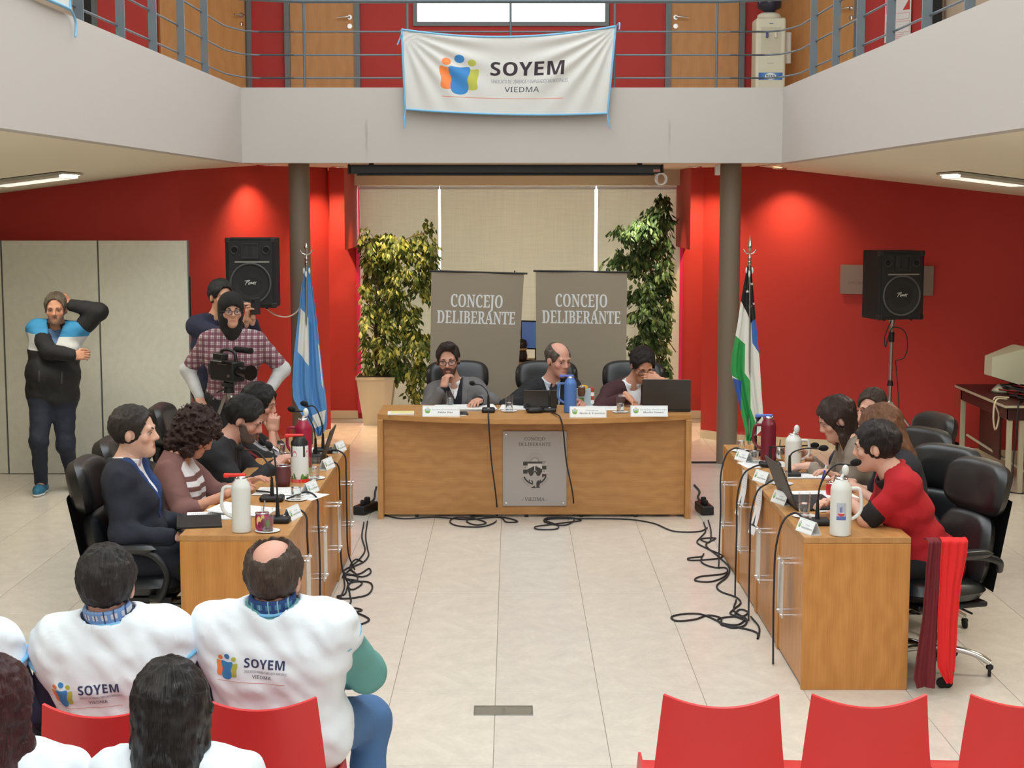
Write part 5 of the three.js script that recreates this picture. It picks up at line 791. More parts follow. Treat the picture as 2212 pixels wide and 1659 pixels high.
// ------------------------------------------------------------------ video camera on a tripod
{
  const b = V(-2.06, 0, -11.55), g = thing('camera_tripod', 'black and silver tripod carrying the video camera', 'tripod', b);
  part('head', [cyl(0.04, 0.035, 0.05, 0, 1.02, 0), rb(0.09, 0.03, 0.12, 0.008, 0, 1.085, 0), rod([0, 1.06, 0], [-0.12, 1.0, -0.18], 0.008)], M.black, g); part('centre_column', cyl(0.015, 0.015, 0.35, 0, 0.7, 0), M.brushed, g);
  for (let i = 0; i < 3; i++) { const t = i * 2.094 + 0.9, l = part('leg', [rod([Math.cos(t) * 0.03, 1.0, Math.sin(t) * 0.03], [Math.cos(t) * 0.22, 0.5, Math.sin(t) * 0.22], 0.013), rod([Math.cos(t) * 0.22, 0.5, Math.sin(t) * 0.22], [Math.cos(t) * 0.38, 0.01, Math.sin(t) * 0.38], 0.009)], M.brushed, g); part('rubber_foot', ball(0.014, Math.cos(t) * 0.38, 0.014, Math.sin(t) * 0.38, 1, 1, 1, 10), M.rubber, l); }
  const c = thing('video_camera', 'black shoulder video camera in front of the plaid shirt', 'camera', [b.x, 1.102, b.z], 0.75);
  part('body', rb(0.11, 0.15, 0.30, 0.015, 0, 0.078, -0.02), M.black, c); part('lens', [new THREE.CylinderGeometry(0.045, 0.04, 0.12, 24).rotateX(Math.PI / 2).translate(0, 0.085, 0.19), new THREE.CylinderGeometry(0.056, 0.05, 0.05, 24).rotateX(Math.PI / 2).translate(0, 0.085, 0.26)], M.blackGloss, c); part('handle', tube([[0, 0.15, 0.1], [0, 0.215, 0.08], [0, 0.22, -0.08], [0, 0.15, -0.12]], 0.013, 24), M.black, c); part('microphone', [new THREE.CylinderGeometry(0.022, 0.022, 0.2, 16).rotateX(Math.PI / 2).translate(0.05, 0.235, 0.12)], M.foam, c); part('viewfinder', rb(0.06, 0.05, 0.12, 0.01, -0.08, 0.19, 0.02), M.black, c); part('flip_screen', rb(0.012, 0.08, 0.12, 0.004, 0.12, 0.06, 0.06), M.blackGloss, c); part('battery', rb(0.08, 0.09, 0.05, 0.006, 0, 0.08, -0.19), mat(C(44, 44, 40), 0.5), c); part('silver_trim', [bx(0.114, 0.004, 0.12, 0, 0.13, 0.0), bx(0.114, 0.02, 0.03, 0, 0.05, 0.08)], M.brushed, c);
}

{ const a = onH(1494, 1000, 0), b = onH(1560, 1001, 0), g = thing('cable_cover', 'dark floor cable cover between presiding desk and right column', 'cable cover', [(a.x + b.x) / 2, 0, a.z]); part('ramp', extrude([[-0.03, 0], [0.03, 0], [0.015, 0.012], [-0.015, 0.012]], b.x - a.x).rotateY(Math.PI / 2).translate(-(b.x - a.x) / 2, 0, 0), M.rubber, g); part('ridge', bx(b.x - a.x, 0.004, 0.012, 0, 0.012, 0), M.black, g); }
{ const a = atZ(1785, 1005, -8.98), b = atZ(1774, 1043, -8.98), g = thing('pen', 'blue pen held upright by the auburn haired woman', 'pen', b); part('barrel', rod([0, 0, 0], a.clone().sub(b).multiplyScalar(0.75), 0.005), mat(C(60, 70, 160), 0.4), g); part('cap', rod(a.clone().sub(b).multiplyScalar(0.72), a.clone().sub(b), 0.006), mat(C(220, 222, 230), 0.4), g); }

// ------------------------------------------------------------------ people: distance fields meshed on grids
const smin = (a, b, k) => { const h = Math.max(k - Math.abs(a - b), 0) / k; return Math.min(a, b) - h * h * k * 0.25; };
function cone(a, b, r0, r1) {                                      // tapered capsule
  const bx_ = b.x - a.x, by = b.y - a.y, bz = b.z - a.z, q = 1 / Math.max(1e-9, bx_ * bx_ + by * by + bz * bz), ax = a.x, ay = a.y, az = a.z;
  return (x, y, z) => { const px = x - ax, py = y - ay, pz = z - az; let t = (px * bx_ + py * by + pz * bz) * q; t = t < 0 ? 0 : t > 1 ? 1 : t; const dx = px - bx_ * t, dy = py - by * t, dz = pz - bz * t; return Math.sqrt(dx * dx + dy * dy + dz * dz) - (r0 + (r1 - r0) * t); };
}
function oval(cx, cy, cz, rx, ry, rz) { return (x, y, z) => { const a = (x - cx) / rx, b = (y - cy) / ry, c = (z - cz) / rz, k0 = Math.sqrt(a * a + b * b + c * c); if (k0 < 1e-6) return -Math.min(rx, ry, rz); const a1 = a / rx, b1 = b / ry, c1 = c / rz; return k0 * (k0 - 1) / Math.sqrt(a1 * a1 + b1 * b1 + c1 * c1); }; }
const join = (list, k) => (x, y, z) => { let d = list[0](x, y, z); for (let i = 1; i < list.length; i++) d = smin(d, list[i](x, y, z), k); return d; };
function meshField(field, lo, hi, cell, paint) {
  const nx = Math.ceil((hi.x - lo.x) / cell) + 1, ny = Math.ceil((hi.y - lo.y) / cell) + 1, nz = Math.ceil((hi.z - lo.z) / cell) + 1, val = new Float32Array(nx * ny * nz).fill(NaN), id = (i, j, k) => (k * ny + j) * nx + i, B = 4;
  const reach = B * cell * 0.87 * 1.5 + cell;
  for (let k = 0; k < nz - 1; k += B) for (let j = 0; j < ny - 1; j += B) for (let i = 0; i < nx - 1; i += B) {
    if (Math.abs(field(lo.x + (i + B / 2) * cell, lo.y + (j + B / 2) * cell, lo.z + (k + B / 2) * cell)) > reach) continue;
    for (let c = k; c <= Math.min(k + B, nz - 1); c++) for (let b = j; b <= Math.min(j + B, ny - 1); b++) for (let a = i; a <= Math.min(i + B, nx - 1); a++) { const q = id(a, b, c); if (val[q] !== val[q]) val[q] = field(lo.x + a * cell, lo.y + b * cell, lo.z + c * cell); }
  }
  const vid = new Int32Array(nx * ny * nz).fill(-1), pos = [], idx = [];
  const corner = [[0, 0, 0], [1, 0, 0], [0, 1, 0], [1, 1, 0], [0, 0, 1], [1, 0, 1], [0, 1, 1], [1, 1, 1]], edges = [[0, 1], [2, 3], [4, 5], [6, 7], [0, 2], [1, 3], [4, 6], [5, 7], [0, 4], [1, 5], [2, 6], [3, 7]], v = new Float64Array(8);
  for (let k = 0; k < nz - 1; k++) for (let j = 0; j < ny - 1; j++) for (let i = 0; i < nx - 1; i++) {
    let m = 0, bad = false; for (let c = 0; c < 8; c++) { const q = val[id(i + corner[c][0], j + corner[c][1], k + corner[c][2])]; if (q !== q) { bad = true; break; } v[c] = q; if (q < 0) m |= 1 << c; } if (bad || m === 0 || m === 255) continue;
    let sx = 0, sy = 0, sz = 0, n = 0; for (const [a, b] of edges) if ((v[a] < 0) !== (v[b] < 0)) { const t = v[a] / (v[a] - v[b]); sx += corner[a][0] + (corner[b][0] - corner[a][0]) * t; sy += corner[a][1] + (corner[b][1] - corner[a][1]) * t; sz += corner[a][2] + (corner[b][2] - corner[a][2]) * t; n++; }
    vid[id(i, j, k)] = pos.length / 3; pos.push(lo.x + (i + sx / n) * cell, lo.y + (j + sy / n) * cell, lo.z + (k + sz / n) * cell);
  }
  const quad = (a, b, c, d, flip) => { if (a < 0 || b < 0 || c < 0 || d < 0) return; if (flip) idx.push(a, c, b, a, d, c); else idx.push(a, b, c, a, c, d); };
  for (let k = 1; k < nz - 1; k++) for (let j = 1; j < ny - 1; j++) for (let i = 1; i < nx - 1; i++) {
    const q = val[id(i, j, k)]; if (q !== q) continue; const s = q < 0;
    const ex = val[id(i + 1, j, k)], ey = val[id(i, j + 1, k)], ez = val[id(i, j, k + 1)];
    if (ex === ex && (ex < 0) !== s) quad(vid[id(i, j - 1, k - 1)], vid[id(i, j, k - 1)], vid[id(i, j, k)], vid[id(i, j - 1, k)], !s);
    if (ey === ey && (ey < 0) !== s) quad(vid[id(i - 1, j, k - 1)], vid[id(i - 1, j, k)], vid[id(i, j, k)], vid[id(i, j, k - 1)], !s);
    if (ez === ez && (ez < 0) !== s) quad(vid[id(i - 1, j - 1, k)], vid[id(i, j - 1, k)], vid[id(i, j, k)], vid[id(i - 1, j, k)], !s);
  }
  const g = new THREE.BufferGeometry(); g.setAttribute('position', new THREE.Float32BufferAttribute(pos, 3)); g.setIndex(idx); g.computeVertexNormals();
  const n = pos.length / 3, uv = new Float32Array(n * 2), col = paint && paint.color ? new Float32Array(n * 3) : null;
  for (let i = 0; i < n; i++) { const x = pos[3 * i], y = pos[3 * i + 1], z = pos[3 * i + 2]; if (paint && paint.uv) { const t = paint.uv(x, y, z); uv[2 * i] = t[0]; uv[2 * i + 1] = t[1]; } if (col) { const c = paint.color(x, y, z); col[3 * i] = c[0]; col[3 * i + 1] = c[1]; col[3 * i + 2] = c[2]; } }
  g.setAttribute('uv', new THREE.BufferAttribute(uv, 2)); if (col) g.setAttribute('color', new THREE.BufferAttribute(col, 3)); return g;
}
function mergeColored(list) {
  let n = 0, m = 0; for (const g of list) { n += g.attributes.position.count; m += g.index.count; }
  const P = new Float32Array(n * 3), N = new Float32Array(n * 3), Cc = new Float32Array(n * 3), U = new Float32Array(n * 2), I = new Uint32Array(m); let a = 0, b = 0;
  for (const g of list) { P.set(g.attributes.position.array, a * 3); N.set(g.attributes.normal.array, a * 3); Cc.set(g.attributes.color.array, a * 3); const x = g.index.array; for (let i = 0; i < x.length; i++) I[b + i] = x[i] + a; a += g.attributes.position.count; b += x.length; }
  const o = new THREE.BufferGeometry(); o.setAttribute('position', new THREE.BufferAttribute(P, 3)); o.setAttribute('normal', new THREE.BufferAttribute(N, 3)); o.setAttribute('color', new THREE.BufferAttribute(Cc, 3)); o.setAttribute('uv', new THREE.BufferAttribute(U, 2)); o.setIndex(new THREE.BufferAttribute(I, 1)); return o;
}
function elbow(S, W, a, b, pole) {                                 // two-bone reach; moves W in when too far
  const d = W.clone().sub(S); let L = d.length(); if (L > (a + b) * 0.995) { W.copy(S).addScaledVector(d.normalize(), (a + b) * 0.995); L = (a + b) * 0.995; } else d.normalize();
  const x = (a * a - b * b + L * L) / (2 * L), h = Math.sqrt(Math.max(0, a * a - x * x)), p = pole.clone().addScaledVector(d, -pole.dot(d)).normalize(); return S.clone().addScaledVector(d, x).addScaledVector(p, h);
}
// head in its own frame: origin between the eyes' level and the ears, +z forward, metres
const HEAD = join([oval(0, 0.034, -0.014, 0.075, 0.087, 0.097), oval(0, -0.035, 0.026, 0.057, 0.078, 0.062), oval(0, -0.092, 0.063, 0.027, 0.024, 0.027)], 0.035);
const HEADF = (fem) => {
  const parts = [cone(V(0, 0.016, 0.083), V(0, -0.026, fem ? 0.099 : 0.104), 0.007, fem ? 0.0095 : 0.011), cone(V(-0.010, -0.032, 0.089), V(0.010, -0.032, 0.089), 0.008, 0.008), cone(V(-0.036, 0.021, 0.076), V(0.036, 0.021, 0.076), fem ? 0.010 : 0.013, fem ? 0.010 : 0.013), oval(-0.042, -0.024, 0.058, 0.022, 0.022, 0.019), oval(0.042, -0.024, 0.058, 0.022, 0.022, 0.019)];
  const lips = [cone(V(-0.016, -0.0615, 0.0805), V(0.016, -0.0615, 0.0805), 0.006, 0.006), cone(V(-0.014, -0.0705, 0.0795), V(0.014, -0.0705, 0.0795), 0.0068, 0.0068)], ears = [oval(0.076, -0.008, -0.012, 0.010, 0.029, 0.017), oval(-0.076, -0.008, -0.012, 0.010, 0.029, 0.017)], sock = [oval(-0.032, 0.001, 0.097, 0.018, 0.012, 0.02), oval(0.032, 0.001, 0.097, 0.018, 0.012, 0.02)];
  return (x, y, z) => { let d = HEAD(x, y, z); if (d > 0.06) return d; for (const p of parts) d = smin(d, p(x, y, z), 0.012); for (const s of sock) d = -smin(-d, s(x, y, z), 0.010); for (const l of lips) d = smin(d, l(x, y, z), 0.006); for (const e of ears) d = smin(d, e(x, y, z), 0.008); return d; };
};
const faceCut = (top, wide = 0.074) => oval(0, -0.045, 0.122, wide, top + 0.045, 0.115);
function hairField(st) {
  const curl = st.curl || 0, t = st.t ?? 0.012, cap = oval(0, 0.034, -0.016, 0.076 + t, 0.089 + t, 0.100 + t), cut = faceCut((st.line ?? 0.072) + 0.016, st.wide ?? (st.len ? 0.074 : 0.09)), earL = oval(0.082, -0.012, 0.0, 0.022, 0.034, 0.026), earR = oval(-0.082, -0.012, 0.0, 0.022, 0.034, 0.026);
  const len = st.len || 0, back = len ? cone(V(0, 0.02, -0.03), V(st.dx || 0, -len, -0.055 + (st.dz || 0)), 0.086, st.endR ?? 0.07) : null, sides = len && st.sides !== 0 ? [cone(V(0.07, 0.0, 0.0), V(0.085 + (st.dx || 0), -len * 0.9, st.sz ?? 0.02), 0.026, 0.03), cone(V(-0.07, 0.0, 0.0), V(-0.085 + (st.dx || 0), -len * 0.9, st.sz ?? 0.02), 0.026, 0.03)] : [];
  const bald = st.bald ? oval(...st.bald) : null, quiff = st.quiff ? oval(0.01, 0.112, 0.055, 0.05, 0.03, 0.045) : null;
  return (x, y, z) => {
    let d = cap(x, y, z); if (quiff) d = smin(d, quiff(x, y, z), 0.03); if (!len) { const line = (st.nape ?? -0.075) + Math.max(0, z + 0.075) * (st.slope ?? 0.62); d = Math.max(d, (line - y) * 0.8); }
    if (back) { d = smin(d, back(x, y, z), 0.03); for (const s of sides) d = smin(d, s(x, y, z), 0.03); }
    if (d > 0.07) return d;
    d -= curl ? curl * (0.014 * noise3(x * 26, y * 26, z * 26) + 0.008 * noise3(x * 60, y * 60, z * 60)) : 0.0045 * noise3(x * 26, y * 14, z * 26) + 0.0025 * noise3(x * 75, y * 30, z * 75);
    d = Math.max(d, -(cut(x, y, z) + 0.006 * noise3(x * 70, y * 70, z * 70))); if (!st.cover) d = Math.max(d, -earL(x, y, z), -earR(x, y, z)); if (bald) d = Math.max(d, -bald(x, y, z)); return d;
  };
}
const handField = (sx, curl, spread, grip) => {                    // wrist at origin, +y to the fingers, +z out of the palm, thumb at +x * sx
  const list = [cone(V(0, -0.03, 0), V(0, 0.015, 0), 0.023, 0.025)], palm = (x, y, z) => { const a = Math.max(Math.abs(x) - 0.028, 0), b = Math.max(Math.abs(y - 0.05) - 0.034, 0), c = Math.max(Math.abs(z) - 0.004, 0); return Math.sqrt(a * a + b * b + c * c) - 0.0115; };
  const L = [0.074, 0.082, 0.076, 0.06];
  for (let i = 0; i < 4; i++) { const x0 = sx * (0.0285 - i * 0.019); let p = V(x0, 0.088 - (i === 3 ? 0.008 : 0), 0), a = 0.15 * curl, dx = sx * (1.5 - i) * spread; for (let k = 0; k < 3; k++) { a += curl * [0.75, 0.95, 0.6][k]; const l = L[i] * [0.45, 0.31, 0.24][k], q = p.clone().add(V(Math.sin(dx) * l, Math.cos(a) * l, Math.sin(a) * l)); list.push(cone(p, q, 0.0092 - k * 0.0006, 0.0088 - k * 0.0008)); p = q; } }
  let p = V(sx * 0.026, 0.022, 0.004); const t1 = p.clone().add(V(sx * 0.028, 0.026, 0.012 + 0.012 * curl)), t2 = t1.clone().add(V(sx * 0.014 * (1 - curl), 0.026, 0.010 + 0.014 * curl)), t3 = t2.clone().add(V(sx * -0.004 * curl, 0.02, 0.006 + 0.012 * curl)); const th = [cone(p, t1, 0.0145, 0.0115), cone(t1, t2, 0.0112, 0.0098), cone(t2, t3, 0.0098, 0.0085)];
  return (x, y, z) => { let d = smin(palm(x, y, z), list[0](x, y, z), 0.02); if (d > 0.13) return d; for (let i = 1; i < list.length; i++) d = smin(d, list[i](x, y, z), 0.0045); for (const t of th) d = smin(d, t(x, y, z), 0.007); return d; };
};
const strandMap = noiseTex(512, (u, v) => { const a = 205 + 42 * noise3(u * 160, Math.cos(v * 6.283) * 1.6, Math.sin(v * 6.283) * 1.6) + 28 * noise3(u * 60 + 9, Math.cos(v * 6.283) * 0.8, Math.sin(v * 6.283) * 0.8); const c = Math.max(90, Math.min(255, a)); return [c, c, c]; });
const lensM = mat(C(210, 215, 220), 0.15, { transparent: true, opacity: 0.1 });
const lin = (c) => [c.r, c.g, c.b];
function person(S) {
  const s = S.s || 1, hs = (S.hs || 1.05), base = V(S.base[0], 0, S.base[1]), g = thing('person', S.label, 'person', base, 0, S.group), R = (v) => v.clone().sub(base);
  const P = R(S.pelvis), N = R(S.neck), Hc = R(S.head), yaw = S.yaw, u = N.clone().sub(P).normalize(); let l = V(Math.cos(yaw), 0, -Math.sin(yaw)); if (S.roll) l.y += S.roll; l.addScaledVector(u, -l.dot(u)).normalize(); const f = l.clone().cross(u).normalize();
  const w = S.wide || 1, bulk = S.bulk || 1, at = (o, a, b, c) => o.clone().addScaledVector(l, a * s).addScaledVector(u, b * s).addScaledVector(f, c * s);
  const Q = new THREE.Quaternion().setFromEuler(new THREE.Euler(S.hp || 0, S.hy ?? yaw, S.hr || 0, 'YXZ')), QI = Q.clone().invert(), toHead = (x, y, z) => { const v = V(x - Hc.x, y - Hc.y, z - Hc.z).applyQuaternion(QI); return [v.x / hs, v.y / hs, v.z / hs]; }, fromHead = (v) => v.clone().multiplyScalar(hs).applyQuaternion(Q).add(Hc);
  // skeleton
  const SL = at(N, 0.165 * w, -0.055, -0.005), SR = at(N, -0.165 * w, -0.055, -0.005), HL = at(P, 0.085, -0.01, 0), HR = at(P, -0.085, -0.01, 0);
  const ch = N.clone().lerp(P, 0.38).addScaledVector(f, 0.012 * s), ws = N.clone().lerp(P, 0.7).addScaledVector(f, (0.012 + 0.5 * (S.belly || 0)) * s);
  const arm = (sh, A, sgn) => { const W = A.w ? R(A.w) : at(P, sgn * 0.16, 0.0, 0.26), pole = A.pole || at(V(0, 0, 0), sgn * 0.6, -1, -0.5), E = elbow(sh, W, 0.285 * s * (S.arm || 1), 0.25 * s * (S.arm || 1), pole); return { sh, E, W, dir: (A.dir || W.clone().sub(E)).clone().normalize(), palm: (A.palm || V(0, -1, 0)).clone(), curl: A.curl ?? 0.45, spread: A.spread ?? 0.06, sx: sgn > 0 ? -1 : 1 }; };
  const AL = arm(SL, S.armL || {}, 1), AR = arm(SR, S.armR || {}, -1);
  const lfw = V(Math.sin(S.legYaw ?? yaw), 0, Math.cos(S.legYaw ?? yaw)), leg = (hip, G, sgn) => { let K, A; if (G && G.knee) { K = R(G.knee); A = R(G.ankle); } else if (G && G.ankle) { A = R(G.ankle); K = elbow(hip, A, 0.43 * s, 0.42 * s, lfw); } else { K = hip.clone().addScaledVector(lfw, 0.40 * s).add(V(0, -0.03, 0)).addScaledVector(l, sgn * 0.05); A = K.clone().add(V(0, -(K.y - 0.075), 0)).addScaledVector(lfw, S.tuck ?? 0.02); } const toe = (G && G.toe) ? G.toe.clone().normalize() : lfw; return { hip, K, A, T: A.clone().addScaledVector(toe, 0.15 * s).setY(0.035), toe }; };
  const LL = leg(HL, S.legL, 1), LR = leg(HR, S.legR, -1);
  // fields
  const torso = (e) => { const o = [cone(at(P, 0.075, 0.0, 0), at(P, -0.075, 0, 0), (0.118 * s * bulk) + e, (0.118 * s * bulk) + e), cone(at(ws, 0.055 * w, 0, 0), at(ws, -0.055 * w, 0, 0), (0.108 + (S.belly || 0) * 0.6) * s * bulk + e, (0.108 + (S.belly || 0) * 0.6) * s * bulk + e), cone(at(ch, 0.08 * w, 0, 0), at(ch, -0.08 * w, 0, 0), 0.112 * s * bulk + e, 0.112 * s * bulk + e), cone(at(N, 0.115 * w, -0.075, -0.008), at(N, -0.115 * w, -0.075, -0.008), 0.078 * s + e, 0.078 * s + e), cone(at(N, 0, 0.0, -0.01), SL, 0.056 * s + e, 0.052 * s + e), cone(at(N, 0, 0.0, -0.01), SR, 0.056 * s + e, 0.052 * s + e)]; if (S.fem) for (const q of [-1, 1]) o.push(cone(at(ch, q * 0.062, 0.01, 0.07), at(ch, q * 0.062, 0.0, 0.085), 0.055 * s + e, 0.05 * s + e)); return o; };
  const upper = (A, e, t = 1) => cone(A.sh, A.sh.clone().lerp(A.E, t), 0.056 * s * bulk + e, (0.056 - 0.012 * t) * s * bulk + e), fore = (A, e, t = 1) => cone(A.E, A.E.clone().lerp(A.W, t), 0.044 * s * bulk + e, (0.044 - 0.017 * t) * s + e);
  const thigh = (G, e) => cone(G.hip, G.K, 0.086 * s * bulk + e, 0.058 * s + e), shin = (G, e, t = 1) => cone(G.K, G.K.clone().lerp(G.A, t), 0.056 * s + e, (0.056 - 0.018 * t) * s + e);
  const nb = fromHead(V(0, -0.05, -0.022)), neck = cone(at(N, 0, 0.0, 0.005), nb, 0.060 * s * (S.neckW || 1), 0.055 * s * (S.neckW || 1));
  const box = (list, m) => { const lo = V(9e9, 9e9, 9e9), hi = V(-9e9, -9e9, -9e9); for (const p of list) { lo.min(p); hi.max(p); } return [lo.subScalar(m), hi.addScalar(m)]; };
  // skin
  const sk = lin(S.skin || C(208, 158, 132)), lip = lin(S.lip || C(184, 112, 100)), hf = HEADF(S.fem), headW = (x, y, z) => { const q = toHead(x, y, z); return hf(q[0], q[1], q[2]) * hs; };
  const bodyF = join([...torso(-0.012), upper(AL, -0.006), fore(AL, -0.002), upper(AR, -0.006), fore(AR, -0.002), thigh(LL, -0.006), shin(LL, -0.004), thigh(LR, -0.006), shin(LR, -0.004), cone(LL.A, LL.T, 0.034 * s, 0.026 * s), cone(LR.A, LR.T, 0.034 * s, 0.026 * s), neck], 0.05);
  const [b0, b1] = box([P, N, SL, SR, AL.E, AL.W, AR.E, AR.W, LL.K, LL.A, LL.T, LR.K, LR.A, LR.T, nb], 0.17), skinPaint = (x, y, z) => { const v = 1 + 0.04 * noise3(x * 30, y * 30, z * 30); return [sk[0] * v, sk[1] * v, sk[2] * v]; };
  const geos = [meshField(bodyF, b0, b1, 0.016, { color: skinPaint })];
  const headAll = (x, y, z) => smin(headW(x, y, z), Math.max(neck(x, y, z), (x - Hc.x) * u.x + (y - (N.y + 0.01)) * -1), 0.03);
  const c0 = Hc.clone().subScalar(0.17), c1 = Hc.clone().addScalar(0.17);
  geos.push(meshField((x, y, z) => smin(headW(x, y, z), neck(x, y, z), 0.03), c0, c1, S.fine || 0.005, { color: (x, y, z) => { const q = toHead(x, y, z), b = skinPaint(x, y, z); const m = Math.max(0, 1 - Math.hypot(q[0] / 0.026, (q[1] + 0.066) / 0.012)) * (q[2] > 0.06 ? 1 : 0) > 0.15 ? 0.75 : 0; let k = b.map((c, i) => c * (1 - m) + lip[i] * m); const red = 0.14 * Math.exp(-((Math.abs(q[0]) - 0.042) ** 2 + (q[1] + 0.03) ** 2) / 0.0006) * (q[2] > 0.02 ? 1 : 0); return [k[0], k[1] * (1 - red), k[2] * (1 - red)]; } }));
  for (const A of [AL, AR]) {
    if (A.skip) continue; const y = A.dir, z = A.palm.clone().addScaledVector(y, -A.palm.dot(y)).normalize(), x = y.clone().cross(z), m = new THREE.Matrix4().makeBasis(x, y, z), hfD = handField(A.sx, A.curl, A.spread), k = s * 1.0;
    const mi = m.clone().invert(), e = mi.elements, field = (X, Y, Z) => { const a = (X - A.W.x) / k, b = (Y - A.W.y) / k, c = (Z - A.W.z) / k; return hfD(e[0] * a + e[4] * b + e[8] * c, e[1] * a + e[5] * b + e[9] * c, e[2] * a + e[6] * b + e[10] * c) * k; };
    const ctr = A.W.clone().addScaledVector(y, 0.07 * k); geos.push(meshField(field, ctr.clone().subScalar(0.14 * k), ctr.clone().addScalar(0.14 * k), 0.0048, { color: skinPaint }));
  }
  part('body', mergeColored(geos), mat(C(255, 255, 255), 0.6, { vertexColors: true }), g);
  // eyes, brows
  const hp = (geo) => geo.applyMatrix4(new THREE.Matrix4().compose(Hc, Q, V(hs, hs, hs)));
  const hairC = S.hairC || C(52, 40, 34);
  if (S.face !== 0) {
    for (const q of [-1, 1]) { const e = part('eye', hp(ball(0.0112, q * 0.032, -0.0015, 0.0728, 1.05, 0.66, 1, 14)), mat(C(196, 186, 178), 0.35), g); part('iris', hp(ball(0.0068, q * 0.032 + (S.look || 0) * 0.004, -0.0015, 0.0798, 1, 0.9, 0.6, 12)), mat(C(44, 30, 24), 0.2), e); part('eyelid', hp(tube([[q * 0.019, 0.001, 0.083], [q * 0.026, 0.0075, 0.086], [q * 0.036, 0.0075, 0.085], [q * 0.045, 0.001, 0.078]], 0.0026, 12, 6)), mat((S.skin || C(208, 158, 132)).clone().multiplyScalar(0.62), 0.6), e); }
    for (const q of [-1, 1]) part('eyebrow', hp(tube([[q * 0.014, 0.019, 0.0915], [q * 0.028, 0.025, 0.0895], [q * 0.046, 0.021, 0.0785]], S.fem ? 0.0022 : 0.003, 14, 6)), mat(S.browC || hairC, 0.9), g);
  }
  // hair, beard
  const hc = lin(hairC), streak = (amp, tone) => ({ color: (x, y, z) => { const q = toHead(x, y, z), v = 1 + amp * noise3(q[0] * 90, q[1] * 14, q[2] * 90) + 0.5 * amp * noise3(q[0] * 240, q[1] * 30, q[2] * 240), t = tone ? Math.max(0, Math.min(1, tone(q))) : 0, k = t ? lin(S.hairC2) : hc; return [0, 1, 2].map((i) => (hc[i] * (1 - t) + k[i] * t) * v); }, uv: (x, y, z) => { const q = toHead(x, y, z); return [Math.atan2(q[0], -q[2] - 0.02) / Math.PI * 2, q[1] * 3 + Math.hypot(q[0], q[2]) * (q[1] > 0.06 ? 4 : 0)]; } });
  if (S.hair) { const h = hairField(S.hair), L = S.hair.len || 0, m = 0.16 * hs + (S.hair.curl ? 0.04 : 0), lo = fromHead(V(0, 0.02, 0)).subScalar(m), hi = fromHead(V(0, 0.02, 0)).addScalar(m); if (L) { lo.min(fromHead(V(S.hair.dx || 0, -L, -0.05)).subScalar(0.13)); hi.max(fromHead(V(S.hair.dx || 0, -L, -0.05)).addScalar(0.13)); } part('hair', meshField((x, y, z) => { const q = toHead(x, y, z); return h(q[0], q[1], q[2]) * hs; }, lo, hi, S.hairFine || (L ? 0.007 : 0.0058), streak(S.hair.amp || 0.3, S.hair.tone)), mat(C(255, 255, 255), S.hair.gloss ?? 0.55, { vertexColors: true, map: strandMap, bumpMap: strandMap, bumpScale: 0.003 }), g); }
  if (S.beard) { const mouth = oval(0, -0.0665, 0.098, 0.020, 0.008, 0.03), th = S.beard; part('beard', meshField((x, y, z) => { const q = toHead(x, y, z); let d = HEAD(q[0], q[1], q[2]); if (d > 0.05) return d; d = hf(q[0], q[1], q[2]) - th - 0.0015 * noise3(q[0] * 150, q[1] * 150, q[2] * 150); const top = Math.min(-0.015, -0.052 + Math.max(0, 0.062 - q[2]) * 1.15) + (Math.abs(q[0]) < 0.03 && q[2] > 0.06 ? 0.008 : 0); d = Math.max(d, (q[1] - top) * 0.8, -mouth(q[0], q[1], q[2]), -(q[2] + 0.005), -(q[1] + 0.125)); return d * hs; }, c0, c1, 0.005, { color: (x, y, z) => { const k = lin(S.beardC || hairC), v = 1 + 0.25 * noise3(x * 200, y * 200, z * 200); return [k[0] * v, k[1] * v, k[2] * v]; } }), mat(C(255, 255, 255), 0.85, { vertexColors: true }), g); }
  if (S.glasses) { const fr = []; for (const q of [-1, 1]) { const p = []; for (let i = 0; i <= 20; i++) { const a = i / 20 * Math.PI * 2, ex = 2.6, cx = Math.sign(Math.cos(a)) * Math.pow(Math.abs(Math.cos(a)), 2 / ex), sy = Math.sign(Math.sin(a)) * Math.pow(Math.abs(Math.sin(a)), 2 / ex); p.push([q * 0.033 + cx * 0.025, -0.003 + sy * 0.017, 0.103 - 0.25 * Math.max(0, Math.abs(q * 0.033 + cx * 0.025) - 0.03)]); } fr.push(tube(p, 0.0022, 50, 6)); fr.push(tube([[q * 0.058, 0.004, 0.096], [q * 0.076, 0.004, 0.06], [q * 0.082, 0.002, -0.01]], 0.002, 14, 6)); } fr.push(tube([[-0.009, 0.002, 0.105], [0, 0.005, 0.108], [0.009, 0.002, 0.105]], 0.002, 8, 6)); const gl = part('glasses', fr.map(hp), mat(C(28, 26, 26), 0.35), g); for (const q of [-1, 1]) part('lens', hp(new THREE.CircleGeometry(0.022, 20).scale(1.1, 0.75, 1).translate(q * 0.033, -0.003, 0.102)), lensM, gl); }
  // clothes
  const loc = (x, y, z) => { const a = x - N.x, b = y - N.y, c = z - N.z; return [a * l.x + b * l.y + c * l.z, a * u.x + b * u.y + c * u.z, a * f.x + b * f.y + c * f.z]; }, fields = {};
  const H = N.clone().sub(P).length();
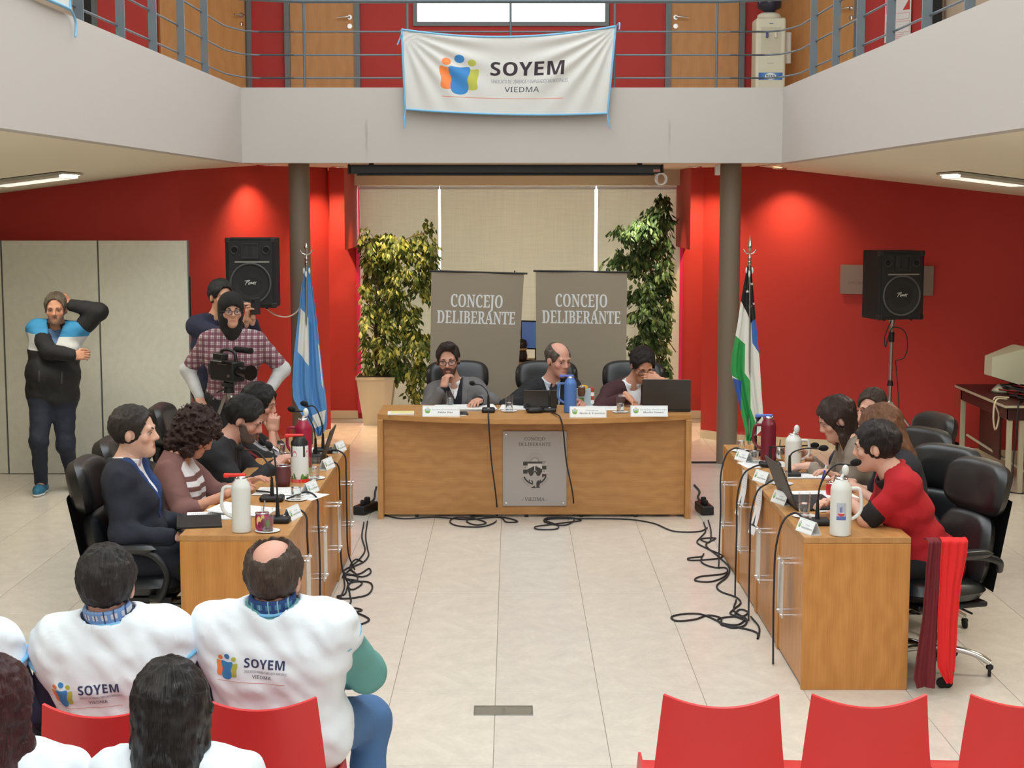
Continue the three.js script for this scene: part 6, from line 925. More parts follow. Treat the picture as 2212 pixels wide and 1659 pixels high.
  for (const G of S.clothes.flatMap((q) => (q.kind === 'sleeves' && !q.side ? [{ ...q, side: 'L' }, { ...q, side: 'R' }] : [q]))) {
    const e = G.e ?? 0.016, wr = G.wrinkle ?? 0.005, sl = G.sleeve ?? 0, list = []; let lo, hi;
    const wrinkle = (d, x, y, z) => (d < 0.05 && d > -0.05 ? d + (G.fold || 0) * noise3((x + y) * 11, (x - y) * 3.5, z * 5) + wr * noise3(x * 7 + 3, y * 10, z * 7) + wr * 0.35 * noise3(x * 22, y * 16, z * 22) : d);
    if (G.kind === 'top') {
      list.push(...torso(e)); for (const A of [AL, AR]) { if (sl > 0) list.push(upper(A, e * 0.85, Math.min(1, sl * 2))); if (sl > 0.5) list.push(fore(A, e * 0.8, (sl - 0.5) * 2)); } const core = join(list, 0.045), hem = (G.hem ?? 0.06) + H, nc = cone(at(N, 0, -0.0, 0.012), nb, (G.neckR ?? 0.062) * s, (G.neckR ?? 0.062) * s), dz = G.vDepth || 0, vw = G.vWide || 0.05;
      const base2 = G.skirt ? join([core, cone(at(P, 0, 0, 0), LL.K.clone().lerp(LR.K, 0.5), 0.16 * s, 0.14 * s)], 0.06) : core;
      fields[G.name] = (x, y, z) => { let d = wrinkle(base2(x, y, z), x, y, z); if (d > 0.12) return d; const q = loc(x, y, z); d = Math.max(d, -(q[1] + hem * (G.skirt ? 2 : 1))); d = Math.max(d, -nc(x, y, z), (q[1] - (G.top ?? 0.045) * s) * 0.9); if (dz) d = Math.max(d, -Math.max(Math.abs(q[0]) - vw * (1 + q[1] / dz) , -(q[2] - 0.01)) * 0.85); return d; };
      [lo, hi] = box([P, N, SL, SR, ...(sl > 0 ? [AL.E, AR.E] : []), ...(sl > 0.5 ? [AL.W, AR.W] : []), ...(G.skirt ? [LL.K, LR.K] : [])], 0.24);
    } else if (G.kind === 'lapel') {                               // band along the V of another garment
      const F0 = fields[G.of], dz = G.vDepth, vw = G.vWide; fields[G.name] = (x, y, z) => { const q = loc(x, y, z), k = Math.abs(q[0]) - vw * (1 + q[1] / dz), dd = F0(x, y, z) - 0.005; return Math.max(dd, (k - (G.w || 0.035) * (0.5 + Math.max(0, Math.min(1, 1 + q[1] / dz)))) * 0.85, -(q[2] - 0.015), -(q[1] + dz) * 0.8); }; [lo, hi] = box([ch, N, SL, SR], 0.2);
    } else if (G.kind === 'sleeves') {
      const t0 = G.from ?? 0, t1 = G.to ?? 1, seg = (A) => { const pt = (t) => (t < 0.5 ? A.sh.clone().lerp(A.E, t * 2) : A.E.clone().lerp(A.W, t * 2 - 1)), rad = (t) => (t < 0.5 ? (0.056 - 0.012 * t * 2) * s * bulk : (0.044 * bulk - 0.017 * (t * 2 - 1)) * s) + e; const o = []; if (t0 < 0.5) o.push(cone(pt(t0), pt(Math.min(0.5, t1)), rad(t0), rad(Math.min(0.5, t1)))); if (t1 > 0.5) o.push(cone(pt(Math.max(0.5, t0)), pt(t1), rad(Math.max(0.5, t0)), rad(t1))); return o; };
      const which = G.side === 'L' ? [AL] : G.side === 'R' ? [AR] : [AL, AR], core = join(which.flatMap(seg), 0.03); fields[G.name] = (x, y, z) => wrinkle(core(x, y, z), x, y, z); [lo, hi] = box(which.flatMap((A) => [A.sh, A.E, A.W]), 0.12);
    } else if (G.kind === 'trousers') {
      const core = join([torso(e)[0], thigh(LL, e), shin(LL, e, 0.95), thigh(LR, e), shin(LR, e, 0.95)], 0.05); fields[G.name] = (x, y, z) => { const d = wrinkle(core(x, y, z), x, y, z), q = loc(x, y, z); return Math.max(d, q[1] + H - (G.waist ?? 0.1)); }; [lo, hi] = box([P, LL.K, LL.A, LR.K, LR.A], 0.2);
    } else if (G.kind === 'collar') {
      const core = cone(at(N, 0, 0.0, 0.004), nb, (0.063 * s) + e, (0.057 * s) + e), inner = cone(at(N, 0, 0.0, 0.004), nb, 0.063 * s + e - 0.016, 0.057 * s + e - 0.016), h0 = G.h0 ?? -0.02, h1 = G.h1 ?? 0.045; fields[G.name] = (x, y, z) => { const q = loc(x, y, z); let d = Math.max(core(x, y, z), -inner(x, y, z), q[1] - h1 + Math.max(0, q[2]) * 0.35, h0 - q[1] - Math.max(0, q[2]) * 0.5); return Math.max(d, -Math.max(Math.abs(q[0]) - (G.gap ?? 0.012) - Math.max(0, -(q[1] - h1)) * 0.25, -q[2])); }; [lo, hi] = box([N, nb], 0.13);
    } else if (G.kind === 'scarf') { const core = cone(at(N, 0, -0.01, 0.012), nb.clone().lerp(N, -0.1).addScaledVector(f, 0.02), 0.082 * s, 0.085 * s); fields[G.name] = (x, y, z) => wrinkle(core(x, y, z), x, y, z); [lo, hi] = box([N, nb], 0.16); }
    else if (G.kind === 'cap') { const c = oval(0, 0.036, -0.012, 0.093, 0.106, 0.117), cut = faceCut(0.05, 0.07), lowr = oval(0, -0.04, -0.03, 0.088, 0.09, 0.08); fields[G.name] = (x, y, z) => { const q = toHead(x, y, z); let d = smin(c(...q), lowr(...q), 0.03); return Math.max(d, -cut(...q)) * hs; }; lo = Hc.clone().subScalar(0.2); hi = Hc.clone().addScalar(0.2); }
    const F = fields[G.name]; if (!F) continue; const uv = G.uv === 'side' ? (x, y, z) => { const q = loc(x, y, z); return [q[2] + 0.5, q[1] + 0.8]; } : (x, y, z) => { const q = loc(x, y, z); return [q[0] + 0.5, q[1] + 0.8]; };
    part(G.name, meshField(F, lo, hi, G.cell || (G.kind === 'collar' ? 0.006 : 0.0105), { uv }), G.m, g, G.label);
  }
  for (const [nm, G] of [['shoe', LL], ['shoe', LR]]) if (S.shoes !== 0) { const side = G.toe.clone().cross(V(0, 1, 0)).normalize(), heel = G.A.clone().addScaledVector(G.toe, -0.05 * s).setY(0.045), ball_ = G.A.clone().addScaledVector(G.toe, 0.1 * s).setY(0.042), tip = G.A.clone().addScaledVector(G.toe, 0.17 * s).setY(0.034); const sh = join([cone(heel, ball_, 0.042 * s, 0.046 * s), cone(ball_, tip, 0.046 * s, 0.034 * s), cone(G.A.clone().setY(Math.max(0.08, G.A.y)), heel, 0.045 * s, 0.04 * s)], 0.03), [lo, hi] = box([heel, tip, G.A], 0.08); const so = part('shoe', meshField((x, y, z) => Math.max(sh(x, y, z), 0.012 - y), lo, hi, 0.009), S.shoeM || M.black, g); if (S.soleM) part('sole', meshField((x, y, z) => Math.max(sh(x, y, z) - 0.006, 0.001 - y, y - 0.024), lo, hi, 0.008), S.soleM, so); }
  return { g, base, fields, N, P, l, u, f, at, loc, Hc, Q, hs, AL, AR };
}
// a print laid on a garment: rays from behind (dir = -1) or the front (dir = +1) of the wearer
function printOn(p, fieldName, name, m, w, h, cx, cy, dir, off = 0.003, tilt = 0) {
  const F = p.fields[fieldName]; part(name, surf(36, 20, (u, v) => {
    let a = (0.5 - u) * w * -dir, b = (v - 0.5) * h; const ca = Math.cos(tilt), sa = Math.sin(tilt), lx = cx + (a * ca - b * sa), ly = cy + (a * sa + b * ca); let t = 0.45; for (let i = 0; i < 60; i++) { const q = p.at(p.N, 0, 0, 0).addScaledVector(p.l, lx).addScaledVector(p.u, ly).addScaledVector(p.f, dir * t), d = F(q.x, q.y, q.z); if (d < off) break; t -= Math.max(0.0008, d * 0.6); if (t < -0.2) break; }
    const q = p.N.clone().addScaledVector(p.l, lx).addScaledVector(p.u, ly).addScaledVector(p.f, dir * t); return [q.x, q.y, q.z];
  }), m, p.g);
}

// ------------------------------------------------------------------ the people
const cloth = (r, g, b, o = {}) => mat(C(r, g, b), 0.85, { sheen: 0.25, sheenRoughness: 0.6, ...o });
const fabricBump = noiseTex(256, (u, v) => { const a = 128 + 60 * noise3(u * 130, v * 130, 3) + 40 * tn(u, v, 3, 7); return [a, a, a]; }, false, [6, 6]);
const K90 = Math.PI / 2;
// navy blazer man
person({ label: 'man in navy blazer and white shirt seated in profile at the left desks', base: [-1.95, -8.17], pelvis: V(-1.93, 0.565, -8.17), neck: atZ(272, 1003, -8.17), head: atZ(292, 934, -8.17), yaw: K90, hy: K90 - 0.05, hp: -0.02, hs: 1.1, skin: C(222, 176, 152), hairC: C(58, 48, 42),
  hair: { t: 0.012, line: 0.078, nape: -0.085, slope: 0.55, wide: 0.098 }, armR: { w: V(-1.72, 0.71, -7.98), pole: V(-0.6, -1, 0.5), curl: 0.6 }, armL: { w: V(-1.74, 0.72, -8.3), pole: V(-0.5, -1, -0.5), curl: 0.6 },
  clothes: [{ name: 'shirt', kind: 'top', e: 0.008, m: cloth(236, 236, 240), sleeve: 0, hem: 0, cell: 0.008 }, { name: 'collar', kind: 'collar', e: 0.012, m: cloth(238, 238, 242), h1: 0.05 }, { name: 'blazer', kind: 'top', e: 0.022, m: cloth(32, 35, 48), sleeve: 0.97, hem: 0.12, vDepth: 0.30, vWide: 0.08, wrinkle: 0.006 }, { name: 'lapel', kind: 'lapel', of: 'blazer', vDepth: 0.30, vWide: 0.08, m: cloth(38, 62, 112) }, { name: 'trousers', kind: 'trousers', m: cloth(28, 30, 40) }] });
// curly haired woman
{
  const tex = canvasTex(512, 512, (x, w, h) => { x.fillStyle = '#7a5450'; x.fillRect(0, 0, w, h); x.fillStyle = '#e9e7ea'; x.fillRect(w * 0.56, 0, w, h); x.fillStyle = '#7a5450'; for (let i = 0; i < 12; i++) x.fillRect(w * 0.56, h * (0.27 + 0.055 * i), w, h * 0.026); });
  person({ label: 'woman with curly brown hair and striped brown sweater reading papers', base: [-1.95, -8.86], pelvis: V(-1.93, 0.565, -8.86), neck: atZ(382, 990, -8.86), head: atZ(425, 936, -8.86), yaw: K90, hy: K90 - 0.1, hp: 0.62, fem: 1, s: 0.97, bulk: 1.12, belly: 0.04, skin: C(204, 148, 122), hairC: C(66, 38, 32),
    hair: { t: 0.03, line: 0.05, len: 0.10, endR: 0.075, curl: 1.25, cover: 1, sz: 0.03, wide: 0.062 }, armR: { w: V(-1.56, DT + 0.05, -8.56), pole: V(-0.4, -1, 0.5), curl: 0.35, palm: V(0, -1, 0) }, armL: { w: V(-1.5, DT + 0.05, -8.95), pole: V(-0.3, -1, -0.6), curl: 0.35 },
    clothes: [{ name: 'sweater', kind: 'top', e: 0.012, m: mat(C(255, 255, 255), 0.9, { map: tex }), uv: 'side', sleeve: 0, hem: 0.1, neckR: 0.07, vDepth: 0.07, vWide: 0.05 }, { name: 'sleeve', kind: 'sleeves', e: 0.013, to: 0.62, m: cloth(124, 86, 82) }, { name: 'trousers', kind: 'trousers', m: cloth(36, 34, 38) }] });
}
// bearded man
person({ label: 'bearded man in charcoal suit leaning over the left desks', base: [-1.97, -9.62], pelvis: V(-1.95, 0.565, -9.62), neck: atZ(487, 956, -9.62), head: atZ(530, 906, -9.62), yaw: K90, hy: K90 - 0.12, hp: 0.42, hs: 1.1, s: 1.05, skin: C(206, 156, 138), hairC: C(26, 24, 25), hair: { t: 0.015, line: 0.076, nape: -0.06, wide: 0.094 }, beard: 0.004, beardC: C(104, 88, 82), wide: 1.05,
  armR: { w: V(-1.44, DT + 0.045, -9.5), pole: V(-0.2, -1, 0.7), curl: 0.5 }, armL: { w: V(-1.42, DT + 0.045, -9.66), pole: V(-0.2, -1, -0.7), curl: 0.5 },
  clothes: [{ name: 'shirt', kind: 'top', e: 0.008, m: cloth(142, 146, 152), hem: 0, cell: 0.008 }, { name: 'collar', kind: 'collar', e: 0.013, m: cloth(150, 154, 160), h1: 0.05 }, { name: 'suit_jacket', kind: 'top', e: 0.022, m: cloth(34, 34, 38), sleeve: 0.95, hem: 0.12, vDepth: 0.30, vWide: 0.055 }, { name: 'lapel', kind: 'lapel', of: 'suit_jacket', vDepth: 0.30, vWide: 0.055, m: cloth(40, 40, 44) }, { name: 'trousers', kind: 'trousers', m: cloth(30, 30, 34) }] });
// floral blouse
{
  const tex = canvasTex(512, 512, (x, w, h) => { x.fillStyle = '#1c1a1d'; x.fillRect(0, 0, w, h); for (let i = 0; i < 110; i++) { const a = rnd() * w, b = rnd() * h, r = 4 + rnd() * 9, c = ['#c46a72', '#e4d6d2', '#a83a44', '#8f8c90', '#d9a2a0'][i % 5]; for (let k = 0; k < 5; k++) { x.fillStyle = c; x.beginPath(); x.arc(a + Math.cos(k * 1.26) * r * 0.8, b + Math.sin(k * 1.26) * r * 0.8, r * 0.6, 0, 7); x.fill(); } x.fillStyle = '#3c4a38'; x.beginPath(); x.ellipse(a + r * 1.8, b + r, r, r * 0.4, rnd() * 3, 0, 7); x.fill(); } });
  const m = mat(C(255, 255, 255), 0.8, { map: tex });
  person({ label: 'woman in black floral blouse with hands clasped at her mouth', base: [-1.98, -10.37], pelvis: V(-1.95, 0.565, -10.37), neck: atZ(537, 932, -10.37), head: atZ(562, 873, -10.37), yaw: K90, hy: K90 - 0.12, hp: 0.18, fem: 1, s: 0.96, hs: 1.06, skin: C(204, 150, 128), hairC: C(26, 23, 24), hair: { t: 0.016, line: 0.068, len: 0.1, endR: 0.05, cover: 1, sz: -0.05, dz: -0.02, sides: 0 },
    armR: { w: atZ(588, 932, -10.3), pole: V(0.1, -1, 0.6), dir: V(0.1, 1, -0.1), palm: V(0, 0.2, -1), curl: 0.8 }, armL: { w: atZ(590, 930, -10.42), pole: V(0.1, -1, -0.6), dir: V(0.1, 1, 0.1), palm: V(0, 0.2, 1), curl: 0.8 },
    clothes: [{ name: 'blouse', kind: 'top', e: 0.014, m, sleeve: 0.93, hem: 0.1, vDepth: 0.1, vWide: 0.045 }, { name: 'trousers', kind: 'trousers', m: cloth(32, 32, 36) }] });
}
// grey blazer man, hand on chin
person({ label: 'bearded man with glasses and grey blazer resting chin on hand', base: [-0.43, -12.86], pelvis: V(-0.43, 0.565, -12.9), neck: atZ(980, 830, -12.86), head: atZ(968, 778, -12.8), yaw: 0.05, hy: -0.02, hp: 0.1, hr: 0.05, hs: 1.1, skin: C(208, 156, 134), hairC: C(54, 38, 34), hair: { t: 0.012, line: 0.08, wide: 0.092, quiff: 1 }, beard: 0.005, beardC: C(92, 64, 54), glasses: 1,
  armR: { w: atZ(958, 838, -12.62), pole: V(-0.6, -1, 0.3), dir: V(0.2, 1, -0.35), palm: V(0.75, 0.0, -0.6), curl: 0.75 }, armL: { w: V(-0.26, MT + 0.055, -12.42), pole: V(1, -0.6, -0.2), dir: V(-0.3, 0, 1), palm: V(0, -1, 0), curl: 0.3 },
  clothes: [{ name: 'shirt', kind: 'top', e: 0.006, m: cloth(236, 236, 236), hem: 0, cell: 0.008 }, { name: 'sweater', kind: 'top', e: 0.013, m: cloth(24, 26, 36), sleeve: 0.99, hem: 0, vDepth: 0.10, vWide: 0.04 }, { name: 'collar', kind: 'collar', e: 0.012, m: cloth(236, 236, 238), h1: 0.05 }, { name: 'blazer', kind: 'top', e: 0.024, m: cloth(104, 102, 102), sleeve: 0.92, hem: 0.1, vDepth: 0.42, vWide: 0.075 }, { name: 'lapel', kind: 'lapel', of: 'blazer', vDepth: 0.42, vWide: 0.075, m: cloth(110, 108, 108) }, { name: 'trousers', kind: 'trousers', m: cloth(34, 36, 44) }] });
// balding man in black suit
person({ label: 'balding older man in black suit presiding beside the blue thermos', base: [0.33, -12.86], pelvis: V(0.31, 0.565, -12.92), neck: atZ(1189, 826, -12.82), head: atZ(1206, 778, -12.74), yaw: 0.3, hy: 0.62, hp: 0.16, hs: 1.12, skin: C(214, 160, 140), hairC: C(120, 108, 98), browC: C(120, 100, 90), hair: { t: 0.007, line: 0.075, bald: [0, 0.15, 0.08, 0.09, 0.105, 0.165], nape: -0.07, slope: 0.5 },
  armL: { w: atZ(1250, 868, -12.56), pole: V(1, -1, -0.2), dir: V(0.2, 0.0, 0.6), palm: V(-0.6, -0.6, 0), curl: 0.75 }, armR: { w: V(0.16, MT + 0.055, -12.5), pole: V(-1, -0.5, 0), dir: V(0.4, 0, 1), curl: 0.35 },
  clothes: [{ name: 'shirt', kind: 'top', e: 0.008, m: cloth(206, 216, 232), hem: 0, cell: 0.008 }, { name: 'collar', kind: 'collar', e: 0.013, m: cloth(212, 222, 236), h1: 0.048 }, { name: 'tie', kind: 'lapel', of: 'shirt', vDepth: 0.34, vWide: 0.012, w: 0.016, m: cloth(52, 54, 62) }, { name: 'suit_jacket', kind: 'top', e: 0.026, m: cloth(26, 27, 30), sleeve: 0.95, hem: 0.1, vDepth: 0.34, vWide: 0.07 }, { name: 'lapel', kind: 'lapel', of: 'suit_jacket', vDepth: 0.34, vWide: 0.07, m: cloth(32, 33, 37) }, { name: 'trousers', kind: 'trousers', m: cloth(26, 26, 30) }] });
// maroon cardigan man
person({ label: 'man in maroon cardigan and glasses with hand over his face', base: [1.02, -12.86], pelvis: V(1.0, 0.565, -12.92), neck: atZ(1366, 830, -12.80), head: atZ(1388, 789, -12.70), yaw: 0.12, hy: 0.25, hp: 0.5, hs: 1.1, skin: C(206, 150, 122), hairC: C(34, 24, 24), hair: { t: 0.016, line: 0.074, wide: 0.09 }, glasses: 1, wide: 1.1,
  armL: { w: atZ(1424, 820, -12.52), pole: V(1, -1, 0.2), dir: V(-1, 0.12, -0.15), palm: V(0, -0.35, -1), curl: 0.55, spread: 0.1 }, armR: { w: atZ(1356, 856, -12.5), pole: V(-1, -0.5, 0), dir: V(0.55, -0.5, 0.6), palm: V(-0.2, -1, 0.2), curl: 0.55 },
  clothes: [{ name: 'shirt', kind: 'top', e: 0.009, m: cloth(232, 232, 236), hem: 0, cell: 0.008, sleeve: 0.98 }, { name: 'collar', kind: 'collar', e: 0.014, m: cloth(234, 234, 238), h1: 0.052 }, { name: 'cardigan', kind: 'top', e: 0.02, m: cloth(66, 34, 38), sleeve: 0.93, hem: 0.1, vDepth: 0.27, vWide: 0.06 }, { name: 'trousers', kind: 'trousers', m: cloth(34, 34, 40) }] });
// right row
person({ label: 'short haired woman in red dress leaning on the right desks', base: [2.14, -8.04], pelvis: V(2.16, 0.565, -8.03), neck: atZ(1928, 1022, -8.05), head: atZ(1890, 966, -8.07), yaw: -K90, hy: -K90 - 0.3, hp: 0.08, fem: 1, s: 0.98, hs: 1.06, skin: C(216, 168, 146), hairC: C(40, 28, 28), hair: { t: 0.015, line: 0.068, nape: -0.085, slope: 0.5, gloss: 0.4 },
  arm: 0.92, armL: { w: V(1.76, DT + 0.09, -8.17), pole: V(0, -0.5, 1), curl: 0.5, dir: V(-0.9, 0.1, -0.4) }, armR: { w: V(1.72, DT + 0.05, -8.26), pole: V(0.2, -1, -0.6), curl: 0.5 },
  clothes: [{ name: 'dress', kind: 'top', e: 0.012, m: cloth(182, 24, 34), sleeve: 0.40, hem: 0.16, neckR: 0.074, skirt: 1 }, { name: 'neckline', kind: 'collar', e: 0.036, h0: -0.03, h1: 0.03, gap: -0.03, m: cloth(30, 26, 28) }, { name: 'cuff', kind: 'sleeves', from: 0.37, to: 0.45, e: 0.015, m: cloth(28, 25, 27), wrinkle: 0.001 }, { name: 'leggings', kind: 'trousers', e: 0.006, m: cloth(28, 26, 28) }] });
person({ label: 'auburn haired woman in dark top writing behind the red dress', base: [2.26, -8.84], pelvis: V(2.27, 0.565, -8.83), neck: atZ(1935, 985, -8.85), head: atZ(1903, 928, -8.87), yaw: -K90, hy: -K90 - 0.25, hp: 0.45, fem: 1, s: 0.98, hs: 1.06, skin: C(214, 166, 144), hairC: C(142, 94, 64), hair: { t: 0.018, line: 0.062, len: 0.22, endR: 0.06, cover: 1, dx: 0.03, gloss: 0.4, sz: 0.0 },
  armL: { w: V(1.91, DT + 0.05, -8.95), pole: V(0.4, -1, 0.5), curl: 0.75, dir: V(-1, 0, -0.1) }, armR: { w: V(1.88, DT + 0.05, -9.10), pole: V(0.3, -1, -0.5), curl: 0.5 },
  clothes: [{ name: 'top', kind: 'top', e: 0.014, m: cloth(34, 33, 40), sleeve: 0.5, hem: 0.1, neckR: 0.07 }, { name: 'trousers', kind: 'trousers', m: cloth(30, 32, 44) }] });
person({ label: 'woman with long brown hair and grey blazer reading on the right', base: [2.28, -9.6], pelvis: V(2.27, 0.565, -9.59), neck: atZ(1840, 958, -9.6), head: atZ(1806, 906, -9.62), yaw: -K90, hy: -K90 + 0.02, hp: 0.42, fem: 1, s: 1.0, hs: 1.08, skin: C(216, 170, 150), hairC: C(62, 40, 34), hair: { t: 0.015, line: 0.066, len: 0.27, endR: 0.045, dz: 0.03, sz: 0.03, gloss: 0.4, sides: 1 },
  armL: { w: V(1.80, DT + 0.05, -9.52), pole: V(0.5, -1, 0.5), curl: 0.4, dir: V(-1, -0.05, 0) }, armR: { w: V(1.84, DT + 0.05, -9.75), pole: V(0.3, -1, -0.5), curl: 0.4 },
  clothes: [{ name: 'blazer', kind: 'top', e: 0.02, m: cloth(140, 128, 116), sleeve: 0.94, hem: 0.12, vDepth: 0.2, vWide: 0.045 }, { name: 'blouse', kind: 'top', e: 0.006, m: cloth(220, 214, 206), hem: 0, neckR: 0.07 }, { name: 'trousers', kind: 'trousers', m: cloth(60, 58, 60) }] });
person({ label: 'short haired man resting his cheek on his hand by the red wall', base: [2.42, -10.32], pelvis: V(2.42, 0.565, -10.32), neck: atZ(1890, 938, -10.32), head: atZ(1882, 884, -10.32), yaw: -0.9, hy: -0.5, hp: 0.1, hr: -0.12, hs: 1.08, skin: C(216, 164, 142), hairC: C(76, 56, 44), hair: { t: 0.01, line: 0.08, nape: -0.06, wide: 0.094 }, legYaw: -K90, beard: 0.002, beardC: C(150, 110, 92),
  armR: { w: atZ(1852, 925, -10.28), pole: V(-0.4, -1, -0.1), dir: V(0.2, 1, -0.1), palm: V(1, 0.1, -0.3), curl: 0.7 }, armL: { w: V(2.16, DT + 0.05, -10.12), pole: V(0.6, -1, 0.3), curl: 0.4 },
  clothes: [{ name: 'jacket', kind: 'top', e: 0.02, m: cloth(48, 48, 56), sleeve: 0.94, hem: 0.1, vDepth: 0.25, vWide: 0.05 }, { name: 'shirt', kind: 'top', e: 0.005, m: cloth(200, 200, 206), hem: 0 }, { name: 'trousers', kind: 'trousers', m: cloth(36, 36, 42) }] });
// standing man, hand on head
{
  const tex = canvasTex(256, 512, (x, w, h) => { x.fillStyle = '#232326'; x.fillRect(0, 0, w, h); const Y = (ly) => h * (1 - (ly + 0.8)); x.fillStyle = '#d2d6d8'; x.fillRect(0, Y(-0.0), w, Y(-0.21) - Y(0.0)); x.fillStyle = '#3a93cc'; x.beginPath(); x.moveTo(0, Y(0.2)); x.lineTo(w, Y(0.2)); x.lineTo(w, Y(-0.05)); x.lineTo(w * 0.5, Y(-0.09)); x.lineTo(0, Y(-0.05)); x.fill(); x.fillStyle = '#4a4a4e'; x.fillRect(w * 0.41, Y(-0.36), 3, 50); x.fillRect(w * 0.59, Y(-0.36), 3, 50); });
  const b = [-3.8, -13.12];
  person({ label: 'man in blue white and black jacket standing with hand on head', base: b, pelvis: V(-3.80, 0.83, -13.12), neck: atZ(122, 702, -13.12), head: atZ(121, 668, -13.05), yaw: 0.12, hy: 0.12, hp: 0.08, hs: 1.06, s: 0.96, bulk: 1.12, belly: 0.05, skin: C(200, 146, 120), hairC: C(124, 112, 98), browC: C(110, 96, 84), hair: { t: 0.014, line: 0.088, wide: 0.102,  nape: -0.09, slope: 0.45 }, beard: 0.002, beardC: C(150, 118, 100),
    armL: { w: atZ(152, 658, -13.1), pole: V(1, 0.1, 0.0), dir: V(-0.5, 0.8, -0.1), palm: V(-0.6, -0.7, -0.1), curl: 0.5 }, armR: { w: atZ(160, 768, -12.86), pole: V(-1, -0.6, 0.2), dir: V(1, 0.05, 0.1), palm: V(0, -0.3, -1), curl: 0.8 }, legL: { ankle: V(-3.70, 0.08, -13.3), toe: V(0.35, 0, 1) }, legR: { ankle: V(-3.90, 0.08, -13.06), toe: V(0.05, 0, 1) }, shoeM: mat(C(44, 110, 140), 0.7), soleM: M.white,
    clothes: [{ name: 'tee_shirt', kind: 'top', e: 0.004, m: cloth(96, 130, 176), hem: 0, neckR: 0.066 }, { name: 'jacket', kind: 'top', e: 0.024, m: mat(C(255, 255, 255), 0.75, { map: tex }), sleeve: 0.2, hem: 0.1, vDepth: 0.24, vWide: 0.06 }, { name: 'sleeve', kind: 'sleeves', from: 0.2, to: 0.96, e: 0.022, m: cloth(34, 34, 38) }, { name: 'jacket_collar', kind: 'collar', e: 0.03, h0: -0.04, h1: 0.045, gap: 0.03, m: cloth(34, 34, 38) }, { name: 'jeans', kind: 'trousers', m: cloth(36, 42, 58), waist: 0.06 }] });
}
// cameraman
{
  const tex = canvasTex(512, 512, (x, w, h) => { x.fillStyle = '#c9b8b4'; x.fillRect(0, 0, w, h); const n = 22; for (let i = 0; i < n; i++) { x.fillStyle = 'rgba(96,44,62,0.62)'; x.fillRect(i * w / n, 0, w / n * 0.5, h); x.fillRect(0, i * h / n, w, h / n * 0.5); } x.fillStyle = 'rgba(40,30,50,0.5)'; for (let i = 0; i < n; i++) { x.fillRect((i + 0.75) * w / n, 0, 2, h); x.fillRect(0, (i + 0.75) * h / n, w, 2); } });
  const pm = mat(C(255, 255, 255), 0.85, { map: tex });
  person({ label: 'cameraman in plaid shirt, black beanie and neck warmer behind the video camera', base: [-2.12, -12.05], pelvis: V(-2.12, 0.93, -12.05), neck: atZ(503, 722, -12.05), head: atZ(499, 672, -12.02), yaw: 0.1, hy: 0.32, hp: 0.0, hs: 1.06, s: 1.02, wide: 1.06, skin: C(206, 156, 130), hairC: C(30, 26, 26), glasses: 1,
    armL: { w: V(-1.86, 0.95, -11.98), pole: V(1, -0.2, -0.6), curl: 0.5 }, armR: { w: V(-2.36, 0.93, -11.98), pole: V(-1, -0.2, -0.6), curl: 0.5 }, legL: { ankle: V(-2.0, 0.08, -12.05) }, legR: { ankle: V(-2.24, 0.08, -12.05) },
    clothes: [{ name: 'plaid_shirt', kind: 'top', e: 0.018, m: pm, sleeve: 0.42, hem: 0.12, neckR: 0.07 }, { name: 'undershirt_sleeve', kind: 'sleeves', from: 0.38, to: 0.97, e: 0.012, m: cloth(196, 196, 196) }, { name: 'neck_warmer', kind: 'scarf', m: cloth(26, 22, 22) }, { name: 'beanie', kind: 'cap', cell: 0.008, m: cloth(22, 19, 20) }, { name: 'trousers', kind: 'trousers', m: cloth(34, 34, 38) }] });
}
const helper = person({ label: 'person in navy sweater raising a phone behind the cameraman', base: [-2.36, -12.7], pelvis: V(-2.36, 0.93, -12.7), neck: atZ(468, 688, -12.7), head: atZ(478, 641, -12.66), yaw: 0.5, hy: 0.65, hp: 0.0, hs: 1.06, skin: C(206, 154, 124), hairC: C(22, 20, 22), hair: { t: 0.016, line: 0.064 },
  armL: { w: atZ(545, 690, -12.42), pole: V(0.6, -1, 0), dir: V(0.05, 1, 0.1), palm: V(-1, 0, 0.3), curl: 0.7 }, armR: { w: atZ(532, 694, -12.40), pole: V(-0.6, -1, 0.2), dir: V(0.1, 1, 0.1), palm: V(1, 0, -0.2), curl: 0.7 }, legL: { ankle: V(-2.28, 0.08, -12.7) }, legR: { ankle: V(-2.46, 0.08, -12.68) },
  clothes: [{ name: 'sweater', kind: 'top', e: 0.018, m: cloth(30, 34, 58), sleeve: 0.9, hem: 0.1, neckR: 0.066 }, { name: 'trousers', kind: 'trousers', m: cloth(34, 34, 40) }] });
{ const p = atZ(552, 664, -12.38), q = thing('mobile_phone', 'phone held up by the person in navy sweater', 'phone', [p.x, p.y - 0.04, p.z], 0.4); part('body', rb(0.075, 0.13, 0.01, 0.004, 0, 0.05, 0), M.black, q); part('camera_bump', rb(0.025, 0.025, 0.004, 0.003, -0.018, 0.09, 0.006), M.blackGloss, q); }

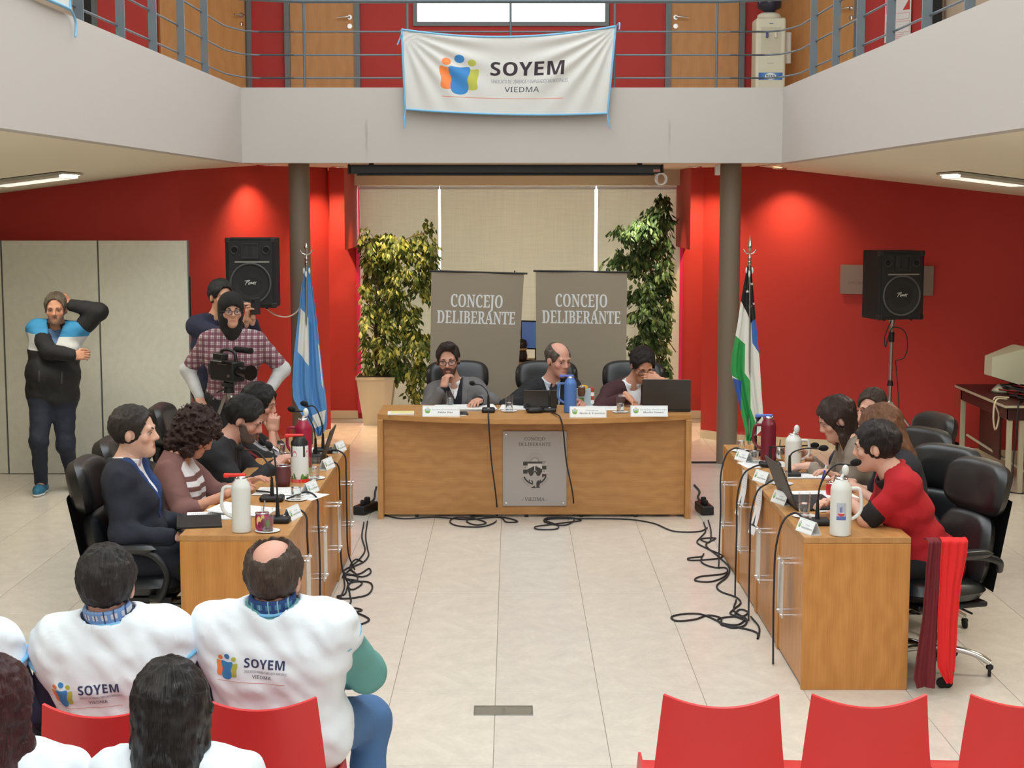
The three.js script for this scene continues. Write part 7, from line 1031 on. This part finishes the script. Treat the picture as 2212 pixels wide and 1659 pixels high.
// public seated with their backs to the camera
const vestM = mat(C(238, 246, 252), 0.75), trim = mat(C(124, 192, 232), 0.7), logoM = (txt) => mat(C(255, 255, 255), 0.75, { transparent: true, map: canvasTex(900, 400, (x, w, h) => { x.clearRect(0, 0, w, h); unionLogo(x, 0.98, '#3b4064', 16, 20); }) });
const check = (a, b, c) => canvasTex(256, 256, (x, w, h) => { x.fillStyle = a; x.fillRect(0, 0, w, h); for (let i = 0; i < 16; i++) { x.fillStyle = b; x.fillRect(i * 16, 0, 6, h); x.fillRect(0, i * 16, w, 6); x.fillStyle = c; x.fillRect(i * 16 + 10, 0, 2, h); } }, [2, 2]);
function vestPerson(o) {
  const p = person({ face: 0, yaw: Math.PI, skin: C(214, 160, 140), hs: 1.1, ...o, clothes: [{ name: 'shirt', kind: 'top', e: 0.012, m: o.shirt, sleeve: 0.95, hem: 0.1, neckR: 0.064 }, ...(o.collarM ? [{ name: 'collar', kind: 'collar', e: 0.02, h0: -0.03, h1: 0.075, m: o.collarM, cell: 0.007 }] : []), { name: 'vest', kind: 'top', e: 0.026, m: vestM, sleeve: o.vs ?? 0.1, hem: 0.2, neckR: 0.088, top: 0.05, wrinkle: 0.004, fold: 0.007, cell: 0.009 }, { name: 'trousers', kind: 'trousers', m: o.legs || cloth(40, 44, 60) }, ...(o.more || [])] });
  const ring = []; for (let i = 0; i <= 40; i++) { const t = i / 40 * Math.PI * 2, d = V(0, 0, 0).addScaledVector(p.l, Math.cos(t) * 0.092).addScaledVector(p.f, Math.sin(t) * 0.085); ring.push(p.N.clone().add(d).addScaledVector(p.u, 0.022 + (Math.sin(t) < 0 ? 0.002 : -0.05 * Math.sin(t)))); }
  part('neck_trim', tube(ring, 0.008, 90, 6), trim, p.g);
  for (const A of [p.AL, p.AR]) { const d = A.E.clone().sub(A.sh).normalize(), a = p.l.clone().addScaledVector(d, -p.l.dot(d)).normalize(), b = d.clone().cross(a), r = []; const c = A.sh.clone().addScaledVector(d, 0.035 + 0.57 * (o.vs ?? 0.1) - 0.02); for (let i = 0; i <= 30; i++) { const t = i / 30 * Math.PI * 2; r.push(c.clone().addScaledVector(a, Math.cos(t) * 0.085).addScaledVector(b, Math.sin(t) * 0.085)); } part('arm_trim', tube(r, 0.008, 60, 6), trim, p.g); }
  return p;
}
const man1 = vestPerson({ label: 'dark haired man in white SOYEM vest and light check collar', base: [-1.33, -5.36], pelvis: V(-1.33, 0.57, -5.36), neck: atZ(238, 1345, -5.30), head: atZ(232, 1266, -5.30), hy: Math.PI, hp: 0.05, wide: 1.12, bulk: 1.15, s: 1.03, hairC: C(46, 40, 38), hair: { t: 0.014, line: 0.07, nape: -0.085, slope: 0.6 }, shirt: cloth(34, 36, 58), collarM: mat(C(255, 255, 255), 0.8, { map: check('#d8dce4', '#7aa0d4', '#35426a') }), hairFine: 0.005 });
printOn(man1, 'vest', 'print', logoM(), 0.30, 0.133, 0.06, -0.20, -1);
const man2 = vestPerson({ label: 'balding man in white SOYEM vest, teal sleeves and jeans', base: [-0.80, -5.4], pelvis: V(-0.80, 0.57, -5.40), neck: atZ(588, 1322, -5.33), head: atZ(594, 1250, -5.33), hy: Math.PI - 0.2, hp: 0.04, yaw: Math.PI - 0.06, wide: 1.16, bulk: 1.18, s: 1.04, hairC: C(92, 74, 62), hair: { t: 0.013, line: 0.07, nape: -0.085, slope: 0.6, bald: [0, 0.125, -0.05, 0.056, 0.085, 0.085] }, shirt: cloth(104, 164, 158), collarM: mat(C(255, 255, 255), 0.8, { map: check('#4c86ac', '#2c4a86', '#9ad0cc') }), legs: cloth(78, 116, 164), hairFine: 0.005, vs: 0.06,
  armR: { w: V(-0.62, 0.66, -5.72), pole: V(1, -0.7, 0.1), curl: 0.5 }, legR: { knee: V(-0.53, 0.50, -5.74), ankle: V(-0.53, 0.09, -5.66) } });
printOn(man2, 'vest', 'print', logoM(), 0.30, 0.133, 0.04, -0.15, -1, 0.003, 0.08);
const wom1 = vestPerson({ label: 'woman with long straight black hair and white vest in the public', base: [-0.90, -4.2], pelvis: V(-0.90, 0.57, -4.18), neck: atZ(380, 1650, -4.12), head: atZ(370, 1535, -4.12), hy: Math.PI + 0.05, hp: 0.08, fem: 1, s: 0.97, hs: 1.06, hairC: C(32, 26, 28), hair: { t: 0.018, line: 0.066, len: 0.30, endR: 0.085, cover: 1, gloss: 0.36, amp: 0.25, dx: 0.01, dz: -0.03 }, shirt: cloth(210, 212, 218), hairFine: 0.006 });
const wom2 = vestPerson({ label: 'woman with dark red hair and white vest in the public', base: [-1.37, -4.2], pelvis: V(-1.37, 0.57, -4.18), neck: atZ(0, 1640, -4.12), head: atZ(-14, 1530, -4.12), hy: Math.PI - 0.3, hp: 0.08, fem: 1, s: 0.97, hs: 1.06, hairC: C(78, 28, 32), hair: { t: 0.02, line: 0.066, len: 0.26, endR: 0.085, cover: 1, gloss: 0.4, amp: 0.35, curl: 0.3, dz: -0.02, dx: -0.03 }, shirt: cloth(40, 38, 46), hairFine: 0.006 });
vestPerson({ label: 'person with curly dark hair at the end of the public row', base: [-1.89, -5.34], pelvis: V(-1.89, 0.57, -5.34), neck: atZ(-115, 1365, -5.28), head: atZ(-110, 1280, -5.28), hy: Math.PI, fem: 1, s: 0.98, hairC: C(44, 30, 32), hair: { t: 0.03, line: 0.066, len: 0.2, endR: 0.11, curl: 1.2, cover: 1 }, shirt: cloth(40, 46, 70) });

// two-tone scarf hanging over the arm of the near right chair
{
  const z = -7.585, base = atZ(2030, 1480, z), g = thing('scarf', 'long scarf half bright red half dark red draped over the swivel chair arm', 'scarf', [base.x, 0, z]);
  const half = (sil, zo, ph, amp) => { const y0 = sil[0][0], y1 = sil[sil.length - 1][0], at = (y) => { let i = 0; while (i < sil.length - 2 && y > sil[i + 1][0]) i++; const a = sil[i], b = sil[i + 1], t = (y - a[0]) / (b[0] - a[0]); return [a[1] + (b[1] - a[1]) * t, a[2] + (b[2] - a[2]) * t]; };
    return slabOf(28, 60, (u, v) => { const k = Math.min(1, v / 0.95), y = y0 + (1 - k) * (y1 - y0), [l, r] = at(y), p = atZ(l + (r - l) * u, y, z), over = v > 0.95 ? (v - 0.95) / 0.05 : 0; return [p.x - base.x, p.y + 0.012 * Math.sin(over * Math.PI), zo + amp * Math.sin(u * 8 + ph + 1.2 * Math.sin(v * 4)) * (0.5 + 0.5 * (1 - v)) + 0.004 * Math.sin(u * 21 + ph) - over * 0.09]; }, 0.005); };
  part('dark_half', half([[1172, 2006, 2037], [1230, 2000, 2034], [1330, 1994, 2028], [1420, 1980, 2024], [1465, 1973, 2022], [1487, 1980, 2020]], -0.01, 1, 0.012), cloth(112, 30, 38), g, 'dark red half of the scarf');
  part('bright_half', half([[1169, 2034, 2091], [1200, 2032, 2088], [1260, 2030, 2076], [1340, 2026, 2068], [1440, 2026, 2063], [1455, 2034, 2061], [1475, 2046, 2058]], 0.012, 3, 0.008), cloth(222, 34, 36), g, 'bright red half of the scarf');
}

scene.traverse((m) => { if (m.isMesh) { m.castShadow = true; m.receiveShadow = true; } });
renderer.render(scene, camera);
